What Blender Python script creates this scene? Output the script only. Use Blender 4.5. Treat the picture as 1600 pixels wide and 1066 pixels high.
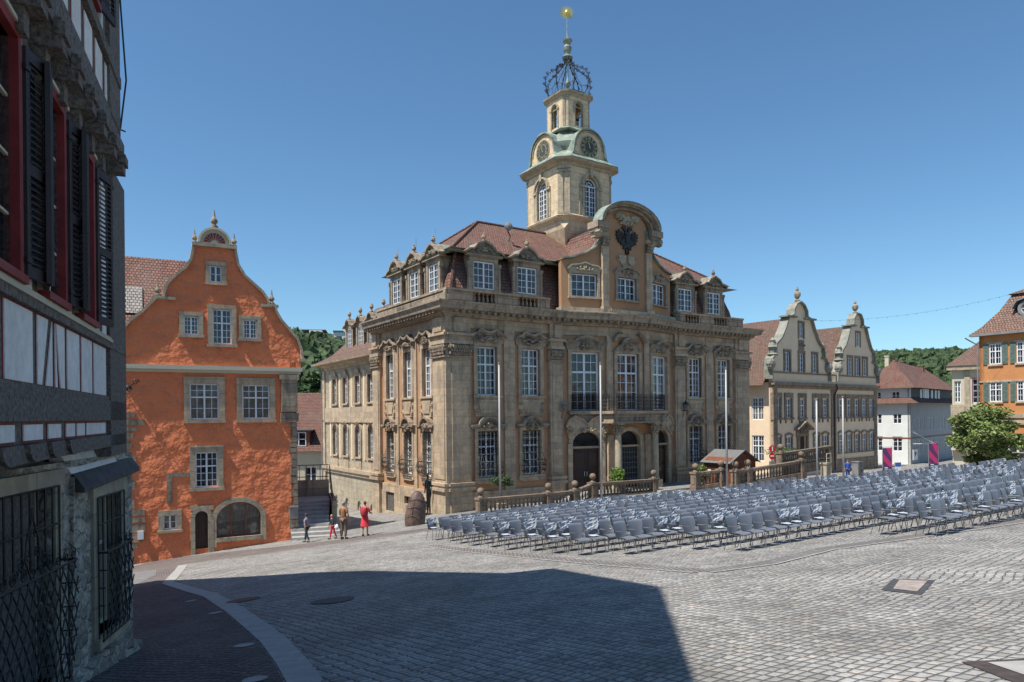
import bpy, math, random
from mathutils import Vector, Matrix, noise
from mathutils.geometry import tessellate_polygon
R=math.radians; PI=math.pi
sc=bpy.context.scene
for o in list(bpy.data.objects): bpy.data.objects.remove(o)
col=sc.collection
# ------------------------------------------------------------------ camera, sky, sun, exposure
cam_d=bpy.data.cameras.new("camera"); cam=bpy.data.objects.new("camera",cam_d); col.objects.link(cam)
cam_d.sensor_width=36; cam_d.lens=1084.7/1600*36
cam_d.shift_y=(650.6-533)/1600; cam_d.clip_start=.05; cam_d.clip_end=5000
cam.matrix_world=Matrix.Rotation(R(90),4,'X')@Matrix.Rotation(R(-.5856),4,'Z')
sc.camera=cam
SUN_AZ=R(37)      # horizontal travel direction of the light, from +X towards +Y
SUN_EL=R(61)
w=bpy.data.worlds.new("World"); sc.world=w; w.use_nodes=True
nt=w.node_tree; nt.nodes.clear()
sky=nt.nodes.new('ShaderNodeTexSky'); sky.sky_type='NISHITA'; sky.sun_disc=False
sky.sun_elevation=SUN_EL
sd=Vector((-math.cos(SUN_AZ),-math.sin(SUN_AZ)))
sky.sun_rotation=math.atan2(sd.x,sd.y)
sky.air_density=1.0; sky.dust_density=.4; sky.ozone_density=1.0; sky.altitude=300
bg=nt.nodes.new('ShaderNodeBackground'); bg.inputs[1].default_value=.10
ow=nt.nodes.new('ShaderNodeOutputWorld')
tn=nt.nodes.new('ShaderNodeMix'); tn.data_type='RGBA'; tn.blend_type='MULTIPLY'; tn.inputs[0].default_value=1; tn.inputs[7].default_value=(.68,.94,1.07,1)
nt.links.new(sky.outputs[0],tn.inputs[6]); nt.links.new(tn.outputs[2],bg.inputs[0]); nt.links.new(bg.outputs[0],ow.inputs[0])
sl=bpy.data.lights.new("sun",'SUN'); so=bpy.data.objects.new("sun",sl); col.objects.link(so)
sl.energy=4.9; sl.angle=R(.5); sl.color=(1,.955,.88)
td=Vector((math.cos(SUN_AZ)*math.cos(SUN_EL),math.sin(SUN_AZ)*math.cos(SUN_EL),-math.sin(SUN_EL)))
so.rotation_euler=td.to_track_quat('-Z','Y').to_euler(); so.location=(-30,-20,60)
sc.view_settings.view_transform='Standard'; sc.view_settings.look='None'
sc.view_settings.exposure=0.45; sc.view_settings.gamma=1
sc.render.engine='CYCLES'; sc.cycles.max_bounces=6
# ------------------------------------------------------------------ helpers
ZB={}
def tag(o,label=None,cat=None,group=None,kind=None):
    if label: o['label']=label
    if cat: o['category']=cat
    if group: o['group']=group
    if kind: o['kind']=kind
    return o
def thing(name,label,cat,loc=(0,0,0),rz=0,group=None):
    o=bpy.data.objects.new(name,None); col.objects.link(o); o.empty_display_size=.3
    o.location=loc; o.rotation_euler=(0,0,rz); ZB[o.name]=loc[2]
    return tag(o,label,cat,group)
def dupl(root,loc,rz,label=None):
    def cp(o,par):
        c=o.copy(); col.objects.link(c)
        if par: c.parent=par
        for ch in kids.get(o.name,[]): cp(ch,c)
        return c
    kids={}
    def walk(o):
        kids[o.name]=list(o.children)
        for k in o.children: walk(k)
    walk(root)
    c=cp(root,None); c.location=loc; c.rotation_euler=(0,0,rz)
    if label: c['label']=label
    return c
I4=Matrix.Identity(4)
def FR(x,y,ang,z=0): return Matrix.Translation((x,y,z))@Matrix.Rotation(R(ang),4,'Z')
class MB:
    def __init__(s,F=None): s.v=[]; s.f=[]; s.mi=[]; s.F=F or I4
    def at(s,F): s.F=F; return s
    def add(s,vs,fs,mi=0):
        n=len(s.v); s.v+=[s.F@Vector(p) for p in vs]
        s.f+=[[i+n for i in f] for f in fs]; s.mi+=[mi]*len(fs); return s
    def box(s,x0,x1,y0,y1,z0,z1,mi=0):
        if x1<x0:x0,x1=x1,x0
        if y1<y0:y0,y1=y1,y0
        if z1<z0:z0,z1=z1,z0
        return s.add([(x,y,z) for x in (x0,x1) for y in (y0,y1) for z in (z0,z1)],
          [(0,1,3,2),(4,6,7,5),(0,4,5,1),(2,3,7,6),(0,2,6,4),(1,5,7,3)],mi)
    def taper(s,cx,cy,z0,z1,a0,b0,a1,b1,mi=0):
        vs=[(cx+i*a0,cy+j*b0,z0) for i,j in ((-1,-1),(1,-1),(1,1),(-1,1))]+[(cx+i*a1,cy+j*b1,z1) for i,j in ((-1,-1),(1,-1),(1,1),(-1,1))]
        return s.add(vs,[(3,2,1,0),(4,5,6,7)]+[(i,(i+1)%4,4+(i+1)%4,4+i) for i in range(4)],mi)
    def lathe(s,prof,cx=0,cy=0,n=12,mi=0,half=False):
        vs=[];fs=[];k=n
        for r,z in prof:
            for i in range(n):
                a=2*PI*i/n; vs.append((cx+r*math.cos(a),cy+r*math.sin(a),z))
        for j in range(len(prof)-1):
            for i in range(n):
                fs.append((j*n+i,j*n+(i+1)%n,(j+1)*n+(i+1)%n,(j+1)*n+i))
        fs.append(tuple(range(n-1,-1,-1))); fs.append(tuple((len(prof)-1)*n+i for i in range(n)))
        return s.add(vs,fs,mi)
    def tube(s,pts,r,n=6,mi=0,r1=None):
        pts=[Vector(p) for p in pts]; L=len(pts); vs=[];fs=[]
        for i,p in enumerate(pts):
            d=(pts[min(i+1,L-1)]-pts[max(i-1,0)]).normalized()
            up=Vector((0,0,1)) if abs(d.z)<.9 else Vector((1,0,0))
            a=d.cross(up).normalized(); b=a.cross(d)
            rr=r if r1 is None else r+(r1-r)*i/(L-1)
            for k in range(n):
                t=2*PI*k/n; vs.append(p+(a*math.cos(t)+b*math.sin(t))*rr)
        for i in range(L-1):
            for k in range(n): fs.append((i*n+k,i*n+(k+1)%n,(i+1)*n+(k+1)%n,(i+1)*n+k))
        fs.append(tuple(range(n-1,-1,-1))); fs.append(tuple((L-1)*n+i for i in range(n)))
        return s.add(vs,fs,mi)
    def extr(s,poly,y0,y1,mi=0,holes=()):
        """polygon in the x-z plane pushed from y0 to y1, optional holes"""
        loops=[list(poly)]+[list(h) for h in holes]
        flat=[p for l in loops for p in l]; n=len(flat)
        tri=tessellate_polygon([[Vector((p[0],p[1],0)) for p in l] for l in loops])
        vs=[(p[0],y0,p[1]) for p in flat]+[(p[0],y1,p[1]) for p in flat]
        fs=[]
        for a,b,c in tri:
            A,B,Cc=flat[a],flat[b],flat[c]
            if (B[0]-A[0])*(Cc[1]-A[1])-(B[1]-A[1])*(Cc[0]-A[0])<0: b,c=c,b
            fs.append((a,b,c)); fs.append((c+n,b+n,a+n))
        k=0
        for l in loops:
            m=len(l)
            ar=sum(l[i][0]*l[(i+1)%m][1]-l[(i+1)%m][0]*l[i][1] for i in range(m))
            ccw=(ar>0)==(l is loops[0])
            for i in range(m):
                a=k+i;b=k+(i+1)%m
                fs.append((a,a+n,b+n,b) if ccw else (b,b+n,a+n,a))
            k+=m
        return s.add(vs,fs,mi)
    def ribbon(s,pts,t,y0,y1,mi=0):
        """band of thickness t above a curve in x-z, pushed y0..y1"""
        L=len(pts); up=[]
        for i in range(L):
            a=pts[max(i-1,0)];b=pts[min(i+1,L-1)]
            dx,dz=b[0]-a[0],b[1]-a[1]; l=math.hypot(dx,dz) or 1
            up.append((pts[i][0]-dz/l*t,pts[i][1]+dx/l*t))
        vs=[];fs=[]
        for i in range(L):
            for y in (y0,y1):
                vs.append((pts[i][0],y,pts[i][1])); vs.append((up[i][0],y,up[i][1]))
        for i in range(L-1):
            a=4*i;b=a+4
            fs+=[(a,b,b+1,a+1),(a+2,a+3,b+3,b+2),(a+1,b+1,b+3,a+3),(a,a+2,b+2,b)]
        fs+=[(0,1,3,2),(4*L-4,4*L-2,4*L-1,4*L-3)]
        return s.add(vs,fs,mi)
    def blob(s,c,r,seed=0,k=.25,mi=0,n=6,m=4):
        vs=[(c[0],c[1],c[2]-r[2])];fs=[]
        for j in range(1,m):
            ph=-PI/2+PI*j/m
            for i in range(n):
                t=2*PI*(i+.5*(j%2))/n
                p=Vector((math.cos(t)*math.cos(ph),math.sin(t)*math.cos(ph),math.sin(ph)))
                q=1+k*noise.noise(p*2.1+Vector((seed*7.3,seed*1.7,seed)))
                vs.append((c[0]+p.x*r[0]*q,c[1]+p.y*r[1]*q,c[2]+p.z*r[2]*q))
        vs.append((c[0],c[1],c[2]+r[2])); top=len(vs)-1
        for i in range(n):
            fs.append((0,1+(i+1)%n,1+i)); fs.append((top,top-n+i,top-n+(i+1)%n))
        for j in range(m-2):
            for i in range(n):
                a=1+j*n+i;b=1+j*n+(i+1)%n; fs.append((a,b,b+n,a+n))
        return s.add(vs,fs,mi)
    def sweep(s,path,prof,mi=0,closed=False):
        """profile (out,z) swept along a plan path, outside on the right of travel"""
        P=[Vector(p) for p in path]; n=len(P); vs=[];fs=[]; m=len(prof)
        def nrm(a,b): d=(b-a).normalized(); return Vector((d.y,-d.x))
        for i in range(n):
            n0=nrm(P[i-1],P[i]) if (i>0 or closed) else None
            n1=nrm(P[i],P[(i+1)%n]) if (i<n-1 or closed) else None
            if n0 is None: N=n1
            elif n1 is None: N=n0
            else:
                N=(n0+n1).normalized(); N=N/max(.35,N.dot(n1))
            for o,z in prof: vs.append((P[i].x+N.x*o,P[i].y+N.y*o,z))
        for i in range(n if closed else n-1):
            a=i*m;b=((i+1)%n)*m
            for j in range(m-1): fs.append((a+j,b+j,b+j+1,a+j+1))
        if not closed: fs+= [tuple(range(m)),tuple((n-1)*m+j for j in range(m-1,-1,-1))]
        return s.add(vs,fs,mi)
    def spiral(s,c,r,turns,w,a0=0,sgn=1,y=None,n=14,tap=.25,mi=0):
        pts=[]
        for i in range(n+1):
            t=i/n; a=a0+sgn*t*turns*2*PI; q=r*(1-(1-tap)*t)
            pts.append((c[0]+q*math.cos(a),c[1],c[2]+q*math.sin(a)))
        return s.tube(pts,w,4,mi)
    def build(s,name,mats,par=None,smooth=False,loc=None,rz=None):
        if not isinstance(mats,(list,tuple)): mats=[mats]
        dz=ZB.get(par.name,0) if par is not None and loc is None else 0
        me=bpy.data.meshes.new(name)
        me.from_pydata([(p.x,p.y,p.z-dz) for p in s.v],[],s.f)
        for m in mats: me.materials.append(m)
        uv=me.uv_layers.new(name="UVMap").data
        for p in me.polygons:
            p.material_index=s.mi[p.index]; p.use_smooth=smooth
            n=p.normal
            if abs(n.z)>.97: t=Vector((1,0,0)); b=Vector((0,1,0))
            else:
                t=Vector((-n.y,n.x,0)).normalized(); b=n.cross(t)
                if b.z<0: b=-b
            for li in p.loop_indices:
                q=me.vertices[me.loops[li].vertex_index].co
                uv[li].uv=(q.dot(t),q.dot(b)+ (dz if abs(n.z)<.5 else 0))
        o=bpy.data.objects.new(name,me); col.objects.link(o)
        if par is not None: o.parent=par; ZB[o.name]=dz
        if loc is not None: o.location=loc
        if rz is not None: o.rotation_euler=(0,0,rz)
        return o
def inst(name,me,par,F,x,y,z,rz_extra=0):
    """object sharing mesh data, placed in frame F of parent"""
    o=bpy.data.objects.new(name,me); col.objects.link(o); o.parent=par
    p=F@Vector((x,y,z)); o.location=(p.x,p.y,p.z-ZB.get(par.name,0))
    o.rotation_euler=(0,0,F.to_euler().z+rz_extra); return o
# ------------------------------------------------------------------ materials
def newmat(name):
    m=bpy.data.materials.new(name); m.use_nodes=True; nt=m.node_tree
    return m,nt,nt.nodes['Principled BSDF']
def N(nt,t,**k):
    n=nt.nodes.new(t)
    for a,b in k.items():
        if a in n.inputs: n.inputs[a].default_value=b
        else: setattr(n,a,b)
    return n
def ramp(nt,src,stops):
    r=nt.nodes.new('ShaderNodeValToRGB'); e=r.color_ramp.elements
    e[0].position,e[0].color=stops[0][0],(*stops[0][1],1)
    e[1].position,e[1].color=stops[-1][0],(*stops[-1][1],1)
    for p,c in stops[1:-1]:
        x=e.new(p); x.color=(*c,1)
    nt.links.new(src,r.inputs[0]); return r.outputs[0]
def mixc(nt,a,b,f,mode='MIX'):
    m=nt.nodes.new('ShaderNodeMix'); m.data_type='RGBA'; m.blend_type=mode
    for s,v in ((m.inputs[6],a),(m.inputs[7],b),(m.inputs[0],f)):
        if isinstance(v,bpy.types.NodeSocket): nt.links.new(v,s)
        elif isinstance(v,(int,float)): s.default_value=v
        else: s.default_value=(*v,1)
    return m.outputs[2]
def bump(nt,bs,h,st,dist,prev=None):
    b=N(nt,'ShaderNodeBump'); b.inputs['Strength'].default_value=st; b.inputs['Distance'].default_value=dist
    nt.links.new(h,b.inputs['Height'])
    if prev is not None: nt.links.new(prev,b.inputs['Normal'])
    nt.links.new(b.outputs[0],bs.inputs['Normal']); return b.outputs[0]
def uvn(nt,sx=1,sy=1,rot=0):
    u=nt.nodes.new('ShaderNodeUVMap'); mp=nt.nodes.new('ShaderNodeMapping')
    mp.inputs['Scale'].default_value=(sx,sy,1); mp.inputs['Rotation'].default_value=(0,0,rot)
    nt.links.new(u.outputs[0],mp.inputs[0]); return mp.outputs[0]
def objn(nt):
    return nt.nodes.new('ShaderNodeTexCoord').outputs['Object']
def nz(nt,vec,scale,detail=4,rough=.55):
    n=N(nt,'ShaderNodeTexNoise'); n.inputs['Scale'].default_value=scale; n.inputs['Detail'].default_value=detail
    n.inputs['Roughness'].default_value=rough; nt.links.new(vec,n.inputs['Vector']); return n.outputs[0]
def simple(name,c,rough=.6,metal=0,var=.25,scale=6,bmp=0,spec=.5):
    m,nt,b=newmat(name); o=objn(nt)
    if var: 
        f=nz(nt,o,scale); cc=ramp(nt,f,[(.3,tuple(x*(1-var) for x in c)),(.7,tuple(min(1,x*(1+var*.7)) for x in c))])
        nt.links.new(cc,b.inputs['Base Color'])
        if bmp: bump(nt,b,f,1,bmp)
    else: b.inputs['Base Color'].default_value=(*c,1)
    b.inputs['Roughness'].default_value=rough; b.inputs['Metallic'].default_value=metal
    b.inputs['Specular IOR Level'].default_value=spec
    return m
def stone(name,c1,c2,bw=.85,bh=.42,joint=.012,dirt=(.06,.055,.045),dirtamt=.55,bmp=.012,coarse=1.0):
    m,nt,b=newmat(name); uv=uvn(nt)
    br=N(nt,'ShaderNodeTexBrick'); br.inputs['Scale'].default_value=1
    br.inputs['Brick Width'].default_value=bw; br.inputs['Row Height'].default_value=bh
    br.inputs['Mortar Size'].default_value=joint; br.inputs['Mortar Smooth'].default_value=.3
    br.inputs['Color1'].default_value=(*c1,1); br.inputs['Color2'].default_value=(*c2,1)
    br.inputs['Mortar'].default_value=(*[x*.72 for x in c1],1); br.inputs['Bias'].default_value=0
    nt.links.new(uv,br.inputs['Vector']); o=objn(nt)
    n1=nz(nt,o,.55*coarse,6,.65); n2=nz(nt,o,7,5,.6); n3=nz(nt,o,2.3,5,.6)
    f2=ramp(nt,n2,[(.3,(.8,.8,.8)),(.7,(1.15,1.13,1.1))])
    cc=mixc(nt,br.outputs[0],f2,.8,'MULTIPLY')
    f3=ramp(nt,n3,[(.35,(.82,.8,.8)),(.65,(1.1,1.1,1.05))])
    cc=mixc(nt,cc,f3,.8,'MULTIPLY')
    # streaks of soot, stretched vertically
    mp=nt.nodes.new('ShaderNodeMapping'); mp.inputs['Scale'].default_value=(2.2,2.2,.35); nt.links.new(o,mp.inputs[0])
    st=nz(nt,mp.outputs[0],1.3,6,.6)
    df=nt.nodes.new('ShaderNodeMath'); df.operation='MULTIPLY'
    r1=ramp(nt,st,[(.48,(0,0,0)),(.72,(1,1,1))]); nt.links.new(r1,df.inputs[0]); df.inputs[1].default_value=dirtamt
    cc=mixc(nt,cc,dirt,df.outputs[0])
    nt.links.new(cc,b.inputs['Base Color']); b.inputs['Roughness'].default_value=.9
    b.inputs['Specular IOR Level'].default_value=.25
    inv=nt.nodes.new('ShaderNodeMath'); inv.operation='SUBTRACT'; inv.inputs[0].default_value=1; nt.links.new(br.outputs[1],inv.inputs[1])
    h=nt.nodes.new('ShaderNodeMath'); h.operation='MULTIPLY_ADD'; nt.links.new(n2,h.inputs[0]); h.inputs[1].default_value=.5; nt.links.new(inv.outputs[0],h.inputs[2])
    bump(nt,b,h.outputs[0],1,bmp)
    return m
def plaster(name,c,c2,stain=.5,bmp=.01,lump=0,lscale=1.4):
    m,nt,b=newmat(name); o=objn(nt)
    n1=nz(nt,o,.8,6,.65); n2=nz(nt,o,9,5,.6)
    cc=ramp(nt,n1,[(.35,c),(.68,c2)])
    cc=mixc(nt,cc,ramp(nt,n2,[(.3,(.86,.86,.86)),(.7,(1.1,1.1,1.1))]),stain,'MULTIPLY')
    nt.links.new(cc,b.inputs['Base Color']); b.inputs['Roughness'].default_value=.9; b.inputs['Specular IOR Level'].default_value=.2
    pr=bump(nt,b,n2,1,bmp)
    if lump:
        n3=nz(nt,o,lscale,3,.5); bump(nt,b,n3,1,lump,pr)
    return m
def tiles(name,c1,c2,c3,w=.17,h=.15,moss=.3):
    m,nt,b=newmat(name); uv=uvn(nt)
    br=N(nt,'ShaderNodeTexBrick'); br.inputs['Scale'].default_value=1
    br.inputs['Brick Width'].default_value=w; br.inputs['Row Height'].default_value=h
    br.inputs['Mortar Size'].default_value=.019; br.inputs['Mortar Smooth'].default_value=.5; br.inputs['Bias'].default_value=0
    br.inputs['Color1'].default_value=(*c1,1); br.inputs['Color2'].default_value=(*c2,1); br.inputs['Mortar'].default_value=(*[x*.22 for x in c1],1)
    nt.links.new(uv,br.inputs['Vector']); o=objn(nt)
    n1=nz(nt,o,.7,5,.65); cc=mixc(nt,br.outputs[0],c3,ramp(nt,n1,[(.42,(0,0,0)),(.7,(.8,.8,.8))]))
    n3=nz(nt,o,14,2); cc=mixc(nt,cc,ramp(nt,n3,[(.35,(.55,.5,.5)),(.65,(1.3,1.25,1.2))]),.8,'MULTIPLY')
    n2=nz(nt,o,1.7,5,.7); cc=mixc(nt,cc,(.05,.05,.035),ramp(nt,n2,[(.52,(0,0,0)),(.75,(moss,moss,moss))]))
    nt.links.new(cc,b.inputs['Base Color']); b.inputs['Roughness'].default_value=.85; b.inputs['Specular IOR Level'].default_value=.3
    # saw-tooth courses so that rows catch the light
    sx=nt.nodes.new('ShaderNodeSeparateXYZ'); nt.links.new(uv,sx.inputs[0])
    dv=nt.nodes.new('ShaderNodeMath'); dv.operation='DIVIDE'; nt.links.new(sx.outputs[1],dv.inputs[0]); dv.inputs[1].default_value=h
    fr=nt.nodes.new('ShaderNodeMath'); fr.operation='FRACT'; nt.links.new(dv.outputs[0],fr.inputs[0])
    sb=nt.nodes.new('ShaderNodeMath'); sb.operation='SUBTRACT'; sb.inputs[0].default_value=1; nt.links.new(fr.outputs[0],sb.inputs[1])
    ad=nt.nodes.new('ShaderNodeMath'); ad.operation='SUBTRACT'; nt.links.new(sb.outputs[0],ad.inputs[0]); nt.links.new(br.outputs[1],ad.inputs[1])
    bump(nt,b,ad.outputs[0],1,.06)
    return m
def cobbles(name,c1,c2,bw,bh,rot,mort=.02,warp=.35,bmp=.02,gap=(.05,.048,.045),tint=None):
    m,nt,b=newmat(name); tc=nt.nodes.new('ShaderNodeNewGeometry'); pos=tc.outputs['Position']
    mp=nt.nodes.new('ShaderNodeMapping'); mp.inputs['Rotation'].default_value=(0,0,rot); nt.links.new(pos,mp.inputs[0])
    wn=N(nt,'ShaderNodeTexNoise'); wn.inputs['Scale'].default_value=.16; wn.inputs['Detail'].default_value=1; nt.links.new(mp.outputs[0],wn.inputs['Vector'])
    wm=nt.nodes.new('ShaderNodeVectorMath'); wm.operation='SCALE'; wm.inputs['Scale'].default_value=warp*6; nt.links.new(wn.outputs['Color'],wm.inputs[0])
    wn2=N(nt,'ShaderNodeTexNoise'); wn2.inputs['Scale'].default_value=3.5; wn2.inputs['Detail'].default_value=2; nt.links.new(mp.outputs[0],wn2.inputs['Vector'])
    wm2=nt.nodes.new('ShaderNodeVectorMath'); wm2.operation='SCALE'; wm2.inputs['Scale'].default_value=.07; nt.links.new(wn2.outputs['Color'],wm2.inputs[0])
    va=nt.nodes.new('ShaderNodeVectorMath'); nt.links.new(mp.outputs[0],va.inputs[0]); nt.links.new(wm.outputs[0],va.inputs[1])
    vb=nt.nodes.new('ShaderNodeVectorMath'); nt.links.new(va.outputs[0],vb.inputs[0]); nt.links.new(wm2.outputs[0],vb.inputs[1])
    br=N(nt,'ShaderNodeTexBrick'); br.inputs['Scale'].default_value=1
    br.inputs['Brick Width'].default_value=bw; br.inputs['Row Height'].default_value=bh
    br.inputs['Mortar Size'].default_value=mort; br.inputs['Mortar Smooth'].default_value=.7; br.inputs['Bias'].default_value=0
    br.inputs['Color1'].default_value=(*c1,1); br.inputs['Color2'].default_value=(*c2,1); br.inputs['Mortar'].default_value=(*gap,1)
    nt.links.new(vb.outputs[0],br.inputs['Vector'])
    n1=nz(nt,pos,.35,5,.6); n2=nz(nt,pos,22,3,.6); n4=nz(nt,pos,4.5,2)
    cc=mixc(nt,br.outputs[0],ramp(nt,n1,[(.35,(.82,.81,.8)),(.66,(1.1,1.1,1.1))]),1,'MULTIPLY')
    cc=mixc(nt,cc,ramp(nt,n2,[(.3,(.8,.8,.8)),(.7,(1.15,1.15,1.15))]),1,'MULTIPLY')
    cc=mixc(nt,cc,ramp(nt,n4,[(.3,(.85,.84,.84)),(.7,(1.1,1.1,1.08))]),1,'MULTIPLY')
    nt.links.new(cc,b.inputs['Base Color']); b.inputs['Roughness'].default_value=.75; b.inputs['Specular IOR Level'].default_value=.3
    inv=nt.nodes.new('ShaderNodeMath'); inv.operation='SUBTRACT'; inv.inputs[0].default_value=1; nt.links.new(br.outputs[1],inv.inputs[1])
    h=nt.nodes.new('ShaderNodeMath'); h.operation='MULTIPLY_ADD'; nt.links.new(n2,h.inputs[0]); h.inputs[1].default_value=.35; nt.links.new(inv.outputs[0],h.inputs[2])
    bump(nt,b,h.outputs[0],1,bmp)
    return m
def glass(name,dark,light):
    m,nt,b=newmat(name); o=objn(nt)
    n=nz(nt,o,1.7,3,.6); mp=nt.nodes.new('ShaderNodeMapping'); mp.inputs['Scale'].default_value=(5,5,.4); nt.links.new(o,mp.inputs[0])
    n2=nz(nt,mp.outputs[0],1.5,3)
    oi=nt.nodes.new('ShaderNodeObjectInfo'); am=nt.nodes.new('ShaderNodeMath'); am.operation='MULTIPLY_ADD'; nt.links.new(oi.outputs['Random'],am.inputs[0]); am.inputs[1].default_value=.24; nt.links.new(n,am.inputs[2])
    cc=mixc(nt,ramp(nt,am.outputs[0],[(.56,dark),(.72,light)]),ramp(nt,n2,[(.35,(.55,.55,.55)),(.65,(1.2,1.2,1.2))]),1,'MULTIPLY')
    nt.links.new(cc,b.inputs['Base Color']); b.inputs['Roughness'].default_value=.04; b.inputs['Specular IOR Level'].default_value=.8
    nn=nz(nt,o,.9,1); bump(nt,b,nn,.6,.02)
    return m
M={}
M['stone']=stone('sandstone ashlar',(.53,.41,.285),(.39,.31,.23),dirtamt=.40,bmp=.008)
M['stone_d']=stone('weathered carved sandstone',(.38,.305,.23),(.29,.24,.185),bw=1.3,bh=.6,dirtamt=.8,bmp=.03)
M['stone_l']=stone('pale sandstone',(.46,.385,.28),(.38,.33,.25),dirtamt=.35)
M['stone_t']=stone('tower stone',(.68,.53,.36),(.62,.485,.33),bw=1.0,bh=.52,joint=.014,dirtamt=.18)
M['ochre']=plaster('orange ochre plaster',(.48,.28,.16),(.40,.23,.13),.7,.004)
M['gable_ochre']=plaster('ochre gable plaster',(.42,.245,.14),(.37,.21,.115),.6,.004)
M['orange']=plaster('orange lime render',(.74,.235,.11),(.64,.19,.085),.6,.03,.30,1.6)
M['yellow']=plaster('cream yellow plaster',(.80,.62,.43),(.72,.55,.38),.6,.004)
M['cream']=plaster('pale cream plaster',(.56,.5,.38),(.5,.45,.34),.5,.004)
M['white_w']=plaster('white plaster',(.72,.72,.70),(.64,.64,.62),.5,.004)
M['white_shade']=plaster('white plaster with painted shade',(.40,.40,.39),(.34,.34,.33),.5,.004)  # darker copy of the white plaster, side wall's shade put into the colour
M['bal']=stone('brown weathered balustrade stone',(.25,.19,.145),(.20,.155,.12),bw=1.1,bh=.6,dirtamt=.7,bmp=.02)
M['white_t']=plaster('off-white infill plaster',(.82,.79,.75),(.66,.64,.60),.9,.012)
M['orange2']=plaster('orange painted plaster',(.56,.25,.10),(.47,.205,.085),.5,.004)
M['tile']=tiles('red brown roof tiles',(.27,.13,.10),(.15,.085,.07),(.17,.125,.10),w=.18,h=.21,moss=.55)
M['tile2']=tiles('old brown roof tiles',(.29,.165,.125),(.19,.125,.10),(.16,.125,.10),w=.18,h=.20)
M['tile3']=tiles('light red roof tiles',(.27,.13,.10),(.17,.09,.07),(.20,.14,.115),w=.17,h=.19)
M['trim']=stone('brown trim stone',(.33,.25,.185),(.25,.195,.15),bw=.8,bh=.45,dirtamt=.6)
M['tile_g']=tiles('grey patch tiles',(.36,.34,.31),(.28,.27,.26),(.3,.28,.26),w=.17,h=.19,moss=.2)
M['copper']=simple('green copper',(.22,.26,.21),.65,0,.6,1.6,.004)
M['zinc']=simple('grey zinc',(.2,.2,.195),.6,.0,.2,2)
M['iron']=simple('black wrought iron',(.014,.013,.013),.5,.0,.2,8)
M['dark_iron']=simple('blue black iron',(.025,.03,.04),.5,.0,.2,8)
M['white']=simple('white window paint',(.74,.75,.76),.45,0,.06,3)
M['glass']=glass('window glass',(.010,.014,.020),(.07,.075,.08))
M['glass2']=glass('curtained window glass',(.03,.032,.034),(.20,.19,.17))
M['door']=simple('dark brown door wood',(.035,.014,.009),.45,0,.4,5,.004)
M['wood']=simple('red brown boards',(.20,.058,.025),.6,0,.35,5,.004)
M['oldwood']=simple('weathered grey timber',(.15,.128,.11),.9,0,.65,22,.02)
M['redpaint']=simple('oxide red paint',(.22,.022,.022),.6,0,.3,6)
M['shutter']=simple('dark brown shutter wood',(.028,.018,.018),.6,0,.35,7,.004)
M['rubble']=None
M['gold']=simple('gilded metal',(.75,.6,.2),.35,.8,.15,6)
M['chair']=simple('grey plastic chair shell',(.165,.18,.21),.33,0,.08,3)
M['chair_leg']=simple('grey steel chair leg',(.22,.22,.22),.35,.7,0)
M['wrap']=simple('crumpled clear grey foil',(.42,.45,.49),.3,0,.15,8,.006)
M['pole']=simple('white flagpole paint',(.4,.4,.4),.4,0,.05,3)
M['leaf']=simple('green leaves',(.11,.16,.04),.6,0,.55,2.2)
M['leaf_d']=simple('dark green leaves',(.042,.085,.022),.6,0,.5,2.5)
M['leaf_t']=simple('fresh green tree leaves',(.16,.21,.055),.6,0,.6,1.4)
M['leaf_l']=simple('bright green leaves',(.12,.2,.03),.55,0,.4,3)
M['bark']=simple('grey brown bark',(.09,.07,.05),.9,0,.4,8,.02)
M['forest']=simple('woodland canopy',(.045,.075,.026),.9,0,.6,.5)
M['granite']=simple('pale granite slab',(.36,.345,.32),.7,0,.2,5,.006)
M['asphalt']=simple('grey worn asphalt',(.17,.165,.16),.85,0,.25,3,.006)
M['bronze']=simple('brown red boulder stone',(.12,.075,.06),.6,0,.5,4,.03)
M['statue']=simple('dark patinated bronze',(.022,.028,.032),.4,.6,.3,6)
M['grate']=simple('rusty dark frame',(.06,.045,.04),.8,0,.4,9,.004)
M['lid']=simple('pinkish lid slab',(.32,.265,.235),.8,0,.3,7,.004)
M['slate']=simple('grey slate slab',(.06,.06,.06),.7,0,.4,6,.02)
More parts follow.
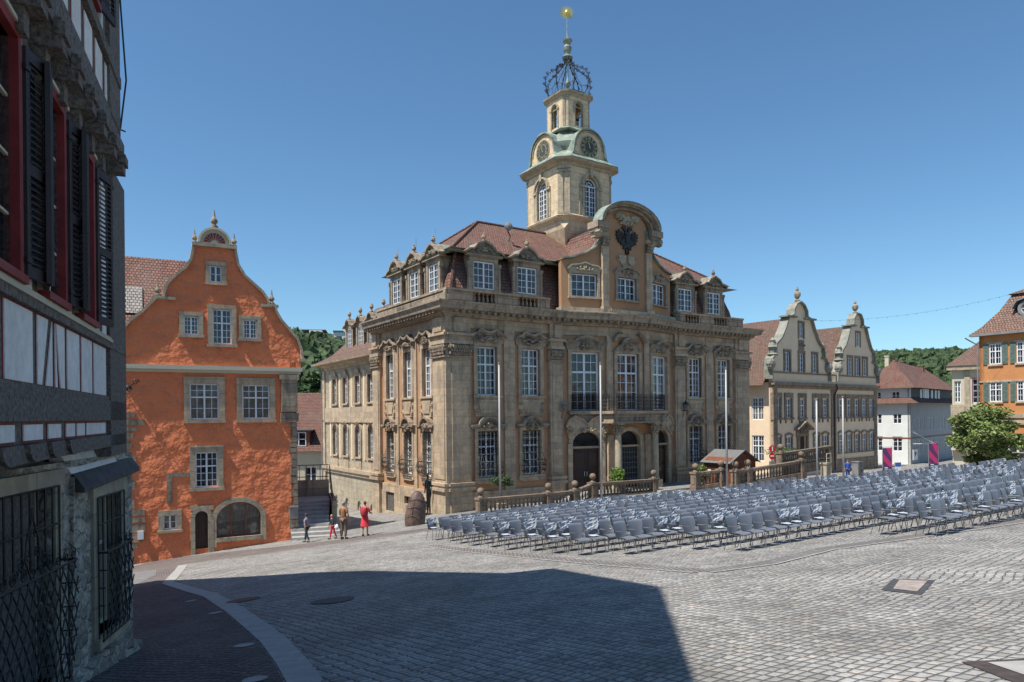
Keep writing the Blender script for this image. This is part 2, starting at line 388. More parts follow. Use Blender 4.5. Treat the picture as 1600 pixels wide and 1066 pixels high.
def setts(name,c1,c2,c3,rot,scale=6.6,amp=.09,per=2.6,gap=(.075,.07,.065),bmp=.022):
    m,nt,b=newmat(name); g_=nt.nodes.new('ShaderNodeNewGeometry'); pos=g_.outputs['Position']
    mp=nt.nodes.new('ShaderNodeMapping'); mp.inputs['Rotation'].default_value=(0,0,rot); nt.links.new(pos,mp.inputs[0])
    sx=nt.nodes.new('ShaderNodeSeparateXYZ'); nt.links.new(mp.outputs[0],sx.inputs[0])
    def mth(op,*v):
        n=nt.nodes.new('ShaderNodeMath'); n.operation=op
        for i,q in enumerate(v):
            if isinstance(q,(int,float)): n.inputs[i].default_value=q
            else: nt.links.new(q,n.inputs[i])
        return n.outputs[0]
    big=nz(nt,mp.outputs[0],.11,1)
    ph=mth('MULTIPLY',sx.outputs[0],2*PI/per)
    arc=mth('ABSOLUTE',mth('SINE',mth('MULTIPLY',ph,.5)))
    am=mth('MULTIPLY',ramp(nt,big,[(.42,(.15,.15,.15)),(.58,(1,1,1))]),amp*1.9)
    y=mth('ADD',sx.outputs[1],mth('MULTIPLY',arc,am)); y=mth('ADD',y,mth('MULTIPLY',big,2.2))
    wb=nz(nt,mp.outputs[0],1.7,2); x=mth('ADD',sx.outputs[0],mth('MULTIPLY',wb,.12)); y=mth('ADD',y,mth('MULTIPLY',wb,.10))
    cm=nt.nodes.new('ShaderNodeCombineXYZ'); nt.links.new(mth('MULTIPLY',x,.82),cm.inputs[0]); nt.links.new(mth('MULTIPLY',y,1.12),cm.inputs[1])
    ve=N(nt,'ShaderNodeTexVoronoi'); ve.voronoi_dimensions='2D'; ve.feature='DISTANCE_TO_EDGE'; ve.inputs['Scale'].default_value=scale; ve.inputs['Randomness'].default_value=.27
    vc=N(nt,'ShaderNodeTexVoronoi'); vc.voronoi_dimensions='2D'; vc.inputs['Scale'].default_value=scale; vc.inputs['Randomness'].default_value=.27
    for q in (ve,vc): nt.links.new(cm.outputs[0],q.inputs['Vector'])
    bw=nt.nodes.new('ShaderNodeSeparateColor'); nt.links.new(vc.outputs['Color'],bw.inputs[0])
    c=ramp(nt,bw.outputs[0],[(.0,c2),(.45,c1),(.8,c1),(1.0,c3)])
    n2=nz(nt,pos,26,4,.65); n1=nz(nt,pos,.45,6,.65); n3=nz(nt,pos,2.2,4,.6)
    c=mixc(nt,c,ramp(nt,n2,[(.3,(.72,.72,.72)),(.7,(1.2,1.2,1.2))]),1,'MULTIPLY')
    c=mixc(nt,c,ramp(nt,n1,[(.34,(.70,.69,.67)),(.62,(1.08,1.08,1.08))]),1,'MULTIPLY')
    c=mixc(nt,c,ramp(nt,n3,[(.36,(.86,.85,.83)),(.6,(1.06,1.06,1.05))]),1,'MULTIPLY')
    e=ramp(nt,ve.outputs[0],[(.03,(0,0,0)),(.10,(1,1,1))])
    c=mixc(nt,gap,c,e); nt.links.new(c,b.inputs['Base Color']); b.inputs['Roughness'].default_value=.72; b.inputs['Specular IOR Level'].default_value=.35
    h=mth('MULTIPLY_ADD',n2,.3,ramp(nt,ve.outputs[0],[(.0,(0,0,0)),(.22,(1,1,1))]))
    bump(nt,b,h,1,bmp); return m
M['sq']=setts('granite setts of the square',(.37,.355,.335),(.25,.24,.23),(.45,.40,.36),R(-38),7.8)
M['pave']=setts('reddish dark setts',(.14,.125,.122),(.095,.085,.085),(.18,.15,.14),R(20),8.5,.05,2,(.035,.033,.033))
M['mosaic']=setts('pale small setts',(.40,.385,.36),(.28,.27,.26),(.46,.43,.40),R(20),10,.12,1.6)
M['band']=cobbles('pinkish sett band',(.30,.265,.25),(.25,.23,.22),.12,.1,R(-33.7),.02,.0,.012,(.08,.07,.07))
M['street']=cobbles('reddish street paving',(.26,.22,.20),(.22,.19,.175),.1,.1,R(10),.02,.2,.01,(.1,.08,.08))
M['hill']=simple('grassy hillside',(.07,.10,.03),.9,0,.4,.02)
# ------------------------------------------------------------------ ground height
KY=[-60,0,8,17.7,30,40,60,200,2000]; KZ=[4,-1.7,-2.75,-3.77,-4.75,-5.3,-6.15,-8.2,-8.2]
XK=[-2000,-60,-40,-25,-17.5,-14,-11,-8,-4,0,60,2000]; XZ=[-4,-4,-3.2,-2.4,-1.85,-1.45,-1.15,-.8,-.3,0,3.96,3.96]
def interp(x,K,V):
    if x<=K[0]: return V[0]
    for i in range(len(K)-1):
        if x<=K[i+1]: return V[i]+(V[i+1]-V[i])*(x-K[i])/(K[i+1]-K[i])
    return V[-1]
def gz(x,y): return sum(interp(y+o,KY,KZ) for o in (-3,-2,-1,0,1,2,3))/7+interp(x,XK,XZ)*(1 if x<0 else interp(y,[40,62],[1,.04]))
YW=33.737; yw=R(YW); CX,CY=-3.702,40.0
D2=Vector((math.cos(yw),math.sin(yw))); E2=Vector((-math.sin(yw),math.cos(yw)))
def hall(u,v): p=Vector((CX,CY))+D2*u+E2*v; return p.x,p.y
def G(x,y,dz=0): return (x,y,gz(x,y)+dz)
# ------------------------------------------------------------------ setting: ground sheets
def struct(o): o['kind']='structure'; return o
def axis(lo,hi,st,flo,fhi):
    a=[flo]
    while a[-1]<fhi-1e-6: a.append(a[-1]+st)
    s=st; x=a[-1]
    while x<hi: s*=1.35; x+=s; a.append(min(x,hi))
    s=st; x=flo; b=[]
    while x>lo: s*=1.35; x-=s; b.append(max(x,lo))
    return sorted(set(round(q,3) for q in b+a))
xs=axis(-900,900,1.0,-22,34); ys=axis(-60,900,1.0,-2,62)
g=MB(); nx=len(xs)
g.v=[Vector((x,y,gz(x,y))) for y in ys for x in xs]
for j in range(len(ys)-1):
    for i in range(nx-1):
        a=j*nx+i; g.f.append([a,a+1,a+1+nx,a+nx]); g.mi.append(0)
struct(g.build("ground",M['sq'],smooth=True))
def sheet(name,poly,mat,h,st=.8,thick=0):
    """polygon cut on a grid and laid h above the ground"""
    import bmesh
    bm=bmesh.new()
    tri=tessellate_polygon([[Vector((p[0],p[1],0)) for p in poly]])
    vs=[bm.verts.new((p[0],p[1],0)) for p in poly]
    for a,b,c in tri:
        try: bm.faces.new((vs[a],vs[b],vs[c]))
        except ValueError: pass
    x0=min(p[0] for p in poly);x1=max(p[0] for p in poly);y0=min(p[1] for p in poly);y1=max(p[1] for p in poly)
    for ax,lo,hi in ((0,x0,x1),(1,y0,y1)):
        k=math.floor(lo/st)*st+st
        while k<hi:
            co=(k,0,0) if ax==0 else (0,k,0); no=(1,0,0) if ax==0 else (0,1,0)
            bmesh.ops.bisect_plane(bm,geom=bm.verts[:]+bm.edges[:]+bm.faces[:],plane_co=co,plane_no=no,dist=1e-5)
            k+=st
    mb=MB(); idx={}
    for v in bm.verts: idx[v]=len(mb.v); mb.v.append(Vector((v.co.x,v.co.y,gz(v.co.x,v.co.y)+h)))
    for f in bm.faces:
        l=[idx[v] for v in f.verts]
        if f.normal.z<0: l.reverse()
        mb.f.append(l); mb.mi.append(0)
    bm.free()
    return mb.build(name,mat,smooth=True)
def strip(name,pts,wd,mat,h):
    P=[Vector(p) for p in pts]; L=[];Rr=[]
    for i,p in enumerate(P):
        d=(P[min(i+1,len(P)-1)]-P[max(i-1,0)]).normalized(); n=Vector((-d.y,d.x))
        L.append(p+n*wd/2); Rr.append(p-n*wd/2)
    return sheet(name,[tuple(p) for p in L+Rr[::-1]],mat,h)
kerb_c=[(-13.9,29.2),(-13.0,27.0),(-11.4,22.9),(-10.0,20.95),(-7.8,17.9),(-5.75,14.3),(-4.2,11.4),(-3.45,10.0),(-2.72,8.5),(-2.25,7.45),(-2.0,6.0),(-2.0,4.0),(-2.2,1)]
struct(sheet("pavement",[(-16,20.2),(-13,22.2),(-11.5,22.7)]+[(x-.2,y-.05) for x,y in kerb_c[3:]]+[(-6,1),(-8,8)],M['pave'],.006))
struct(sheet("street",[(-24,27),(-14,20.4),(-11.5,22.8),(-13.2,27),(-14.1,29.3),(-9.3,30.45),(-2.9,30.9),(-2.9,32.3),(-10.1,32.7),(-15.5,33.3),(-24,33.9)],M['street'],.004))
struct(sheet("asphalt_patch",[(-20,27.5),(-14.5,21.6),(-12.6,22.9),(-13.4,26),(-14.6,28.4),(-17.5,29.5)],M['asphalt'],.009))
struct(strip("kerb",kerb_c,.36,M['granite'],.012))
struct(strip("kerb",[(-14.0,29.4),(-11.5,30.0),(-9.27,30.38),(-6,30.55),(-2.9,30.78)],.13,M['granite'],.010))
struct(strip("kerb",[(-24,34),(-18.6,33.75),(-15.5,33.45),(-12.9,33.2),(-10.1,32.85),(-6.5,32.6),(-3,32.45)],.16,M['granite'],.010))
struct(sheet("footpath",[(-24,34.2),(-15.5,33.6),(-10.1,33.0),(-3,32.6),(0,34),(1.8,38.2),(-3,42),(-11,52),(-13,52),(-10.5,37),(-18,36)],M['mosaic'],.005))
# pink bands and pale lines laid in the square
bl=[(-3.0,24.6),(-1.46,21.91),(.48,18.87),(2.78,15.27),(3.76,13.71)]
br=[(3.76,13.71),(5.21,14.21),(7.12,15.82),(13.0,18.2),(22,22)]
struct(strip("paving_band",bl,.5,M['band'],.005)); struct(strip("paving_band",br,.5,M['band'],.009))
struct(strip("paving_line",[(x-.25,y-.1) for x,y in bl],.07,M['granite'],.013))
struct(strip("paving_line",[(x+.05,y-.3) for x,y in br],.07,M['granite'],.017))
def hatch(name,label,pts,inner,mat_in,mat_out,cat):
    t=sheet("rim",pts,mat_out,.008)
    i=sheet("lid",inner,mat_in,.014)
    e=thing(name,label,cat,G(*[sum(p[k] for p in pts)/len(pts) for k in (0,1)]))
    for o in (t,i):
        o.data.transform(Matrix.Translation(-e.location)); o.parent=e
    return e
hatch("manhole_cover","square pinkish stone manhole cover flush in the grey setts at right",[(5.42,10.25),(6.08,11.12),(6.52,10.74),(5.66,9.64)],[(5.6,10.25),(6.1,10.98),(6.38,10.7),(5.74,9.88)],M['lid'],M['slate'],'manhole cover')
hatch("tree_grate","iron framed pale gravel square cut off at the bottom right corner",[(4.0,6.22),(4.62,6.16),(4.3,5.2),(3.95,5.2)],[(4.17,6.12),(4.66,6.06),(4.4,5.2),(4.16,5.2)],M['granite'],M['grate'],'ground frame')
def disc(name,label,x,y,r,mat,cat,group=None):
    pts=[(x+r*math.cos(a*PI/8),y+r*math.sin(a*PI/8)) for a in range(16)]
    o=sheet(name,pts,mat,.014); o.data.transform(Matrix.Translation(-Vector(G(x,y)))); o.location=G(x,y)
    return tag(o,label,cat,group)
disc("drain_cover","round dark drain cover in shaded setts beside the curved kerb",-6.2,15.9,.38,M['dark_iron'],'drain cover')
disc("drain_cover","larger worn drain cover alone in the middle of the shadow",-3.6,13.8,.42,M['slate'],'drain cover')
disc("ground_light","pale disc in the dark pavement farthest up the kerb",-8.0,17.2,.13,M['granite'],'ground marker')
disc("ground_light","pale disc in the dark pavement second from the shadow edge",-6.1,14.2,.14,M['granite'],'ground marker')
disc("ground_light","pale disc in the dark pavement near the kerb bend",-3.85,9.9,.14,M['granite'],'ground marker')
disc("ground_light","pale disc in the dark pavement nearest the bottom edge",-2.9,7.75,.14,M['granite'],'ground marker')
# ------------------------------------------------------------------ windows
WC={}
def win_meshes(w,h,cols,rows,transom=None,arch=0,glassm='glass',centre=True,fr=.075,mt=.028):
    k=(w,h,cols,rows,transom,arch,glassm,centre,fr)
    if k in WC: return WC[k]
    m=MB(); hs=h-arch
    m.box(-w/2,-w/2+fr,-.05,.03,0,hs); m.box(w/2-fr,w/2,-.05,.03,0,hs)
    m.box(-w/2+fr,w/2-fr,-.052,.03,0,fr)
    if arch:
        pts=[(-w/2*math.cos(t*PI/12),hs+arch*math.sin(t*PI/12)) for t in range(13)]
        m.ribbon([(x*(1-fr/w*2),hs+(z-hs)*(1-fr/arch)) for x,z in pts],fr,-.05,.03)
        m.box(-w/2+fr,w/2-fr,-.048,.028,hs-fr/2,hs+fr/2)
        for a in (45,90,135):
            r=.92; m.tube([(0,-.01,hs),(w/2*r*math.cos(R(a)),-.01,hs+arch*r*math.sin(R(a)))],mt/2,4)
        m.ribbon([(-w/4*math.cos(t*PI/8),hs+arch/2*math.sin(t*PI/8)) for t in range(9)],mt,-.03,.01)
    else: m.box(-w/2+fr,w/2-fr,-.052,.03,h-fr,h)
    if centre: m.box(-fr*.6,fr*.6,-.06,.02,fr,hs-(fr if not arch else 0))
    if transom: m.box(-w/2+fr,w/2-fr,-.075,.02,hs*transom-fr*.5,hs*transom+fr*.5)
    for i in range(1,cols):
        x=-w/2+w*i/cols
        if centre and abs(x)<.02: continue
        m.box(x-mt/2,x+mt/2,-.03,.0,fr,hs)
    for j in range(1,rows):
        z=h_ = hs*j/rows
        if transom:
            # rows above and below the transom are shared out
            nu=max(1,round(rows*(1-transom))); nl=rows-nu
            z=hs*transom*j/nl if j<nl else (hs*transom if j==nl else hs*transom+hs*(1-transom)*(j-nl)/nu)
            if j==nl: continue
        m.box(-w/2+fr,w/2-fr,-.034,.004,z-mt/2,z+mt/2)
    o=m.build("window",M['white']); me=o.data; bpy.data.objects.remove(o)
    gm=MB(); 
    if arch: gm.extr([(-w/2+.01,.01),(w/2-.01,.01)]+[((w/2-.01)*math.cos(t*PI/12),hs+(arch-.01)*math.sin(t*PI/12)) for t in range(13)],.012,.03)
    else: gm.box(-w/2+.01,w/2-.01,.012,.03,.01,h-.01)
    o=gm.build("pane",M[glassm]); g2=o.data; bpy.data.objects.remove(o)
    WC[k]=(me,g2); return WC[k]
def window(par,F,x,z,w,h,cols,rows,y=.2,name="window",flat=False,**k):
    a,b=win_meshes(round(w,2),round(h,2),cols,rows,**k)
    o=inst(name,a,par,F,x,y,z)
    p=bpy.data.objects.new("pane",b); col.objects.link(p); p.parent=o
    return o
def surround(m,x,z,w,h,t=.2,pr=.1,sill=True,y=0,mi=0,tt=None):
    tt=t if tt is None else tt
    m.box(x-w/2-t,x-w/2,y-pr,y+.22,z,z+h,mi); m.box(x+w/2,x+w/2+t,y-pr,y+.22,z,z+h,mi)
    m.box(x-w/2-t,x+w/2+t,y-pr,y+.22,z+h,z+h+tt,mi)
    if sill: m.box(x-w/2-t-.06,x+w/2+t+.06,y-pr-.08,y+.22,z-.12,z,mi)
def rect(x,z,w,h): return [(x-w/2,z),(x+w/2,z),(x+w/2,z+h),(x-w/2,z+h)]
def archh(x,z,w,h,a,n=10): 
    hs=z+h-a
    return [(x-w/2,z),(x+w/2,z)]+[(x+w/2*math.cos(t*PI/n),hs+a*math.sin(t*PI/n)) for t in range(n+1)]
def carve(m,x,y,z,w,h,d,n=22,seed=0,mi=0):
    """a mirrored cluster of scrolls and leaves standing off the wall at y"""
    rn=random.Random(seed)
    m.blob((x,y-d*.4,z+h*.1),(w*.13,d*.7,h*.3),seed,.3,mi)
    for i in range(n//2):
        u=rn.random(); px=w*.5*(.12+.88*u); pz=h*(rn.random()-.5)*(1-.6*u)
        r=w*.05*(.7+rn.random())
        for s in (-1,1): m.blob((x+s*px,y-d*.3,z+pz),(r*1.3,d*(.4+.5*rn.random()),r),seed+i,.35,mi,5,3)
    for s in (-1,1):
        m.spiral((x+s*w*.34,y-d*.45,z-h*.1),h*.26,1.1,h*.05,a0=0 if s>0 else PI,sgn=s,n=9,mi=mi)
def baluster_row(m,F,x0,x1,y,z0,z1,n,mi=0,r=.09,seg=6):
    m.at(F); h=z1-z0
    for i in range(n):
        x=x0+(x1-x0)*(i+.5)/n
        m.lathe([(r*.8,z0),(r*.8,z0+.08*h),(r*.45,z0+.14*h),(r,z0+.34*h),(r*.85,z0+.5*h),(r*.4,z0+.72*h),(r*.45,z0+.84*h),(r*.8,z0+.9*h),(r*.8,z1)],x,y,seg,mi)
# ================================================================== TOWN HALL
W_,D_=26.6,10.6
HB=-6.9
hall_e=thing("town_hall","baroque sandstone town hall with orange bays, curved gable and clock tower",'town hall',(CX,CY,HB),yw)
Ff=FR(0,0,0); Fs=FR(0,D_,-90); Fb=FR(W_,D_,180); Fr=FR(W_,0,90)
P1x,P2x,P3x,P4x=8.25,11.62,14.98,18.35; PJ=.8
angL=math.degrees(math.atan2(-PJ,P2x-P1x)); LF=math.hypot(PJ,P2x-P1x)
FL=FR(P1x,0,angL); FC=FR(P2x,-PJ,0); FRt=FR(P3x,-PJ,-angL)
foot=[(0,D_),(0,0),(P1x,0),(P2x,-PJ),(P3x,-PJ),(P4x,0),(W_,0),(W_,D_)]
Zp,Zo,Zfr,Zc=-4.44,5.2,5.8,6.5
ST=M['stone']
def hp(name,m,mats,sm=False): return m.build(name,mats,hall_e,sm)
BAYX=[2.66,5.85,W_-5.85,W_-2.66]
# --- orange wall with real openings
up=dict(z=1.25,w=1.40,h=2.92); lo=dict(z=-3.62,w=1.32,h=2.75)
mb=MB()
for F,L,holes in [(Ff,P1x,[(2.66,),(5.85,)]),(FR(P4x,0,0),W_-P4x,[(W_-5.85-P4x,),(W_-2.66-P4x,)])]:
    mb.at(F); hl=[]
    for (x,) in holes: hl+= [rect(x,up['z'],up['w'],up['h']),rect(x,lo['z'],lo['w'],lo['h'])]
    mb.extr([(0,Zp),(L,Zp),(L,Zo+.6),(0,Zo+.6)],0,.35,0,hl)
SX=[2.45,5.13,7.86]   # measured from the street corner along the side
SXs=[D_-x for x in SX]
mb.at(Fs); mb.extr([(0,Zp),(D_,Zp),(D_,Zo+.6),(0,Zo+.6)],0,.35,0,[rect(x,z['z'],1.16,z['h']) for x in SXs for z in (up,lo)])
mb.at(FL); mb.extr([(0,HB),(LF,HB),(LF,Zo+.6),(0,Zo+.6)],0,.35,0,[archh(LF/2,-4.85,2.0,3.8,.75),rect(LF/2,.28,2.02,3.85)])
mb.at(FRt); mb.extr([(0,HB),(LF,HB),(LF,Zo+.6),(0,Zo+.6)],0,.35,0,[archh(LF/2,-4.85,2.0,3.8,.75),rect(LF/2,.28,2.02,3.85)])
mb.at(FC); mb.extr([(0,HB),(P3x-P2x,HB),(P3x-P2x,Zo+.6),(0,Zo+.6)],0,.35,0,[archh(1.68,-4.85,2.1,3.9,.55),rect(1.68,.28,2.0,3.85)])
mb.at(Fr); mb.extr([(0,HB),(D_,HB),(D_,Zo+.6),(0,Zo+.6)],0,.35)
mb.at(Fb); mb.extr([(0,HB),(W_,HB),(W_,Zo+.6),(0,Zo+.6)],0,.35)
hp("wall",mb,M['ochre'])
# --- plinth
mb=MB()
mb.at(Ff).extr([(0,HB),(P1x,HB),(P1x,Zp),(0,Zp)],-.12,.3); hp("plinth",mb,ST); mb=MB(); mb.at(FR(P4x,0,0)).extr([(0,HB),(W_-P4x,HB),(W_-P4x,Zp),(0,Zp)],-.12,.3); hp("plinth",mb,ST); mb=MB()
mb.at(Fs).extr([(0,HB),(D_,HB),(D_,Zp),(0,Zp)],-.12,.3,0,[rect(D_-8.0,-6.3,1.35,1.3),rect(D_-5.3,-5.55,.9,.5),rect(D_-2.9,-5.7,.95,.6)])
hp("plinth",mb,ST)
for q in ((D_-8.7,D_-7.3,-6.35,-4.98),(D_-5.8,D_-4.8,-5.6,-5.0),(D_-3.4,D_-2.4,-5.75,-5.05)):
    mb=MB(Fs); mb.box(q[0],q[1],.05,.12,q[2],q[3]); hp("cellar_opening",mb,M['door'])
for x0,x1,z0,z1 in ((D_-8.6,D_-7.4,-6.3,-5.0),(D_-3.3,D_-2.45,-5.7,-5.1)):
    mb=MB(Fs)
    x=x0-(z1-z0)
    while x<x1:
        for s in (1,-1):
            a=(x,z0) if s>0 else (x,z1); b=(x+(z1-z0),z1) if s>0 else (x+(z1-z0),z0)
            t0=max(0,(x0-x)/(z1-z0)); t1=min(1,(x1-x)/(z1-z0))
            if t1>t0: mb.tube([(a[0]+(b[0]-a[0])*t0,-.0,a[1]+(b[1]-a[1])*t0),(a[0]+(b[0]-a[0])*t1,-.0,a[1]+(b[1]-a[1])*t1)],.008,3)
        x+=.17
    hp("cellar_lattice",mb,M['zinc'])
# --- piers and pilasters
def pier(F,x0,x1,d,z0=HB,zt=Zo,cap=True,base=True,seed=1,name="pilaster",strip_=True):
    m=MB(F); zc=3.5 if cap else zt
    if base:
        m.box(x0-.0,x1+.0,-d-.1,0,z0,-4.28); 
        m.box(x0-.14,x1+.14,-d-.24,0,-4.28,-4.1); m.box(x0-.05,x1+.05,-d-.15,0,-4.1,-3.98); m.box(x0-.12,x1+.12,-d-.22,0,-3.98,-3.82)
        m.box(x0,x1,-d,0,-3.82,zc)
    else: m.box(x0,x1,-d,0,z0,zc)
    if strip_ and x1-x0>.9:
        m.box(x0+.16,x1-.16,-d-.045,-d,-3.6,zc-.25)
    if cap:
        m.box(x0+.03,x1-.03,-d+.02,0,zc,4.22)
        m.box(x0-.1,x1+.1,-d-.14,0,4.22,4.42); m.box(x0-.02,x1+.02,-d-.05,0,4.42,4.72); m.box(x0-.16,x1+.16,-d-.2,0,4.72,4.86); m.box(x0,x1,-d-.02,0,4.86,Zfr)
        m.box(x0+.28,x1-.28,-d-.14,0,4.95,5.75)
    o=m.build(name,ST,hall_e)
    if cap:
        c=MB(F); rn=random.Random(seed); wv=x1-x0
        c.box(x0-.1,x1+.1,-d-.13,0,3.44,3.52)
        n=int(wv/.16)+1
        for row,(z,r) in enumerate(((3.66,.09),(3.86,.11),(4.04,.10))):
            for i in range(n):
                xx=x0+wv*(i+.5*(row%2)+.25)/n
                c.blob((xx,-d-.10-.04*row,z),(.085,.10,r*1.2),seed+i+row*9,.35,0,5,3)
        for s,xx in ((-1,x0-.02),(1,x1+.02)):
            c.spiral((xx,-d-.16,4.05),.15,1.3,.035,a0=PI/2,sgn=s,n=10); c.blob((xx,-d-.1,4.05),(.07,.12,.07),3,.1,0,5,3)
        c.build("capital",M['stone_d'],o)
    return o
pier(Ff,0.0,1.42,.22,seed=2,name="corner_pier"); pier(Fs,D_-1.42,D_+.22,.22,seed=5,name="corner_pier")
pier(Ff,W_-1.42,W_+.22,.22,seed=8,name="corner_pier"); pier(Fr,.0,1.42,.22,seed=9,name="corner_pier")
pier(Ff,7.2,8.2,.28,seed=11); pier(Ff,P4x+.1,P4x+1.15,.28,seed=12)
pier(Fs,.0,1.25,.22,seed=13)
for F,x0,x1 in ((Ff,3.86,4.64),(Ff,W_-4.64,W_-3.86)): pier(F,x0,x1,.10,z0=HB,cap=False,base=False,zt=Zfr,name="wall_strip")
for x in (6.5,3.78): pier(Fs,x-.23,x+.23,.10,cap=False,base=False,zt=Zfr,name="wall_strip")
# --- frieze and cornice
mb=MB()
mb.sweep(foot,[(0,Zo),(.08,Zo),(.08,Zfr),(0,Zfr)]); hp("frieze",mb,ST)
mb=MB()
mb.sweep(foot,[(0,Zfr-.02),(.30,Zfr),(.34,Zfr+.12),(.50,Zfr+.16),(.56,Zfr+.32),(.88,Zfr+.36),(.92,Zfr+.56),(1.04,Zfr+.72),(1.04,Zfr+.80),(.1,Zfr+.98),(0,Zfr+.98)])
# modillions under the cornice
def modil(F,L,x0=0):
    mb.at(F); n=int(L/.42)
    for i in range(n):
        x=x0+L*(i+.5)/n; mb.box(x-.09,x+.09,-.80,-.3,Zfr+.17,Zfr+.33)
modil(Ff,P1x); modil(FL,LF); modil(FC,P3x-P2x); modil(FRt,LF); modil(FR(P4x,0,0),W_-P4x); modil(Fs,D_)
hp("cornice",mb,M['stone_d'])
# --- windows, surrounds, hoods
def hood_upper(m,x,z,w,seed,kind=0):
    hw=w/2+.36
    if kind==0:   # curly topped hood with cartouche
        pts=[(-hw,.28),(-hw+.12,.42),(-hw*.62,.52),(-hw*.45,.74),(-hw*.2,.60),(0,.56),(hw*.2,.60),(hw*.45,.74),(hw*.62,.52),(hw-.12,.42),(hw,.28)]
    elif kind==1: # broad wavy lintel
        pts=[(-hw,.34),(-hw*.85,.52),(-hw*.6,.46),(-hw*.35,.72),(0,.82),(hw*.35,.72),(hw*.6,.46),(hw*.85,.52),(hw,.34)]
    else:         # broken arch
        pts=[(-hw*.5,.5),(-hw*.3,.72),(0,.84),(hw*.3,.72),(hw*.5,.5)]
        for s in (-1,1): m.ribbon([(x+s*q[0],z+q[1]) for q in ((1.35,.6),(1.2,.85),(.95,1.05),(.75,1.12))][::-s],.16,-.42,0)
    m.extr([(x-hw*.92,z)]+[(x+hw*.92,z)]+[(x+a*.97,z+b) for a,b in pts[::-1]],-.14,.0)
    m.ribbon([(x+a,z+b) for a,b in pts],.13,-.36,0)
    m.ribbon([(x+a*.97,z+b-.1) for a,b in pts],.10,-.24,0)
def hood_low(m,x,z,w):
    hw=w/2+.42
    pts=[(-hw,0),(-hw*.55,.02)]+[(-hw*.5*math.cos(t*PI/8),.08+.46*math.sin(t*PI/8)) for t in range(9)]+[(hw*.55,.02),(hw,0)]
    m.ribbon([(x+a,z+b) for a,b in pts],.14,-.34,0); m.ribbon([(x+a*.97,z+b-.1) for a,b in pts],.10,-.22,0)
    m.extr([(x-hw*.5,z-.3),(x+hw*.5,z-.3),(x+hw*.45,z+.3),(x,z+.48),(x-hw*.45,z+.3)],-.1,0)
def grille(par,F,x,z,w,h,belly=.42,name="window_grille"):
    m=MB(F); y0=-.13; n=6
    for i in range(n+1):
        xx=x-w/2+w*i/n; pts=[]
        for t,zz in enumerate((0,.1,.2,.3,.42,.55,1.0)):
            b=belly*[0.25,.8,1,.85,.45,.0,0][t]; pts.append((xx*1+(xx-x)*b*.25,y0-b,z+h*zz))
        m.tube(pts,.017,4)
    for zz in (.0,.5,.62,.78,.92,1.0): m.tube([(x-w/2,y0,z+h*zz),(x+w/2,y0,z+h*zz)],.018,4)
    for t,zz in ((.8,.1),(1,.22),(.7,.34)):
        b=belly*t; ww=w/2*(1+b*.25); m.tube([(x-ww,y0,z+h*zz),(x-ww,y0-b,z+h*zz),(x+ww,y0-b,z+h*zz),(x+ww,y0,z+h*zz)],.018,4)
    for i in range(n):
        xx=x-w/2+w*(i+.5)/n
        m.spiral((xx,y0-belly*.95,z+h*.26),.09,1.3,.015,a0=i,sgn=1 if i%2 else -1,n=9)
        m.spiral((xx,y0-belly*.85,z+h*.14),.08,1.3,.015,a0=i+2,sgn=-1 if i%2 else 1,n=9)
    for s in (-1,1):
        for k in range(3): m.spiral((x+s*w*.58,y0-belly*(.5+.1*k),z+h*(.1+.11*k)),.11,1.3,.016,a0=k,sgn=s,n=9)
    return m.build(name,M['iron'],par)
def hall_bay(F,x,w,sd,curt):
    z=up['z'];h=up['h']
    m=MB(F); surround(m,x,z,w,h,.26,.13,True,tt=.2)
    o=m.build("window_surround",ST,hall_e)
    m=MB(F); hood_upper(m,x,z+h+.2,w+.3,sd); carve(m,x,-.16,z+h+.42,w*.9,.42,.22,24,sd); m.build("hood",M['stone_d'],hall_e)
    window(hall_e,F,x,z,w,h,4,6,transom=.64,glassm='glass2' if curt else 'glass',fr=.085,mt=.035)
    # apron between the storeys
    m=MB(F); zb=.02
    m.extr([(x-w/2-.26,1.12),(x-w/2-.26,zb+.5),(x-w/2-.1,zb+.25),(x-w/2-.16,zb-.02),(x+w/2+.16,zb-.02),(x+w/2+.1,zb+.25),(x+w/2+.26,zb+.5),(x+w/2+.26,1.12)],-.10,0)
    m.extr([(x-w/2-.02,1.0),(x-w/2+.22,.22),(x+w/2-.22,.22),(x+w/2+.02,1.0)],-.16,-.10)
    for s in (-1,1): m.spiral((x+s*(w/2+.08),-.17,.28),.17,1.3,.035,a0=0,sgn=s,n=9); m.spiral((x+s*(w/2+.12),-.17,.75),.13,1.1,.03,a0=1,sgn=-s,n=8)
    m.build("apron",ST,hall_e)
    z=lo['z'];h=lo['h']; w2=w-.08
    m=MB(F); surround(m,x,z,w2,h,.27,.13,False,tt=.26)
    m.extr([(x-w2/2-.3,z),(x-w2/2-.34,z-.3),(x-w2/2+.1,z-.38),(x+w2/2-.1,z-.38),(x+w2/2+.34,z-.3),(x+w2/2+.3,z)],-.16,.0)
    m.build("window_surround",ST,hall_e)
    m=MB(F); hood_low(m,x,-.62,w2+.3); carve(m,x,-.14,-.62,w2*.75,.55,.24,20,sd+40); m.build("hood",M['stone_d'],hall_e)
    window(hall_e,F,x,z,w2,h,4,6,transom=.66,fr=.08,mt=.03)
    grille(hall_e,F,x,z,w2+.1,h-.05)
for i,x in enumerate(BAYX): hall_bay(Ff,x,1.4,i+1,i in (1,2,3))
for i,x in enumerate(SXs): hall_bay(Fs,x,1.16,i+11,False)
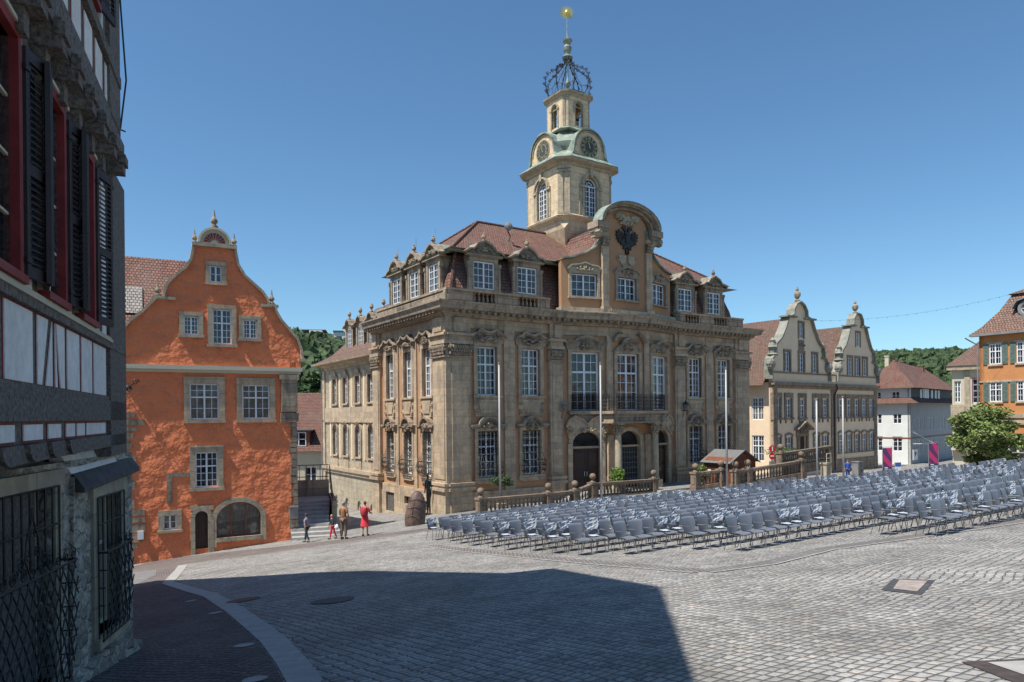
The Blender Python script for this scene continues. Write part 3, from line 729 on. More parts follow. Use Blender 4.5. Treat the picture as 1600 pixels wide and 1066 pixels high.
# --- projecting middle: french windows, doors
for i,(F,x,kd) in enumerate(((FL,LF/2,1),(FC,1.68,2),(FRt,LF/2,1))):
    z=.28;h=3.85;w=2.0
    m=MB(F); surround(m,x,z,w,h,.26,.12,False,tt=.2); m.build("window_surround",ST,hall_e)
    m=MB(F); hood_upper(m,x,z+h+.12,w+.2,30+i,kd); carve(m,x,-.16,z+h+.35,w*.55,.42,.24,22,60+i); m.build("hood",M['stone_d'],hall_e)
    window(hall_e,F,x,z,w,h,4,6,transom=.66,glassm='glass2' if i else 'glass',fr=.12,mt=.035)
    # door case
    m=MB(F); wd=2.0
    m.box(x-wd/2-.34,x-wd/2,-.16,.3,-5.2,-1.8); m.box(x+wd/2,x+wd/2+.34,-.16,.3,-5.2,-1.8)
    ap=[(x-wd/2*math.cos(t*PI/10),-1.8+.75*math.sin(t*PI/10)) for t in range(11)]
    m.ribbon(ap,.3,-.16,.3)
    m.box(x-wd/2,x+wd/2,-.02,.3,-2.14,-2.0)
    if kd==1:
        pts=[(-1.45,-.75),(-1.2,-.25),(-.85,-.08),(-.4,-.28),(0,-.62),(.4,-.28),(.85,-.08),(1.2,-.25),(1.45,-.75)]
        m.extr([(x+a,b) for a,b in pts]+[(x+1.3,-1.5),(x+1.02,-1.2),(x+.5,-.92),(x,-.85),(x-.5,-.92),(x-1.02,-1.2),(x-1.3,-1.5)],-.24,0)
        m.ribbon([(x+a,b) for a,b in pts],.1,-.34,0)
        for s in (-1,1): m.spiral((x+s*1.28,-.3,-.95),.24,1.5,.05,a0=PI/2,sgn=s)
        carve(m,x,-.26,-.95,1.1,.3,.16,18,80+i)
    m.build("door_case",ST,hall_e)
    m=MB(F)
    if kd==1:
        for s in (-1,1):
            m.box(x+(0.01 if s>0 else -.99),x+(.99 if s>0 else -.01),.16,.24,-4.88,-2.14)
            for zb,zt in ((-4.7,-4.15),(-4.0,-3.5),(-3.35,-2.4)): m.box(x+s*.5-.33,x+s*.5+.33,.12,.16,zb,zt); m.box(x+s*.5-.24,x+s*.5+.24,.10,.12,zb+.09,zt-.09)
            m.ribbon([(x+s*.5-.33,-2.4),(x+s*.5-.1,-2.28),(x+s*.5,-2.3),(x+s*.5+.1,-2.28),(x+s*.5+.33,-2.4)],.04,.10,.16)
        d=m.build("door",M['door'],hall_e)
        m=MB(F); m.tube([(x-.08,.08,-3.95),(x-.08,.04,-3.8),(x-.08,.08,-3.65)],.015); m.tube([(x+.1,.08,-3.95),(x+.1,.04,-3.8),(x+.1,.08,-3.65)],.015); m.build("handle",M['white'],d)
    else:
        m.box(x-1.0,x+1.0,.2,.26,-4.88,-2.14); d=m.build("door",M['iron'],hall_e)
        m=MB(F)
        for k in range(9): m.tube([(x-.9+.225*k,.1,-4.85),(x-.9+.225*k,.1,-2.16)],.016,4)
        for zz in (-4.6,-3.9,-3.2,-2.5): m.box(x-1,x+1,.08,.11,zz-.015,zz+.015)
        for k in range(8):
            for zz in (-4.25,-3.55,-2.85): m.spiral((x-.79+.225*k,.1,zz),.09,1.2,.01,a0=k,sgn=(-1)**k,n=8)
        m.build("gate_lattice",M['zinc'],d)
    m=MB(F)
    for k in range(9): m.spiral((x-.8+.2*k,.08,-1.75+.12*(k%2)),.13,1.4,.014,a0=k,sgn=(-1)**k,n=9)
    for k in range(11):
        a=PI*(k+.5)/11; m.tube([(x,.1,-1.98),(x-wd/2*.97*math.cos(a),.1,-1.85+.72*math.sin(a))],.014,4)
    m.extr([(x-wd/2,-2.0),(x+wd/2,-2.0)]+[(x+wd/2*math.cos(t*PI/10),-1.8+.75*math.sin(t*PI/10)) for t in range(11)],.2,.25)
    m.build("fanlight_grille",M['iron'],hall_e)
# french balcony rail on the left, small one at right
def rail(m,pts,z0,z1,sp=.105):
    for a,b in zip(pts[:-1],pts[1:]):
        a=Vector(a);b=Vector(b);L=(b-a).length; n=max(2,int(L/sp))
        for zz in (z0,z0+.12,z1-.14,z1): m.tube([(a.x,a.y,zz),(b.x,b.y,zz)],.016,4)
        for i in range(n+1):
            p=a.lerp(b,i/n); big=(i%5==0); m.tube([(p.x,p.y,z0),(p.x,p.y,z1)],.03 if big else .014,4)
            if i<n:
                q=a.lerp(b,(i+.5)/n)
                for k,zz in enumerate((.28,.5,.72)): 
                    c=z0+(z1-z0)*zz; dx=(b-a).normalized()
                    pp=[(q.x+dx.x*.055*math.cos(t),q.y+dx.y*.055*math.cos(t),c+.1*math.sin(t)) for t in (0,1.2,2.4,3.6,4.8,5.6)]
                    m.tube(pp,.015,4)
m=MB(FL); rail(m,[(LF/2-1.1,-.30),(LF/2+1.0,-.30)],.33,1.36)
hp("balcony_rail",m,M['iron'])
m=MB(FL); m.box(LF/2-1.3,LF/2+1.15,-.42,0,.10,.28); m.extr([(LF/2-1.2,.1),(LF/2,-.5),(LF/2+1.2,.1)],-.2,0); hp("balcony_slab",m,M['stone_d'])
# central balcony on columns
bx0,bx1=-0.85,4.2; by=-1.35
m=MB(FC); m.box(bx0,bx1,by,0,.10,.28); m.box(bx0+.12,bx1-.12,by+.12,0,-.12,.10); m.box(bx0+.2,bx1-.2,by+.2,0,-.42,-.12); m.box(bx0+.06,bx1-.06,by+.08,0,-.52,-.42)
carve(m,1.68,by+.2,-.26,1.0,.26,.12,16,91)
hp("balcony_slab",m,M['stone_d'])
m=MB(FC); rail(m,[(bx0+.05,-.05),(bx0+.05,by+.4),(bx0+.35,by+.06),(bx1-.35,by+.06),(bx1-.05,by+.4),(bx1-.05,-.05)],.3,1.34)
hp("balcony_rail",m,M['iron'])
for xx in (0.0,3.36):
    m=MB(FC); yy=by+.5
    m.box(xx-.34,xx+.34,yy-.34,yy+.34,-5.3,-4.35); m.lathe([(.30,-4.35),(.30,-4.27),(.25,-4.2),(.27,-4.12),(.225,-4.05),(.235,-2.8),(.20,-1.25)],xx,yy,20); m.box(xx-.30,xx+.30,yy-.30,yy+.30,-.62,-.5)
    o=hp("column",m,M['stone_l'],False)
    c=MB(FC)
    for r,zz,n in ((.22,-1.12,8),(.26,-.95,8),(.3,-.78,8)):
        for k in range(n):
            a=2*PI*(k+.5*(n%2))/n+zz; c.blob((xx+r*math.cos(a),yy+r*math.sin(a),zz),(.09,.09,.11),k,.4,0,5,3)
    for sx in (-1,1):
        for sy in (-1,1): c.spiral((xx+sx*.27,yy+sy*.27,-.72),.1,1.2,.03,sgn=sx,n=8)
    c.build("capital",M['stone_d'],o)
# pilasters flanking the middle
for F,x in ((FC,.0),(FC,P3x-P2x)):
    m=MB(F); m.box(x-.26,x+.26,-.2,0,HB,-1.3); m.box(x-.3,x+.3,-.26,0,-4.3,-4.0); hp("door_pilaster",m,ST)
    m=MB(F); m.box(x-.24,x+.24,-.14,0,.3,Zo); hp("wall_strip",m,ST)
# --- balustrade over the cornice
zb0,zb1=6.62,7.52
parap=[(0.12,D_),(.12,.12),(P1x-.35,.12)]
def parapet(F,x0,x1,wins,y0=.1):
    m=MB(F)
    m.box(x0,x1,y0,y0+.38,zb0-.1,zb0+.12); m.box(x0-.0,x1+.0,y0-.06,y0+.44,zb1-.13,zb1)
    xs_=[x0]
    for c,hw in wins: xs_+=[c-hw,c+hw]
    xs_.append(x1)
    for i in range(0,len(xs_),2):
        a,b=xs_[i],xs_[i+1]; m.box(a,b,y0+.04,y0+.34,zb0+.12,zb1-.13)
        if b-a>.5: m.box(a+.14,b-.14,y0-.01,y0+.04,zb0+.22,zb1-.23)
    o=hp("roof_balustrade",m,M['stone_d'])
    for c,hw in wins:
        n=5; k=MB(); baluster_row(k,F,c-hw,c+hw,y0+.2,zb0+.12,zb1-.13,n,r=.085)
        k.build("baluster_group",M['stone_d'],o)
parapet(Ff,.0,P1x-.7,[(2.66,.75),(5.85,.75)]); parapet(Ff,P4x+.7,W_,[(W_-5.85,.75),(W_-2.66,.75)])
parapet(Fs,.1,D_-.1,[(x,.62) for x in SXs])
m=MB()
for F,a,b in ((FL,-.1,LF),(FC,0,P3x-P2x),(FRt,0,LF+.1)): m.at(F).box(a,b,-.35,.4,zb0-.1,6.98)
hp("attic_plinth",m,M['stone_l'])
# --- roof
ins0,ins1=.62,1.05; zE=10.05
def rectp(i): return [(i,i),(W_-i,i),(W_-i,D_-i),(i,D_-i)]
m=MB()
lv=[(.62,6.6),(.66,7.35),(.80,8.1),(1.1,9.0),(1.35,9.85)]
for (i0,z0),(i1,z1) in zip(lv[:-1],lv[1:]):
    a=[(x,y,z0) for x,y in rectp(i0)]; b=[(x,y,z1) for x,y in rectp(i1)]
    for k in range(4): m.add([a[k],a[(k+1)%4],b[(k+1)%4],b[k]],[(0,1,2,3)])
ie=.85; a=[(x,y,zE) for x,y in rectp(ie)]
rz_=13.25; r0=(D_/2,D_/2,rz_); r1=(W_-D_/2,D_/2,rz_)
m.add([a[0],a[1],r1,r0],[(0,1,2,3)]); m.add([a[1],a[2],r1],[(0,1,2)]); m.add([a[2],a[3],r0,r1],[(0,1,2,3)]); m.add([a[3],a[0],r0],[(0,1,2)])
# roof behind the gable
gx0,gx1=8.9,17.7; gm=13.3; gy=.35
vp=[(0,12.5),(.12,12.0),(.45,11.45),(.95,10.95),(1.7,10.5),(2.5,10.22),(3.3,10.08)]
for (xa,za_),(xb,zb_) in zip(vp[:-1],vp[1:]):
    for q0,q1 in ((P2x-xb,P2x-xa),(P3x+xa,P3x+xb)):
        z0_,z1_=(zb_,za_) if q0<P2x else (za_,zb_)
        m.add([(q0,-.3,z0_-.03),(q1,-.3,z1_-.03),(q1,5.3,z1_-.03),(q0,5.3,z0_-.03)],[(0,1,2,3)])
m.add([(P2x,-.3,12.5),(gm,-.3,13.3),(gm,5.3,13.3),(P2x,5.3,12.5)],[(0,1,2,3)]); m.add([(gm,-.3,13.3),(P3x,-.3,12.5),(P3x,5.3,12.5),(gm,5.3,13.3)],[(0,1,2,3)])
rf=hp("roof",m,M['tile'])
m=MB(); rp=[(p[0],p[1]) for p in rectp(ie)][::-1]
m.sweep([rp[0],rp[1],rp[2],rp[3]],[(-.5,zE-.24),(.06,zE-.2),(.10,zE-.02),(.02,zE+.03),(-.1,zE+.05)],closed=True); m.build("gutter",M['copper'],rf)
m=MB()
for a_,b_ in ((a[0],r0),(a[1],r1),(a[3],r0),(a[2],r1),(r0,r1)):
    A=Vector(a_);B=Vector(b_); n=int((B-A).length/.38)
    for i in range(n):
        p=A.lerp(B,i/n);q=A.lerp(B,(i+1.1)/n); m.tube([p+Vector((0,0,.02)),q+Vector((0,0,.05))],.10,6,r1=.08)
for i in range(8):
    (i0,z0),(i1,z1)=lv[min(3,i//2)],lv[min(4,i//2+1)]; t=(i%2)/2; ii=i0+(i1-i0)*t; z=z0+(z1-z0)*t; i2=i0+(i1-i0)*(t+.5); z2=z0+(z1-z0)*(t+.5)
    m.tube([(ii,ii,z+.03),(i2,i2,z2+.06)],.11,6,r1=.09)
m.build("ridge_tiles",M['tile3'],rf)
# --- dormers
def dormer(F,x,w,sd,depth=2.0):
    y=.55; z0=7.35; h=1.75; zw=7.72; yb=y+depth
    m=MB(F); t=.26
    m.extr([(x-w/2-t,z0),(x+w/2+t,z0),(x+w/2+t,9.75),(x-w/2-t,9.75)],y,y+.25,0,[rect(x,zw,w,1.68)])
    for s in (-1,1):   # cheeks
        xa=x+s*(w/2+t)
        m.box(xa,xa-s*.12,y+.25,yb,z0-.4,9.8)
        m.box(xa-s*.02,xa+s*.12,y-.06,y+.12,z0,9.1); m.box(xa-s*.02,xa+s*.16,y-.1,y+.14,9.1,9.3)
        m.extr([(xa,z0),(xa+s*.35,z0),(xa+s*.18,z0+.35),(xa+s*.1,z0+.9),(xa,z0+1.3)],y,y+.14)
    hw=w/2+.5
    m.box(x-hw,x+hw,y-.16,y+.3,9.68,9.8)
    pts=[(-hw-.06,9.82),(-hw+.18,9.98),(-hw*.6,10.02),(-hw*.38,10.35),(0,10.56),(hw*.38,10.35),(hw*.6,10.02),(hw-.18,9.98),(hw+.06,9.82)]
    m.extr([(x-hw,9.8),(x+hw,9.8)]+[(x+a,b) for a,b in pts[::-1]],y,y+.25)
    m.ribbon([(x+a,b) for a,b in pts],.11,y-.22,y+.35)
    o=hp("dormer",m,M['stone_d'])
    c=MB(F); carve(c,x,y-.02,10.05,w*.8,.4,.16,20,sd); c.build("relief",M['stone_d'],o)
    c=MB(F); c.lathe([(.06,10.62),(.12,10.66),(.07,10.74),(.15,10.86),(.13,10.98),(.05,11.05),(.07,11.1),(.02,11.16)],x,y+.05,8); c.tube([(x+.2,y+.1,10.6),(x+.2,y+.1,11.55)],.012,4); c.build("finial",M['stone_d'],o)
    c=MB(F); c.ribbon([(x+a*1.0,b+.1) for a,b in pts],.03,y+.36,yb+1.0); c.build("dormer_roof",M['copper'],o)
    a_,b_=win_meshes(w,1.66,4,4,glassm='glass',fr=.075,mt=.03)
    # frame and glass share one child so that the depth of the tree stays at three
    c=MB(F)
    for me,mi in ((a_,0),(b_,1)):
        off=len(c.v); c.v+=[F@Vector((x+v.co.x,y+.14+v.co.y,zw+v.co.z)) for v in me.vertices]; c.f+=[[i+off for i in p.vertices] for p in me.polygons]; c.mi+=[mi]*len(me.polygons)
    c.build("window",[M['white'],M['glass']],o)
for i,x in enumerate(BAYX): dormer(Ff,x+.25 if x<13 else x-.25,1.5,100+i)
for i,x in enumerate(SXs): dormer(Fs,x-.3,1.35,110+i,1.6)
# --- curved gable over the middle
cw=P3x-P2x; cm=cw/2
def vol(s,off=0):  # volute curve in flank coordinates from the pilaster outwards
    return [(s*(0-off),12.55+off),(s*.12,12.0+off),(s*.45,11.45+off),(s*.95,10.95+off),(s*1.7,10.5+off),(s*2.5,10.22+off),(s*3.25,10.1+off)]
m=MB()
gw=dict(w=1.85,h=1.5,z=7.72)
v=[(LF+p[0]*-1 if False else LF-p[0],p[1]) for p in vol(1)]   # from the middle towards the left
m.at(FL).extr([(0.1,6.9),(LF,6.9)]+v+[(.1,10.1)],0,.4,0,[rect(LF/2,gw['z'],gw['w'],gw['h'])])
v2=[(p[0],p[1]) for p in vol(1)]
m.at(FRt).extr([(0,6.9),(LF-.1,6.9),(LF-.1,10.1)]+v2[::-1],0,.4,0,[rect(LF/2,gw['z'],gw['w'],gw['h'])])
m.at(FC)
aw=2.5; za=12.6; ah=1.4
arc=[(cm+aw*math.cos(t*PI/16),za+ah*math.sin(t*PI/16)) for t in range(17)]
m.extr([(0,6.9),(cw,6.9),(cw,za)]+[(cm+1.9*math.cos(t*PI/16),za+(ah-.2)*math.sin(t*PI/16)) for t in range(17)]+[(0,za)],0,.4,0,[rect(cm,gw['z'],1.7,gw['h'])])
g_=hp("gable",m,M['gable_ochre'])
m=MB(FC)
m.ribbon(arc[::-1],.16,-.65,.3); m.ribbon([(cm+(x-cm)*.95,za+(z-za)*.93) for x,z in arc[::-1]],.12,-.5,.3); m.ribbon([(cm+(x-cm)*.86,za+(z-za)*.8) for x,z in arc[::-1]],.14,-.3,.5)
for s,xx in ((-1,cm-2.45),(1,cm+2.45)):
    m.box(xx-.5,xx+.5,-.55,.5,za-.42,za-.0); m.box(xx-.42,xx+.42,-.42,.45,za-.62,za-.42); m.box(xx-.3,xx+.3,-.32,.4,za-.95,za-.62)
    m.blob((xx+s*.3,-.3,za-.75),(.3,.35,.32),4,.35)
hp("gable_arch",m,M['stone_d'])
m=MB(FC)
m.ribbon([(cm+(x-cm)*1.065,za+(z-za)*1.12) for x,z in arc[::-1]],.03,-.7,.25)
for F,v,sg in ((FL,v,1),(FRt,v2,-1)):
    m.at(F); q=v[::-1] if sg>0 else v
    m.ribbon(q,.10,-.22,.55)
m.build("gable_coping",M['copper'],hall_e)
for xx in (cm-1.98,cm+1.98):
    m=MB(FC); m.box(xx-.26,xx+.26,-.18,0,6.95,11.1); m.box(xx-.22,xx+.22,-.2,0,11.7,12.0); m.box(xx-.34,xx+.34,-.3,0,6.9,7.12); o=hp("gable_pilaster",m,ST)
    c=MB(FC)
    for row in range(3):
        for k in range(4): c.blob((xx-.22+.15*k,-.24-.04*row,11.2+.2*row),(.09,.1,.12),k+row,.4,0,5,3)
    c.build("capital",M['stone_d'],o)
for i,(F,x,w) in enumerate(((FL,LF/2,1.85),(FC,cm,1.7),(FRt,LF/2,1.85))):
    m=MB(F); surround(m,x,gw['z'],w,gw['h'],.2,.1,True,tt=.14)
    hw=w/2+.3; z=gw['z']+gw['h']+.12
    pts=[(-hw,.1),(-hw*.75,.36),(-hw*.35,.42),(0,.55),(hw*.35,.42),(hw*.75,.36),(hw,.1)]
    m.extr([(x-hw*.9,z),(x+hw*.9,z)]+[(x+a,z+b) for a,b in pts[::-1]],-.1,0); m.ribbon([(x+a,z+b) for a,b in pts],.09,-.22,0)
    carve(m,x,-.1,z+.2,w*.6,.34,.14,18,130+i)
    m.build("window_surround",M['stone_l'] if i==0 else M['stone_d'],hall_e)
    window(hall_e,F,x,gw['z'],w,gw['h'],4,3,y=.18,fr=.08,mt=.035)
# eagle and arms
m=MB(FC); ec=cm; ez=11.85
half=[(0,-.55),(.10,-.75),(.16,-1.0),(.05,-1.1),(.2,-.62),(.34,-.75),(.36,-.55),(.2,-.42),(.45,-.5),(.62,-.42),(.55,-.3),(.8,-.32),(.78,-.16),(.95,-.1),(.86,.04),(1.02,.16),(.9,.24),(1.0,.42),(.8,.38),(.72,.56),(.6,.36),(.45,.42),(.38,.2),(.22,.18),(.2,.42),(.34,.62),(.46,.6),(.44,.74),(.26,.84),(.1,.74),(.06,.45),(0,.42)]
poly=[(ec+x,ez+z) for x,z in half]+[(ec-x,ez+z) for x,z in half[::-1][1:-1]]
m.extr(poly,-.14,-.03); m.extr([(ec-.16,ez-.3),(ec+.16,ez-.3),(ec+.2,ez+.15),(ec,ez+.3),(ec-.2,ez+.15)],-.2,-.14)
for s in (-1,1):
    for k in range(5): a=R(-35+k*26); m.tube([(ec+s*.3,-.16,ez),(ec+s*(.3+.6*math.cos(a)),-.13,ez+.6*math.sin(a))],.03,4)
hp("eagle",m,M['iron'])
m=MB(FC)
for s in (-1,1):
    m.extr([(ec+s*.4-.3,10.7),(ec+s*.4+.3,10.7),(ec+s*.4+.3,10.3),(ec+s*.4,10.0),(ec+s*.4-.3,10.3)],-.1,0); m.spiral((ec+s*.75,-.08,10.5),.2,1.3,.04,sgn=s)
m.extr([(ec-.35,10.05),(ec+.35,10.05),(ec+.3,9.75),(ec,9.5),(ec-.3,9.75)],-.1,0)
carve(m,ec,-.06,13.2,1.9,.5,.25,34,151); carve(m,ec,-.06,12.85,1.3,.3,.2,20,152)
hp("coat_of_arms",m,M['stone_l'])
# ------------------------------------------------------------------ tower of the town hall
TX,TY=W_/2,D_/2
def octv(a,c,z,cx=TX,cy=TY):
    return [(cx+x,cy+y,z) for x,y in ((-a+c,-a),(a-c,-a),(a,-a+c),(a,a-c),(a-c,a),(-a+c,a),(-a,a-c),(-a,-a+c))]
def loft(m,levels,mi=0,cap=True):
    L=[octv(*l) for l in levels]; vs=[p for l in L for p in l]; fs=[]
    for j in range(len(L)-1):
        for i in range(8): fs.append((j*8+i,j*8+(i+1)%8,(j+1)*8+(i+1)%8,(j+1)*8+i))
    if cap: fs.append(tuple((len(L)-1)*8+i for i in range(8))); fs.append(tuple(range(7,-1,-1)))
    return m.add(vs,fs,mi)
TA,TCc=2.45,.65
m=MB(); loft(m,[(1.35,.02,11.0),(2.2,.02,13.2),(2.30,.55,13.75),(2.55,.68,14.0),(2.6,.7,14.12),(2.50,.67,14.2)])
Tf=[FR(TX,TY-TA,0),FR(TX+TA,TY,90),FR(TX,TY+TA,180),FR(TX-TA,TY,-90)]
hw=TA-TCc
for F in Tf: m.at(F).extr([(-hw,14.1),(hw,14.1),(hw,17.75),(-hw,17.75)],0,.3,0,[archh(0,14.25,1.15,2.75,.575)])
m.at(I4)
for i in (1,3,5,7):
    A=Vector(octv(TA,TCc,14.1)[i]);B=Vector(octv(TA,TCc,14.1)[(i+1)%8]); m.add([A,B,B+Vector((0,0,3.65)),A+Vector((0,0,3.65))],[(0,1,2,3)])
tower=hp("tower",m,M['stone_t'])
def tp(name,m,mats,sm=False): return m.build(name,mats,tower,sm)
def tinst(F,x,z,w,h,c_,r_,**k):
    a_,b_=win_meshes(w,h,c_,r_,**k); c=MB(F)
    for me,mi in ((a_,0),(b_,1)):
        off=len(c.v); c.v+=[F@Vector((x+v.co.x,.16+v.co.y,z+v.co.z)) for v in me.vertices]; c.f+=[[i+off for i in p.vertices] for p in me.polygons]; c.mi+=[mi]*len(me.polygons)
    c.build("window",[M['white'],M['glass']],tower)
# build() subtracts the base of the direct parent only, so give the tower the same base as the hall
ZB[tower.name]=HB
for F in Tf:
    m=MB(F)
    ap=[(-.575*math.cos(t*PI/10),16.42+.575*math.sin(t*PI/10)) for t in range(11)]
    m.ribbon(ap,.17,-.09,.1); m.ribbon([(a*1.3,16.42+(b-16.42)*1.3) for a,b in ap],.12,-.2,0)
    for s in (-1,1):
        m.box(s*.575,s*.76,-.09,.1,14.25,16.42); m.box(s*.62,s*1.02,-.16,0,16.2,16.42)
        m.box(s*1.02,s*.80,-.06,0,14.25,16.2)
    m.box(-.12,.12,-.22,0,17.0,17.6); m.box(-.8,.8,-.12,.1,14.12,14.25)
    tp("window_surround",m,M['stone_l'])
    tinst(F,0,14.25,1.13,2.72,4,6,arch=.56,fr=.07,mt=.035)
m=MB()
for i in (1,3,5,7):
    A=Vector(octv(TA,TCc,0)[i]);B=Vector(octv(TA,TCc,0)[(i+1)%8]); ang=math.degrees(math.atan2(B.y-A.y,B.x-A.x)); L=(B-A).length
    m=MB(FR(A.x,A.y,ang))
    for x0,x1 in ((.04,.40),(L-.40,L-.04)):
        m.box(x0,x1,-.10,.02,14.35,17.15); m.box(x0-.04,x1+.04,-.14,.02,14.2,14.4); m.box(x0-.04,x1+.04,-.16,.02,17.15,17.32)
    m.box(-.05,L+.05,-.12,.02,17.4,17.75)
    tp("corner_strip",m,M['stone_l'])
m=MB(); loft(m,[(2.46,.65,17.6),(2.55,.68,17.66),(2.6,.7,17.8),(2.9,.78,17.92),(2.95,.8,18.0),(2.95,.8,18.02)],cap=True); tp("cornice",m,M['stone_l'])
m=MB(); loft(m,[(2.98,.8,18.03),(2.98,.8,18.08),(2.55,.78,18.4),(2.2,.80,18.75),(1.98,.85,19.0),(2.06,.80,19.25),(2.12,.80,19.6),(2.02,.82,19.95),(1.7,.7,20.3),(1.45,.5,20.55),(1.38,.4,20.8)]); tp("copper_roof",m,M['copper'])
for F in [FR(TX,TY-2.35,0),FR(TX+2.35,TY,90),FR(TX,TY+2.35,180),FR(TX-2.35,TY,-90)]:
    pr=[(-1.75,18.25),(-1.6,18.4),(-1.42,18.7),(-1.36,19.1)]+[(-1.34*math.cos(t*PI/12),19.15+1.3*math.sin(t*PI/12)) for t in range(13)]+[(1.36,19.1),(1.42,18.7),(1.6,18.4),(1.75,18.25)]
    m=MB(F); m.extr([(-1.5,18.1),(1.5,18.1)]+pr[::-1],-.0,.8); tp("clock_gable",m,M['stone_t'])
    m=MB(F); m.ribbon(pr,.10,-.16,1.35); tp("clock_hood",m,M['copper'])
    m=MB(F); m.ribbon([(a*.9,19.15+(b-19.15)*.9) for a,b in pr[4:17]],.07,-.08,0); tp("moulding",m,M['stone_l'])
    m=MB(F)
    cz=19.25; n=40
    m.extr([(.80*math.cos(2*PI*t/n),cz+.80*math.sin(2*PI*t/n)) for t in range(n)],-.05,0,0)
    m.extr([(.74*math.cos(2*PI*t/n),cz+.74*math.sin(2*PI*t/n)) for t in range(n)],-.055,-.05,1)
    m.extr([(.46*math.cos(2*PI*t/n),cz+.46*math.sin(2*PI*t/n)) for t in range(n)],-.06,-.055,0)
    m.extr([(.42*math.cos(2*PI*t/n),cz+.42*math.sin(2*PI*t/n)) for t in range(n)],-.065,-.06,1)
    for t in range(12):
        a=2*PI*t/12; ww=.035 if t%3 else .06
        for o_ in ((-.05,.05) if t%2 else (0,-.07,.07)):
            dx,dz=math.sin(a),math.cos(a); px,pz=dz,-dx
            m.extr([(dx*.52+px*(o_-.016),cz+dz*.52+pz*(o_-.016)),(dx*.70+px*(o_-.016),cz+dz*.70+pz*(o_-.016)),(dx*.70+px*(o_+.016),cz+dz*.70+pz*(o_+.016)),(dx*.52+px*(o_+.016),cz+dz*.52+pz*(o_+.016))],-.075,-.055,2)
    def hand(a,l,ww):
        dx,dz=math.sin(a),math.cos(a); px,pz=dz,-dx
        m.extr([(-dx*.12+px*ww,cz-dz*.12+pz*ww),(-dx*.12-px*ww,cz-dz*.12-pz*ww),(dx*l,cz+dz*l)],-.10,-.08,2)
    hand(R(-15),.62,.035); hand(R(-22),.40,.05)
    tp("clock_face",m,[M['stone_l'],M['slate'],M['gold']])
# corner copper volutes seen between the clocks are the roof itself; lantern above
m=MB(); loft(m,[(1.75,.45,20.55),(1.8,.45,20.62),(1.5,.4,20.8),(1.36,.38,20.95)]); tp("lantern_base",m,M['copper'])
m=MB(); la,lc=1.25,.36
for F in [FR(TX,TY-la,0),FR(TX+la,TY,90),FR(TX,TY+la,180),FR(TX-la,TY,-90)]:
    h=la-lc; m.at(F).extr([(-h,20.9),(h,20.9),(h,23.25),(-h,23.25)],0,.22,0,[archh(0,21.15,.68,1.75,.34)])
m.at(I4)
for i in (1,3,5,7):
    A=Vector(octv(la,lc,20.9)[i]);B=Vector(octv(la,lc,20.9)[(i+1)%8]); m.add([A,B,B+Vector((0,0,2.35)),A+Vector((0,0,2.35))],[(0,1,2,3)])
tp("lantern",m,M['stone_t'])
m=MB()
for F in [FR(TX,TY-la,0),FR(TX+la,TY,90),FR(TX,TY+la,180),FR(TX-la,TY,-90)]:
    m.at(F); ap=[(-.34*math.cos(t*PI/8),22.56+.34*math.sin(t*PI/8)) for t in range(9)]
    m.ribbon(ap,.11,-.07,.08)
    for s in (-1,1): m.box(s*.34,s*.46,-.06,.08,21.15,22.5); m.box(s*.32,s*.52,-.1,.08,22.44,22.56)
    m.box(-.36,.36,.05,.09,22.50,22.56)
m.at(I4)
for i in (1,3,5,7):
    A=Vector(octv(la,lc,0)[i]);B=Vector(octv(la,lc,0)[(i+1)%8]); ang=math.degrees(math.atan2(B.y-A.y,B.x-A.x)); L=(B-A).length
    m.at(FR(A.x,A.y,ang)); m.box(.05,.21,-.06,.02,21.0,23.2); m.box(L-.21,L-.05,-.06,.02,21.0,23.2)
m.at(I4); loft(m,[(1.27,.36,23.2),(1.34,.38,23.26),(1.36,.38,23.36),(1.5,.42,23.44),(1.52,.42,23.54),(1.3,.36,23.62),(.8,.2,23.72)])
tp("lantern_cornice",m,M['stone_l'])
m=MB(); m.lathe([(.45,21.5),(.5,21.55),(.36,21.8),(.33,22.05),(.2,22.2),(.05,22.25)],TX,TY,12); m.box(TX-1,TX+1,TY-.05,TY+.05,22.2,22.3); tp("bell",m,M['dark_iron'])
m=MB()
for k in range(8):
    a=2*PI*k/8+PI/8; ca,sa=math.cos(a),math.sin(a)
    prf=[(1.42,23.66),(1.62,24.1),(1.74,24.6),(1.70,25.05),(1.5,25.4),(1.15,25.65),(.75,25.85),(.4,26.15),(.2,26.5)]
    m.tube([(TX+ca*r,TY+sa*r,z) for r,z in prf],.035,5)
    prf2=[(1.1,23.66),(1.2,24.2),(1.0,24.8),(.7,25.3),(.35,25.9)]
    m.tube([(TX+ca*r,TY+sa*r,z) for r,z in prf2],.02,4)
    for (r,z),q in zip(prf[1:],range(8)):
        for s in (-1,1):
            c_=Vector((TX+ca*(r+.06*s),TY+sa*(r+.06*s),z))
            pts=[c_+Vector((ca*.13*math.cos(t)*s,sa*.13*math.cos(t)*s,.13*math.sin(t))) for t in (0,1,2,3,4,4.9)]
            m.tube(pts,.018,3)
        m.blob((TX+ca*(r+.1),TY+sa*(r+.1),z),(.06,.06,.07),q,.4,0,5,3)
    b=2*PI*(k+1)/8+PI/8
    m.tube([(TX+1.42*ca,TY+1.42*sa,23.7),(TX+1.42*math.cos(b),TY+1.42*math.sin(b),23.7)],.03,4)
    m.tube([(TX+1.66*ca,TY+1.66*sa,24.25),(TX+1.5*math.cos((a+b)/2),TY+1.5*math.sin((a+b)/2),24.0),(TX+1.66*math.cos(b),TY+1.66*math.sin(b),24.25)],.018,4)
tp("iron_crown",m,M['dark_iron'])
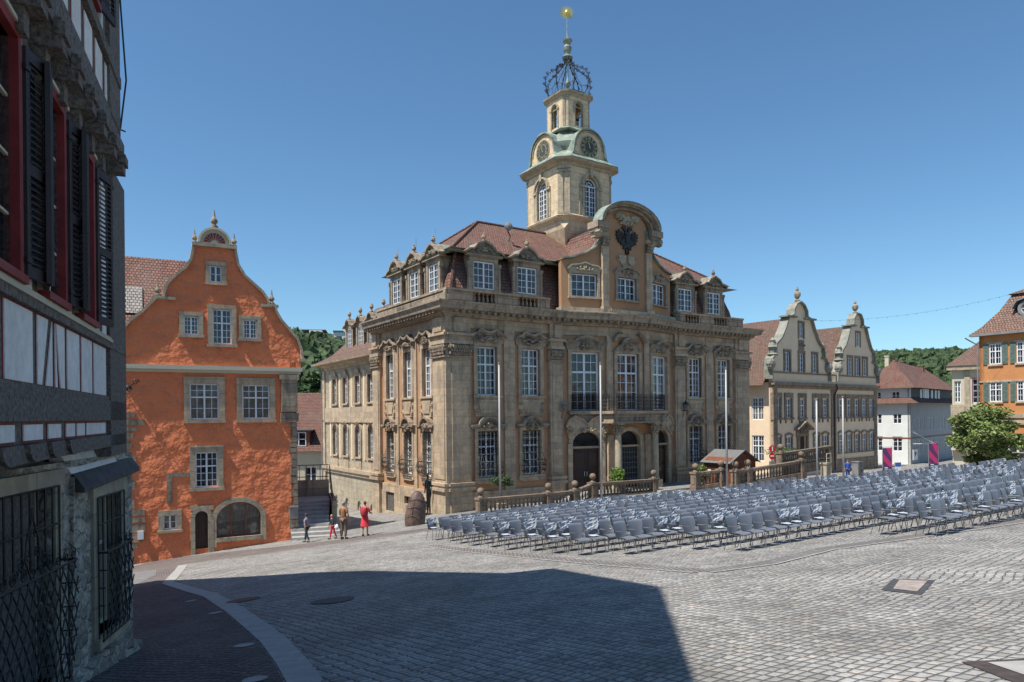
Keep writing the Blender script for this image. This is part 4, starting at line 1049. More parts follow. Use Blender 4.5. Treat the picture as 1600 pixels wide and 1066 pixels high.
m=MB(); m.lathe([(.1,23.7),(.14,24.2),(.07,24.4),(.2,24.6),(.24,24.75),(.1,24.95),(.06,25.2),(.06,26.3),(.22,26.5),(.42,26.7),(.34,26.8),(.16,26.86),(.18,27.0),(.28,27.2),(.32,27.45),(.22,27.6),(.2,27.7),(.36,27.9),(.38,28.0),(.16,28.1),(.1,28.2),(.05,28.5),(.035,29.6)],TX,TY,10); tp("vase_finial",m,M['copper'])
m=MB(FR(TX,TY,-28)); 
pl=[]
for k in range(40):
    a=2*PI*k/40; r=.56 if k%2==0 else .30; pl.append((r*math.cos(a),30.05+r*math.sin(a)))
m.extr(pl,-.03,.03); m.at(FR(TX,TY,-28)).lathe([(.02,29.78),(.14,29.92),(.2,30.05),(.14,30.18),(.02,30.32)],0,0,10); tp("gilded_sun",m,M['gold'])
# ------------------------------------------------------------------ rear wing of the town hall (lower, set back)
WX0,WX1,WY0,WY1=.6,13.5,D_,23.4
Fw=FR(WX0,WY1,-90); LW=WY1-WY0; vx=lambda v:WY1-v
wing=hall_e
m=MB(Fw)
upv=[20.5,18.05,15.4,12.85]
m.extr([(0,HB-2.5),(LW,HB-2.5),(LW,4.5),(0,4.5)],0,.35,0,[rect(vx(v),1.15,1.02,2.05) for v in upv]+[archh(vx(v),-3.0,1.0,2.5,.4) for v in upv]+[archh(vx(v),-7.9,.75,1.55,.37) for v in upv])
m.at(FR(WX1,WY1,180)).extr([(0,HB-2.5),(WX1-WX0,HB-2.5),(WX1-WX0,4.5),(0,4.5)],0,.3)
m.at(FR(WX1,WY0,90)).extr([(0,HB-2.5),(LW,HB-2.5),(LW,4.5),(0,4.5)],0,.3)
m.build("rear_wing_wall",M['stone_l'],wing)
m=MB(Fw)
for v in upv: m.box(vx(v)-1.24,vx(v)-.95,-.05,0,-3.2,3.6); 
for v in upv[1:]: m.box(vx(v)-1.44,vx(v)-1.0,-.05,0,.9,3.6); m.box(vx(v)-1.44,vx(v)-1.0,-.05,0,-3.2,-.4)
m.build("plaster_strip",M['yellow'],wing)
m=MB(Fw)
m.box(0,.55,-.12,0,-8.9,4.5); m.box(0,LW,-.12,0,-.35,-.15); m.box(0,LW,-.08,0,-.15,.85)
for v in upv:
    surround(m,vx(v),1.15,1.02,2.05,.16,.1,True,tt=.2); m.extr([(vx(v)-.5,3.4),(vx(v)+.5,3.4),(vx(v)+.35,3.7),(vx(v),3.85),(vx(v)-.35,3.7)],-.16,0)
    x=vx(v)
    for s in (-1,1): m.box(x+s*.5,x+s*.66,-.1,.2,-3.0,-.9)
    m.ribbon([(x-.5*math.cos(t*PI/8),-.9+.4*math.sin(t*PI/8)) for t in range(9)],.16,-.1,.2); m.box(x-.72,x+.72,-.16,.2,-3.12,-3.0)
    carve(m,x,-.1,-.36,.8,.2,.14,10,int(v*3)); 
    m.box(x-.6,x+.6,-.06,.0,-4.0,-3.2)
m.extr([(0,-4.25),(LW,-4.25),(LW,-3.98),(0,-3.98)],-.25,0); m.box(0,LW,-.14,0,-4.5,-4.25)
m.box(0,LW,-.12,0,4.0,4.3)
m.build("wing_trim",M['stone'],wing)
for v in upv:
    window(wing,Fw,vx(v),1.15,1.0,2.03,4,5,transom=.66,fr=.06,mt=.028); window(wing,Fw,vx(v),-3.0,.98,2.48,4,5,arch=.38,fr=.06,mt=.028)
    window(wing,Fw,vx(v),-7.9,.75,1.53,2,3,arch=.35,fr=.05,mt=.02)
ov=.75
def mans(m,x0,x1,y0,y1,lv,ridge):
    for (i0,z0),(i1,z1) in zip(lv[:-1],lv[1:]):
        a=[(x0+i0,y0,z0),(x1-i0,y0,z0),(x1-i0,y1-i0,z0),(x0+i0,y1-i0,z0)]; b=[(x0+i1,y0,z1),(x1-i1,y0,z1),(x1-i1,y1-i1,z1),(x0+i1,y1-i1,z1)]
        for k in (1,2,3): m.add([a[k],a[(k+1)%4],b[(k+1)%4],b[k]],[(0,1,2,3)])
m=MB(); mans(m,WX0,WX1,WY0,WY1,[(-.75,4.55),(.5,5.3),(1.6,6.5),(2.6,8.0),(3.4,9.2),(6.4,10.6)],0)
m.build("wing_roof",M['tile2'],wing)
m=MB(); m.sweep([(WX1,WY1),(WX0,WY1),(WX0,WY0)],[(0,4.2),(.12,4.25),(.3,4.42),(.8,4.46),(.84,4.6),(.72,4.62),(0,4.6)]); m.build("wing_eaves",M['stone'],wing)
for i,v in enumerate((19.6,17.2,14.9,12.6)):
    F=Fw; x=vx(v); y=.95
    m=MB(F); m.extr([(x-.78,5.3),(x+.78,5.3),(x+.78,7.4),(x-.78,7.4)],y,y+.22,0,[rect(x,5.5,1.05,1.72)])
    for s in (-1,1): m.box(x+s*.78,x+s*.68,y+.22,y+1.9,5.3,7.4); m.box(x+s*.84,x+s*.6,y-.06,y,5.4,7.3)
    pts=[(-1.05,7.42),(-.8,7.56),(-.45,7.62),(-.3,7.9),(0,8.02),(.3,7.9),(.45,7.62),(.8,7.56),(1.05,7.42)]
    m.extr([(x-1,7.35),(x+1,7.35)]+[(x+a,b) for a,b in pts[::-1]],y,y+.25); m.ribbon([(x+a,b) for a,b in pts],.1,y-.25,y+1.8)
    m.lathe([(.06,8.05),(.14,8.15),(.06,8.3),(.17,8.5),(.1,8.7),(.02,8.8)],x,y,8)
    o=m.build("dormer",M['stone_d'],wing)
    a_,b_=win_meshes(1.04,1.70,4,5,fr=.06,mt=.028); c=MB(F)
    for me,mi in ((a_,0),(b_,1)):
        off=len(c.v); c.v+=[F@Vector((x+q.co.x,y+.1+q.co.y,5.5+q.co.z)) for q in me.vertices]; c.f+=[[k+off for k in p.vertices] for p in me.polygons]; c.mi+=[mi]*len(me.polygons)
    ZB[o.name]=HB; c.build("window",[M['white'],M['glass']],o)
m=MB(Fw); m.tube([(-.1,-.5,4.5),(-.1,-.2,4.0),(-.1,-.14,3.6),(-.1,-.14,-8.2)],.055,8); m.build("downpipe",M['zinc'],wing)
# wall lanterns of the hall
def wall_lamp(F,x,z,label):
    p=hall(*(F@Vector((x,-.42,0))).xy)
    e=thing("wall_lantern",label,'wall lantern',(p[0],p[1],z),yw,"lanterns on the town hall")
    m=MB(); m.box(-.04,.04,.34,.42,-.9,.3); m.tube([(0,.38,.2),(0,.1,.28),(0,-.22,.3)],.02,5); m.tube([(0,.38,-.6),(0,.2,-.35),(0,.0,.0),(0,-.1,.28)],.018,5)
    m.spiral((0,.2,-.1),.12,1.4,.014); m.build("bracket",M['iron'],e)
    m=MB(); m.lathe([(.09,.30),(.19,.72),(.02,.74)],0,-.22,6); m.build("glass_body",M['glass2'],e)
    m=MB(); m.lathe([(.23,.72),(.2,.78),(.08,.92),(.03,.96),(.04,1.02),(.01,1.06)],0,-.22,6); m.lathe([(.1,.24),(.11,.30)],0,-.22,6)
    for k in range(6):
        a=PI*k/3; m.tube([(.09*math.cos(a),-.22+.09*math.sin(a),.3),(.2*math.cos(a),-.22+.2*math.sin(a),.72)],.012,4)
    m.build("lamp_cap",M['zinc'] if x<10 else M['iron'],e)
wall_lamp(Ff,8.0,-2.6,"iron wall lantern on the pilaster left of the left door")
wall_lamp(Ff,P4x+.75,-2.6,"iron wall lantern on the pilaster right of the right door")
# ================================================================== ORANGE HOUSE
OX,OY,OA=-11.181,36.0,28
OB=-7.2
oh=thing("gabled_house","orange rendered house with a curved gable and an arched shop window",'house',(OX,OY,OB),R(OA))
def op(name,m,mats,sm=False): return m.build(name,mats,oh,sm)
F0=FR(0,0,0); WL=-8.15
curveL=[(-8.05,3.2),(-8.0,3.6),(-7.85,4.1),(-7.5,4.6),(-7.0,5.05),(-6.55,5.55),(-6.38,5.8),(-6.05,5.8),(-6.02,6.1),(-5.85,6.55),(-5.5,6.95),(-5.1,7.3),(-4.85,7.75),(-4.72,8.45)]
curveR=[(-2.95,8.45),(-2.82,7.7),(-2.5,7.15),(-2.05,6.75),(-1.65,6.4),(-1.42,6.05),(-1.35,5.75),(-1.05,5.75),(-1.0,5.45),(-.75,5.0),(-.35,4.55),(.05,4.05),(.22,3.55),(.25,3.1)]
wins=dict(top=rect(-3.79,6.75,.55,.82),mid=rect(-3.53,3.72,.88,1.72),ml=rect(-4.92,4.12,.66,.90),mr=rect(-2.22,4.05,.66,.95),
 a=rect(-4.36,.0,1.32,1.75),b=rect(-1.97,.0,1.32,1.72),c=rect(-4.29,-3.32,1.02,1.72),d=rect(-5.93,-5.25,.60,.72))
def vert(n=40):
    return
m=MB(F0)
outer=[(WL,-7.2),(0.0,-7.2),(0.0,2.45),(.25,2.55),(.25,3.1)]+curveR[::-1][1:]+curveL[::-1]+[(-8.05,2.5),(WL,2.45)]
door_=[(-4.84,-6.3),(-4.26,-6.3)]+[(-4.55+.29*math.cos(t*PI/8),-4.75+.29*math.sin(t*PI/8)) for t in range(9)]
shop=[(-3.88,-5.85),(-1.8,-5.85)]+[(-2.84+1.04*math.cos(t*PI/12),-4.95+.82*math.sin(t*PI/12)) for t in range(13)]
m.extr(outer,0,.45,0,list(wins.values())+[door_,shop])
m.at(FR(0,0,90)).extr([(0,-7.2),(9,-7.2),(9,2.9),(0,2.9)],0,.3); m.at(FR(WL,9,-90)).extr([(0,-8),(9,-8),(9,2.9),(0,2.9)],0,.3)
op("wall",m,M['orange'])
m=MB(F0)
m.box(WL-.05,.28,-.22,0,2.42,2.62); m.box(WL-.02,.22,-.12,0,2.28,2.42)
op("cornice",m,M['cream'])
m=MB(F0)
m.ribbon(curveL,.12,-.14,.55); m.ribbon(curveR,.12,-.14,.55)
m.box(-6.6,-5.6,-.12,.02,5.74,5.88); m.box(-1.7,-.85,-.12,.02,5.68,5.82); m.box(-4.85,-2.82,-.2,.55,8.45,8.6)
m.box(-8.3,-7.85,-.18,.5,3.05,3.2); m.box(.1,.5,-.18,.5,2.95,3.1)
op("gable_coping",m,M['stone_l'])
m=MB(F0)
m.extr([(-4.5,8.6),(-3.16,8.6)]+[(-3.83+.67*math.cos(t*PI/12),8.65+.68*math.sin(t*PI/12)) for t in range(13)],-.02,.4)
m.ribbon([(-3.83-.67*math.cos(t*PI/12),8.65+.68*math.sin(t*PI/12)) for t in range(13)],.1,-.14,.5)
o=op("gable_crown",m,M['cream'])
ZB[o.name]=OB
m=MB(F0); 
for k in range(9):
    a=PI*(k+.5)/9; b0,b1=a-.13,a+.13
    m.extr([(-3.83+.16*math.cos(a),8.68+.14*math.sin(a)),(-3.83+.48*math.cos(b0),8.68+.48*math.sin(b0)),(-3.83+.48*math.cos(b1),8.68+.48*math.sin(b1))],-.06,-.02)
m.build("fan_ornament",M['redpaint'],o)
for x,z,s in ((-3.83,9.43,1.15),(-4.72,8.6,.85),(-2.92,8.6,.85),(-6.35,5.9,.9),(-1.15,5.84,.95),(-8.1,3.2,.8)):
    m=MB(F0); m.lathe([(.16*s,z),(.16*s,z+.1*s),(.07*s,z+.16*s),(.15*s,z+.28*s),(.14*s,z+.36*s),(.06*s,z+.5*s),(.02*s,z+.8*s)],x,.12,8); op("finial",m,M['stone_d'])
def owin(r,t,cols,rows,name,tr=None,pr=.06,arch=0,tm='stone_l'):
    x=(r[0][0]+r[1][0])/2; w=r[1][0]-r[0][0]; z=r[0][1]; h=r[2][1]-z
    m=MB(F0)
    m.box(x-w/2-t,x-w/2,-pr,.3,z-.02,z+h); m.box(x+w/2,x+w/2+t,-pr,.3,z-.02,z+h); m.box(x-w/2-t,x+w/2+t,-pr,.3,z+h,z+h+t); m.box(x-w/2-t-.04,x+w/2+t+.04,-pr-.06,.3,z-.02-t*.6,z-.02)
    if t>.22: m.box(x-w/2-t-.02,x+w/2+t+.02,-pr-.05,0,z+h+t,z+h+t+.07)
    op("window_surround",m,M[tm])
    window(oh,F0,x,z,w,h,cols,rows,y=.12,transom=tr,fr=.065,mt=.025)
owin(wins['top'],.2,2,2,'w',tm='stone'); owin(wins['mid'],.22,4,5,'w',.6,tm='stone'); owin(wins['ml'],.2,4,4,'w'); owin(wins['mr'],.2,4,4,'w')
owin(wins['a'],.26,4,4,'w',.62,tm='stone'); owin(wins['b'],.26,4,4,'w',.62,tm='stone'); owin(wins['c'],.24,4,5,'w',.6,tm='stone_l'); owin(wins['d'],.2,2,2,'w')
m=MB(F0)   # door and shop window stonework
m.box(-5.04,-4.84,-.07,.3,-6.7,-4.75); m.box(-4.26,-4.0,-.07,.3,-6.7,-4.75); m.box(-5.04,-4.0,-.06,-.0,-4.42,-4.2)
m.ribbon([(-4.55-.29*math.cos(t*PI/8),-4.75+.29*math.sin(t*PI/8)) for t in range(9)],.2,-.07,.3)
m.box(-3.98,-3.88,-.07,.3,-6.3,-4.95); m.box(-1.8,-1.56,-.07,.3,-6.1,-4.95); m.box(-3.88,-1.8,-.12,.4,-6.05,-5.85)
m.ribbon([(-2.84-1.04*math.cos(t*PI/12),-4.95+.82*math.sin(t*PI/12)) for t in range(13)],.24,-.07,.3)
op("arch_surround",m,M['stone_l'])
m=MB(F0); m.extr(door_,.2,.28)
for k in range(4): m.box(-4.80+.14*k,-4.80+.14*k+.12,.17,.2,-6.28,-4.7)
d=op("door",m,M['door'])
ZB[d.name]=OB
m=MB(F0); m.tube([(-4.34,.15,-5.6),(-4.34,.08,-5.5),(-4.34,.15,-5.4)],.015); m.build("handle",M['iron'],d)
m=MB(F0); m.extr(shop,.2,.24); op("shop_window",m,M['glass2'])
m=MB(F0)
for x in (-3.2,-2.5): m.box(x-.03,x+.03,.14,.2,-5.85,-4.18)
for a,b in zip(shop[1:],shop[2:]): pass
m.ribbon([(-2.84-1.0*math.cos(t*PI/12),-4.95+.76*math.sin(t*PI/12)) for t in range(13)],.06,.13,.2); m.box(-3.88,-1.8,.13,.2,-5.85,-5.78)
m.box(-3.88,-3.82,.13,.2,-5.8,-4.95); m.box(-1.86,-1.8,.13,.2,-5.8,-4.95)
op("shop_window_frame",m,M['wood'])
m=MB(F0)   # irregular quoins both sides, exposed lintel
rn=random.Random(4)
z=-7.1
while z<-.1:
    h=.22+rn.random()*.22; L=.25+rn.random()*.55; m.box(-L*.55-.02,.03,-.035-.02*rn.random(),.3,z,z+h-.04); z+=h
op("quoins",m,M['stone_d']); m=MB(F0)
z=-7.1
while z<.2:
    h=.22+rn.random()*.3; L=.25+rn.random()*.8; m.box(WL-.03,WL+.35+L*.8,-.03-.02*rn.random(),.3,z,z+h-.07); z+=h+.02
op("quoins",m,M['stone_d']); m=MB(F0)
m.box(-6.05,-5.08,-.035,0,-2.75,-2.55); m.box(-6.05,-5.82,-.035,0,-4.0,-2.75)
m.box(-.75,.04,-.16,.3,.35,2.0); m.box(-.85,.12,-.22,.3,2.0,2.25); m.box(-.8,.1,-.12,.3,-.2,.3)
op("quoins",m,M['stone_d'])
m=MB(); # roof: ridge runs back from the gable
RX,RZ=-3.9,8.3
for (xa,za_),(xb,zb_) in (((WL-.3,2.75),(-6.2,5.3)),((-6.2,5.3),(RX,RZ))): m.add([(xa,.4,za_),(xa,11,za_),(xb,11,zb_),(xb,.4,zb_)],[(0,1,2,3)])
for (xa,za_),(xb,zb_) in (((.35,2.75),(-1.5,5.3)),((-1.5,5.3),(RX,RZ))): m.add([(xa,.4,za_),(xb,.4,zb_),(xb,11,zb_),(xa,11,za_)],[(0,1,2,3)])
# cross roof to the left, seen beside the gable
m.add([(-16,1.0,2.9),(-6.0,1.0,2.9),(-4.6,5.0,8.7),(-16,5.0,8.7)],[(0,1,2,3)]); m.add([(-16,9,2.9),(-4.6,9,2.9),(-4.6,5,8.7),(-16,5,8.7)],[(3,2,1,0)])
op("roof",m,M['tile3'])
m=MB(); q=lambda t:(1.0+4*t,2.9+5.8*t)
ya,za1=q(.42);yb_,zb1=q(.68); m.add([(-8.3,ya-.06,za1+.05),(-7.0,ya-.06,za1+.05),(-7.0,yb_-.06,zb1+.05),(-8.3,yb_-.06,zb1+.05)],[(0,1,2,3)]); op("roof_patch",m,M['tile_g'])
m=MB(FR(-16,1.4,0)); m.box(0,8,0,7,-8.5,2.9); op("side_building_wall",m,M['orange'])
m=MB(F0); m.tube([(-7.75,-.02,1.3),(-7.75,-.5,1.35),(-7.7,-1.0,1.5)],.02,5)
for k in range(4): m.spiral((-7.6+.0*k,-.2-.25*k,1.45),.14,1.4,.018,a0=k,sgn=(-1)**k)
m.tube([(-7.75,-.02,1.75),(-7.6,-.5,1.55),(-7.2,-1.1,1.75)],.02,5); m.spiral((-7.3,-1.0,1.75),.15,1.4,.02); op("sign_bracket",m,M['iron'])
m=MB(F0); m.box(-.42,.0,-.16,-.04,-5.15,-4.6); m.box(-.44,.02,-.2,-.03,-4.6,-4.52); op("letter_box",m,M['zinc'])
m=MB(F0); m.box(-7.3,-7.05,-.1,-.03,-5.6,-5.2); op("meter_box",m,M['white'])
# ================================================================== double gabled yellow building
YX,YY,YA=24.796,66.0,38; YB=-6.4
yb=thing("gabled_building","long yellow building with two curved gables topped by urns",'building',(YX,YY,YB),R(YA))
def yp(name,m,mats,sm=False): return m.build(name,mats,yb,sm)
LY=21.2
uw_=[.75,2.75,5.25,7.95,9.7,13.0,14.75,16.5,18.2,19.9]
lw_=[.75,2.75,7.95,9.7,13.0,14.75,16.5,18.2,19.9]
def gab(cx,hw,zt,zs=3.3):
    L=[(-hw,zs),(-hw+.05,4.3),(-hw+.5,5.2),(-hw*.80,5.7),(-hw*.78,6.6),(-hw*.62,7.2),(-hw*.48,8.3),(-hw*.38,9.35),(-hw*.22,9.6),(-hw*.2,10.2),(-hw*.12,10.7),(0,zt)]
    return [(cx+a,b) for a,b in L]
def gabR(cx,hw,zt): return [(2*cx-x,z) for x,z in gab(cx,hw,zt)][::-1]
gA=(4.85,5.6,11.0); gB=(16.75,4.6,10.8)
m=MB(F0)
holes=[rect(x,-.42,1.0,1.9) for x in uw_]+[rect(x,-4.2,1.0,1.95) for x in lw_]+[rect(5.15,-4.8,1.35,2.5)]
outer=[(0,-6.4),(LY,-6.4),(LY,3.3)]+gabR(*gB)[::-1][:-1][::1]
def seq(g): a=gab(*g); b=gabR(*g); return b[::-1][:]   # right foot ... apex
outer=[(0,-6.4),(LY,-6.4),(LY,3.0)]
for g in (gB,gA):
    outer+= [(min(LY,x),z) for x,z in gabR(*g)[::-1]]+gab(*g)[::-1][1:]
outer+=[(0,3.0)] if gab(*gA)[0][0]>0 else []
oo=[]
for p in outer:
    q=(max(0,p[0]),p[1])
    if not oo or (abs(oo[-1][0]-q[0])+abs(oo[-1][1]-q[1]))>.02: oo.append(q)
holes+=[rect(x,4.1,.95,1.9) for x in (2.6,5.2,7.75,15.1,16.8,18.5)]+[rect(5.2,7.5,.9,1.5),rect(16.95,7.3,.85,1.5)]
m.extr(oo,0,.4,0,holes)
m.at(FR(0,16,-90)).extr([(0,-6.4),(16,-6.4),(16,3.0),(0,3.0)],0,.4,0,[rect(14.4,-.6,1.3,2.2),rect(14.4,-4.6,1.3,2.5)])
m.at(FR(LY,0,90)).extr([(0,-7),(14,-7),(14,3.0),(0,3.0)],0,.4)
yp("wall",m,M['yellow'])
m=MB(F0)
m.box(-.25,LY+.2,-.35,0,2.75,3.05); m.box(-.1,LY+.1,-.2,0,2.45,2.75); m.box(-.05,LY,-.12,0,3.9,4.05)
for g in (gA,gB): pass
for x,w in ((.0,.6),(10.9,1.0),(20.6,.6)): m.box(x if x>0 else -.03,x+w,-.1,0,-6.4,2.45)
for zz in range(18): 
    z=-6.3+zz*.49; m.box(-.06,.62,-.13,-.1,z,z+.44)
for x in uw_: m.box(x-.8,x-.5,-.07,.2,-.5,1.55); m.box(x+.5,x+.8,-.07,.2,-.5,1.55); m.box(x-.8,x+.8,-.09,.2,1.55,2.0); m.box(x-.85,x+.85,-.16,.2,-.6,-.42); m.box(x-.6,x-.45,-.1,0,-.95,-.6); m.box(x+.45,x+.6,-.1,0,-.95,-.6)
for x in lw_: m.box(x-.7,x-.5,-.06,.2,-4.2,-2.25); m.box(x+.5,x+.7,-.06,.2,-4.2,-2.25); m.ribbon([(x-.7,-2.25),(x-.3,-2.1),(x,-2.05),(x+.3,-2.1),(x+.7,-2.25)],.2,-.1,.2); m.box(x-.75,x+.75,-.14,.2,-4.35,-4.2)
for x in (2.6,5.2,7.75,15.1,16.8,18.5): m.box(x-.68,x-.475,-.06,.2,4.1,6.0); m.box(x+.475,x+.68,-.06,.2,4.1,6.0); m.box(x-.68,x+.68,-.08,.2,6.0,6.25)
for x,z,h in ((5.2,7.5,1.5),(16.95,7.3,1.5)): m.box(x-.62,x-.45,-.06,.2,z-.1,z+h); m.box(x+.45,x+.62,-.06,.2,z-.1,z+h); m.box(x-.62,x+.62,-.08,.2,z+h,z+h+.2)
m.box(4.15,4.45,-.2,.1,-5,-2.3); m.box(5.85,6.15,-.2,.1,-5,-2.3)
m.ribbon([(3.75,-1.7),(4.2,-1.45),(5.15,-.95),(6.1,-1.45),(6.55,-1.7)],.18,-.55,0); m.extr([(4,-2.3),(6.3,-2.3),(6.2,-1.6),(5.15,-1.0),(4.1,-1.6)],-.15,0); carve(m,5.15,-.2,-1.75,1.5,.6,.3,20,201)
m.box(4.65,5.7,-.05,0,6.3,7.3); carve(m,5.2,-.05,6.8,.9,.4,.2,14,202)
m.box(11.2,LY,-.12,0,-6.2,-4.9)
yp("stone_trim",m,M['trim'])
m=MB(F0)
for g in (gA,gB):
    a=gab(*g); b=gabR(*g)
    m.ribbon([(max(-.3,x),z) for x,z in a],.16,-.3,.6); m.ribbon([(x,z) for x,z in b],.16,-.3,.6)
    cx,hw,zt=g
    for s in (-1,1):
        m.lathe([(.42,0),(.5,.1),(.42,.2)] and [(.45,5.55),(.55,5.65),(.3,5.8),(.3,6.2),(.5,6.35),(.3,6.5),(.22,6.8),(.3,7.0),(.05,7.3)],cx+s*hw*.82,.1,8)
        m.box(cx+s*hw*.15,cx+s*hw*.48,-.4,.6,9.4,9.55)
        m.blob((cx+s*(hw-.25),-.15,4.7),(.5,.4,.55),3,.1,0,10,6)
M['coping']=simple('weathered coping stone',(.24,.235,.19),.7,0,.35,2,.004)
yp("gable_coping",m,M['coping'])
for g in (gA,gB):
    m=MB(F0); z=g[2]+.1; m.lathe([(.26,z),(.28,z+.15),(.10,z+.25),(.28,z+.5),(.33,z+.75),(.30,z+.9),(.16,z+1.0),(.10,z+1.1),(.16,z+1.2),(.03,z+1.5)],g[0],.15,10); yp("urn",m,M['stone_d'])
for x in uw_: window(yb,F0,x,-.42,.98,1.88,2,4,transom=.64,fr=.08,mt=.03,y=.14)
for x in lw_: window(yb,F0,x,-4.2,.98,1.93,2,4,transom=.64,fr=.08,mt=.03,y=.14)
for x in (2.6,5.2,7.75,15.1,16.8,18.5): window(yb,F0,x,4.1,.93,1.88,2,4,fr=.08,mt=.03,y=.14)
for x,z in ((5.2,7.5),(16.95,7.3)): window(yb,F0,x,z,.84,1.48,2,3,fr=.08,mt=.03,y=.14)
Fy=FR(0,16,-90); window(yb,Fy,14.4,-.6,1.28,2.18,4,4,transom=.6,fr=.09,mt=.04,y=.14,glassm='glass2'); window(yb,Fy,14.4,-4.6,1.28,2.48,4,4,transom=.6,fr=.09,mt=.04,y=.14)
m=MB(F0); m.box(4.5,5.85,.15,.25,-4.8,-2.32); m.box(4.6,5.1,.1,.15,-4.6,-2.6); m.box(5.25,5.75,.1,.15,-4.6,-2.6); yp("door",m,M['door'])
m=MB(F0); m.tube([(11.4,-.35,3.0),(11.4,-.5,2.6),(11.4,-.15,1.8),(11.4,-.15,-6)],.08,8); yp("downpipe",m,M['iron'])
m=MB()
for cx,hw in ((4.85,5.55),(16.55,5.0)):
    m.add([(cx-hw-.4,.4,2.7),(cx-hw-.4,16,2.7),(cx,16,9.6),(cx,.4,9.6)],[(0,1,2,3)]); m.add([(cx+hw+.4,.4,2.7),(cx,.4,9.6),(cx,16,9.6),(cx+hw+.4,16,2.7)],[(0,1,2,3)])
yp("roof",m,M['tile2'])
# ================================================================== white building beyond
wb=thing("white_house","white house with red hipped roof and grey shaded side beyond the chairs",'house',(48.778,85,-8),R(45))
LB=19.6
m=MB(F0)
wx=[2.0,3.9,5.8,8.3,9.8,12.5,14,15.5,17.6]
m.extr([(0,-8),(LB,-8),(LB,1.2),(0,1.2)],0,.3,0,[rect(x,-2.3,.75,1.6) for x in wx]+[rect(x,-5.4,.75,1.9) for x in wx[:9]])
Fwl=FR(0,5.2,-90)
m.build("side_wall",M['white_shade'],wb); m=MB()
m.at(Fwl); LL=5.2
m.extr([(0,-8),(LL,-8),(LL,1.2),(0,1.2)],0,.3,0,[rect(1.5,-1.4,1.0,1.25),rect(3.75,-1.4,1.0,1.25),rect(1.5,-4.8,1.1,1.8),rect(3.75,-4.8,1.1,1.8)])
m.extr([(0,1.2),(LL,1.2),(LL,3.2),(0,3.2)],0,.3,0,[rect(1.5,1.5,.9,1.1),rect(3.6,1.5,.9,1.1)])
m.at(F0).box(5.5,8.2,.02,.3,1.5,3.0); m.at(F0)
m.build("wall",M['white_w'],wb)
m=MB(F0); m.box(0,LB,.1,.3,1.2,3.1); m.build("attic_wall",M['slate'],wb)
m=MB(F0); m.box(0,LB,-.04,0,-3.25,-3.1); m.at(Fwl).box(0,LL,-.04,0,-3.25,-3.1); m.build("string_course",M['wood'],wb)
for x in wx: window(wb,F0,x,-2.3,.73,1.58,2,3,fr=.06,mt=.03,y=.1); window(wb,F0,x,-5.4,.73,1.88,2,3,fr=.06,mt=.03,y=.1)
for x in (1.5,3.75): window(wb,Fwl,x,-1.4,.98,1.23,2,2,fr=.08,mt=.04,y=.1); window(wb,Fwl,x,-4.8,1.08,1.78,2,3,fr=.08,mt=.04,y=.1)
for x in (1.5,3.6): window(wb,Fwl,x,1.5,.88,1.08,2,2,fr=.08,mt=.04,y=.1)
m=MB(F0)
for x in (4.2,6.2,7.3,9.2,11,12.5): m.box(x,x+.7,-.02,.1,1.6,2.9)
m.build("attic_window",M['white'],wb)
m=MB()
m.add([(-.8,-.9,1.1),(LB,-.9,1.1),(LB,.12,1.9),(0.1,.12,1.9)],[(0,1,2,3)]); m.add([(-.8,6,1.1),(-.8,-.9,1.1),(.1,.12,1.9),(.1,6,1.9)],[(0,1,2,3)])
m.add([(-.7,-.7,3.0),(LB,-.7,3.0),(LB,3.4,6.3),(2.6,2.6,6.6)],[(0,1,2,3)]); m.add([(-.7,5.9,3.0),(-.7,-.7,3.0),(2.6,2.6,6.6)],[(0,1,2)]); m.add([(-.7,5.9,3.0),(2.6,2.6,6.6),(LB,3.4,6.3),(LB,8,3.0)],[(0,1,2,3)])
rf=m.build("roof",M['tile3'],wb); ZB[rf.name]=-8
for x,y,z,s in ((2.2,3.2,6.2,.45),(7.5,3.8,6.0,.5),(10.2,3.6,5.9,.5),(16.5,3,5.6,.6)):
    m=MB(); m.box(x-s/2,x+s/2,y-s/2,y+s/2,z-.6,z+.9); m.box(x-s/2-.06,x+s/2+.06,y-s/2-.06,y+s/2+.06,z+.9,z+1.05); m.build("chimney",M['tile3'] if x>5 else M['cream'],rf)
m=MB(F0); m.box(.5,2.3,-.15,-.05,-5.9,-4.6); sg=m.build("sign_panel",M['white'],wb); ZB[sg.name]=-8
m=MB(F0); m.extr([(1.0,-4.95),(1.4,-5.5),(1.8,-4.95)],-.18,-.15); m.build("sign_emblem",M['redpaint'],sg)
m=MB(F0); m.tube([(.6,-.05,-3.9),(3.8,-1.6,-3.95)],.04,4); m.tube([(.6,-.05,-2.4),(3.8,-1.6,-3.9)],.04,4); m.build("flag_arm",M['white'],wb)
# ================================================================== cream building behind the tree
cb=thing("cream_house","pale cream house with brown roof between white house and tree",'house',(47.45,74.8,-6),R(-32))
m=MB(F0); m.extr([(0,-6),(9,-6),(9,4.9),(0,4.9)],0,.3,0,[rect(.5,1.0,.6,2.3),rect(2.3,.9,.95,2.6),rect(.5,-3.2,.6,2.5),rect(2.3,-3.2,.95,2.4)])
m.build("wall",M['cream'],cb)
m=MB(F0); m.box(-.5,9,-.5,0,4.45,4.9); m.box(0,9,-.2,0,-.4,-.1); m.box(-.15,1.1,-.3,0,-.6,.75); m.box(1.1,1.6,-.1,0,-6,4.4); m.build("stone_trim",M['stone_l'],cb)
m=MB(F0)
for k in range(5): m.lathe([(.06,-3.9),(.1,-3.6),(.05,-3.3),(.08,-3.1)],.05+.25*k,-.45,6)
m.box(-.15,1.15,-.6,-.35,-3.1,-2.95); m.box(-.15,1.15,-.62,0,-4.1,-3.9); m.build("balcony",M['cream'],cb)
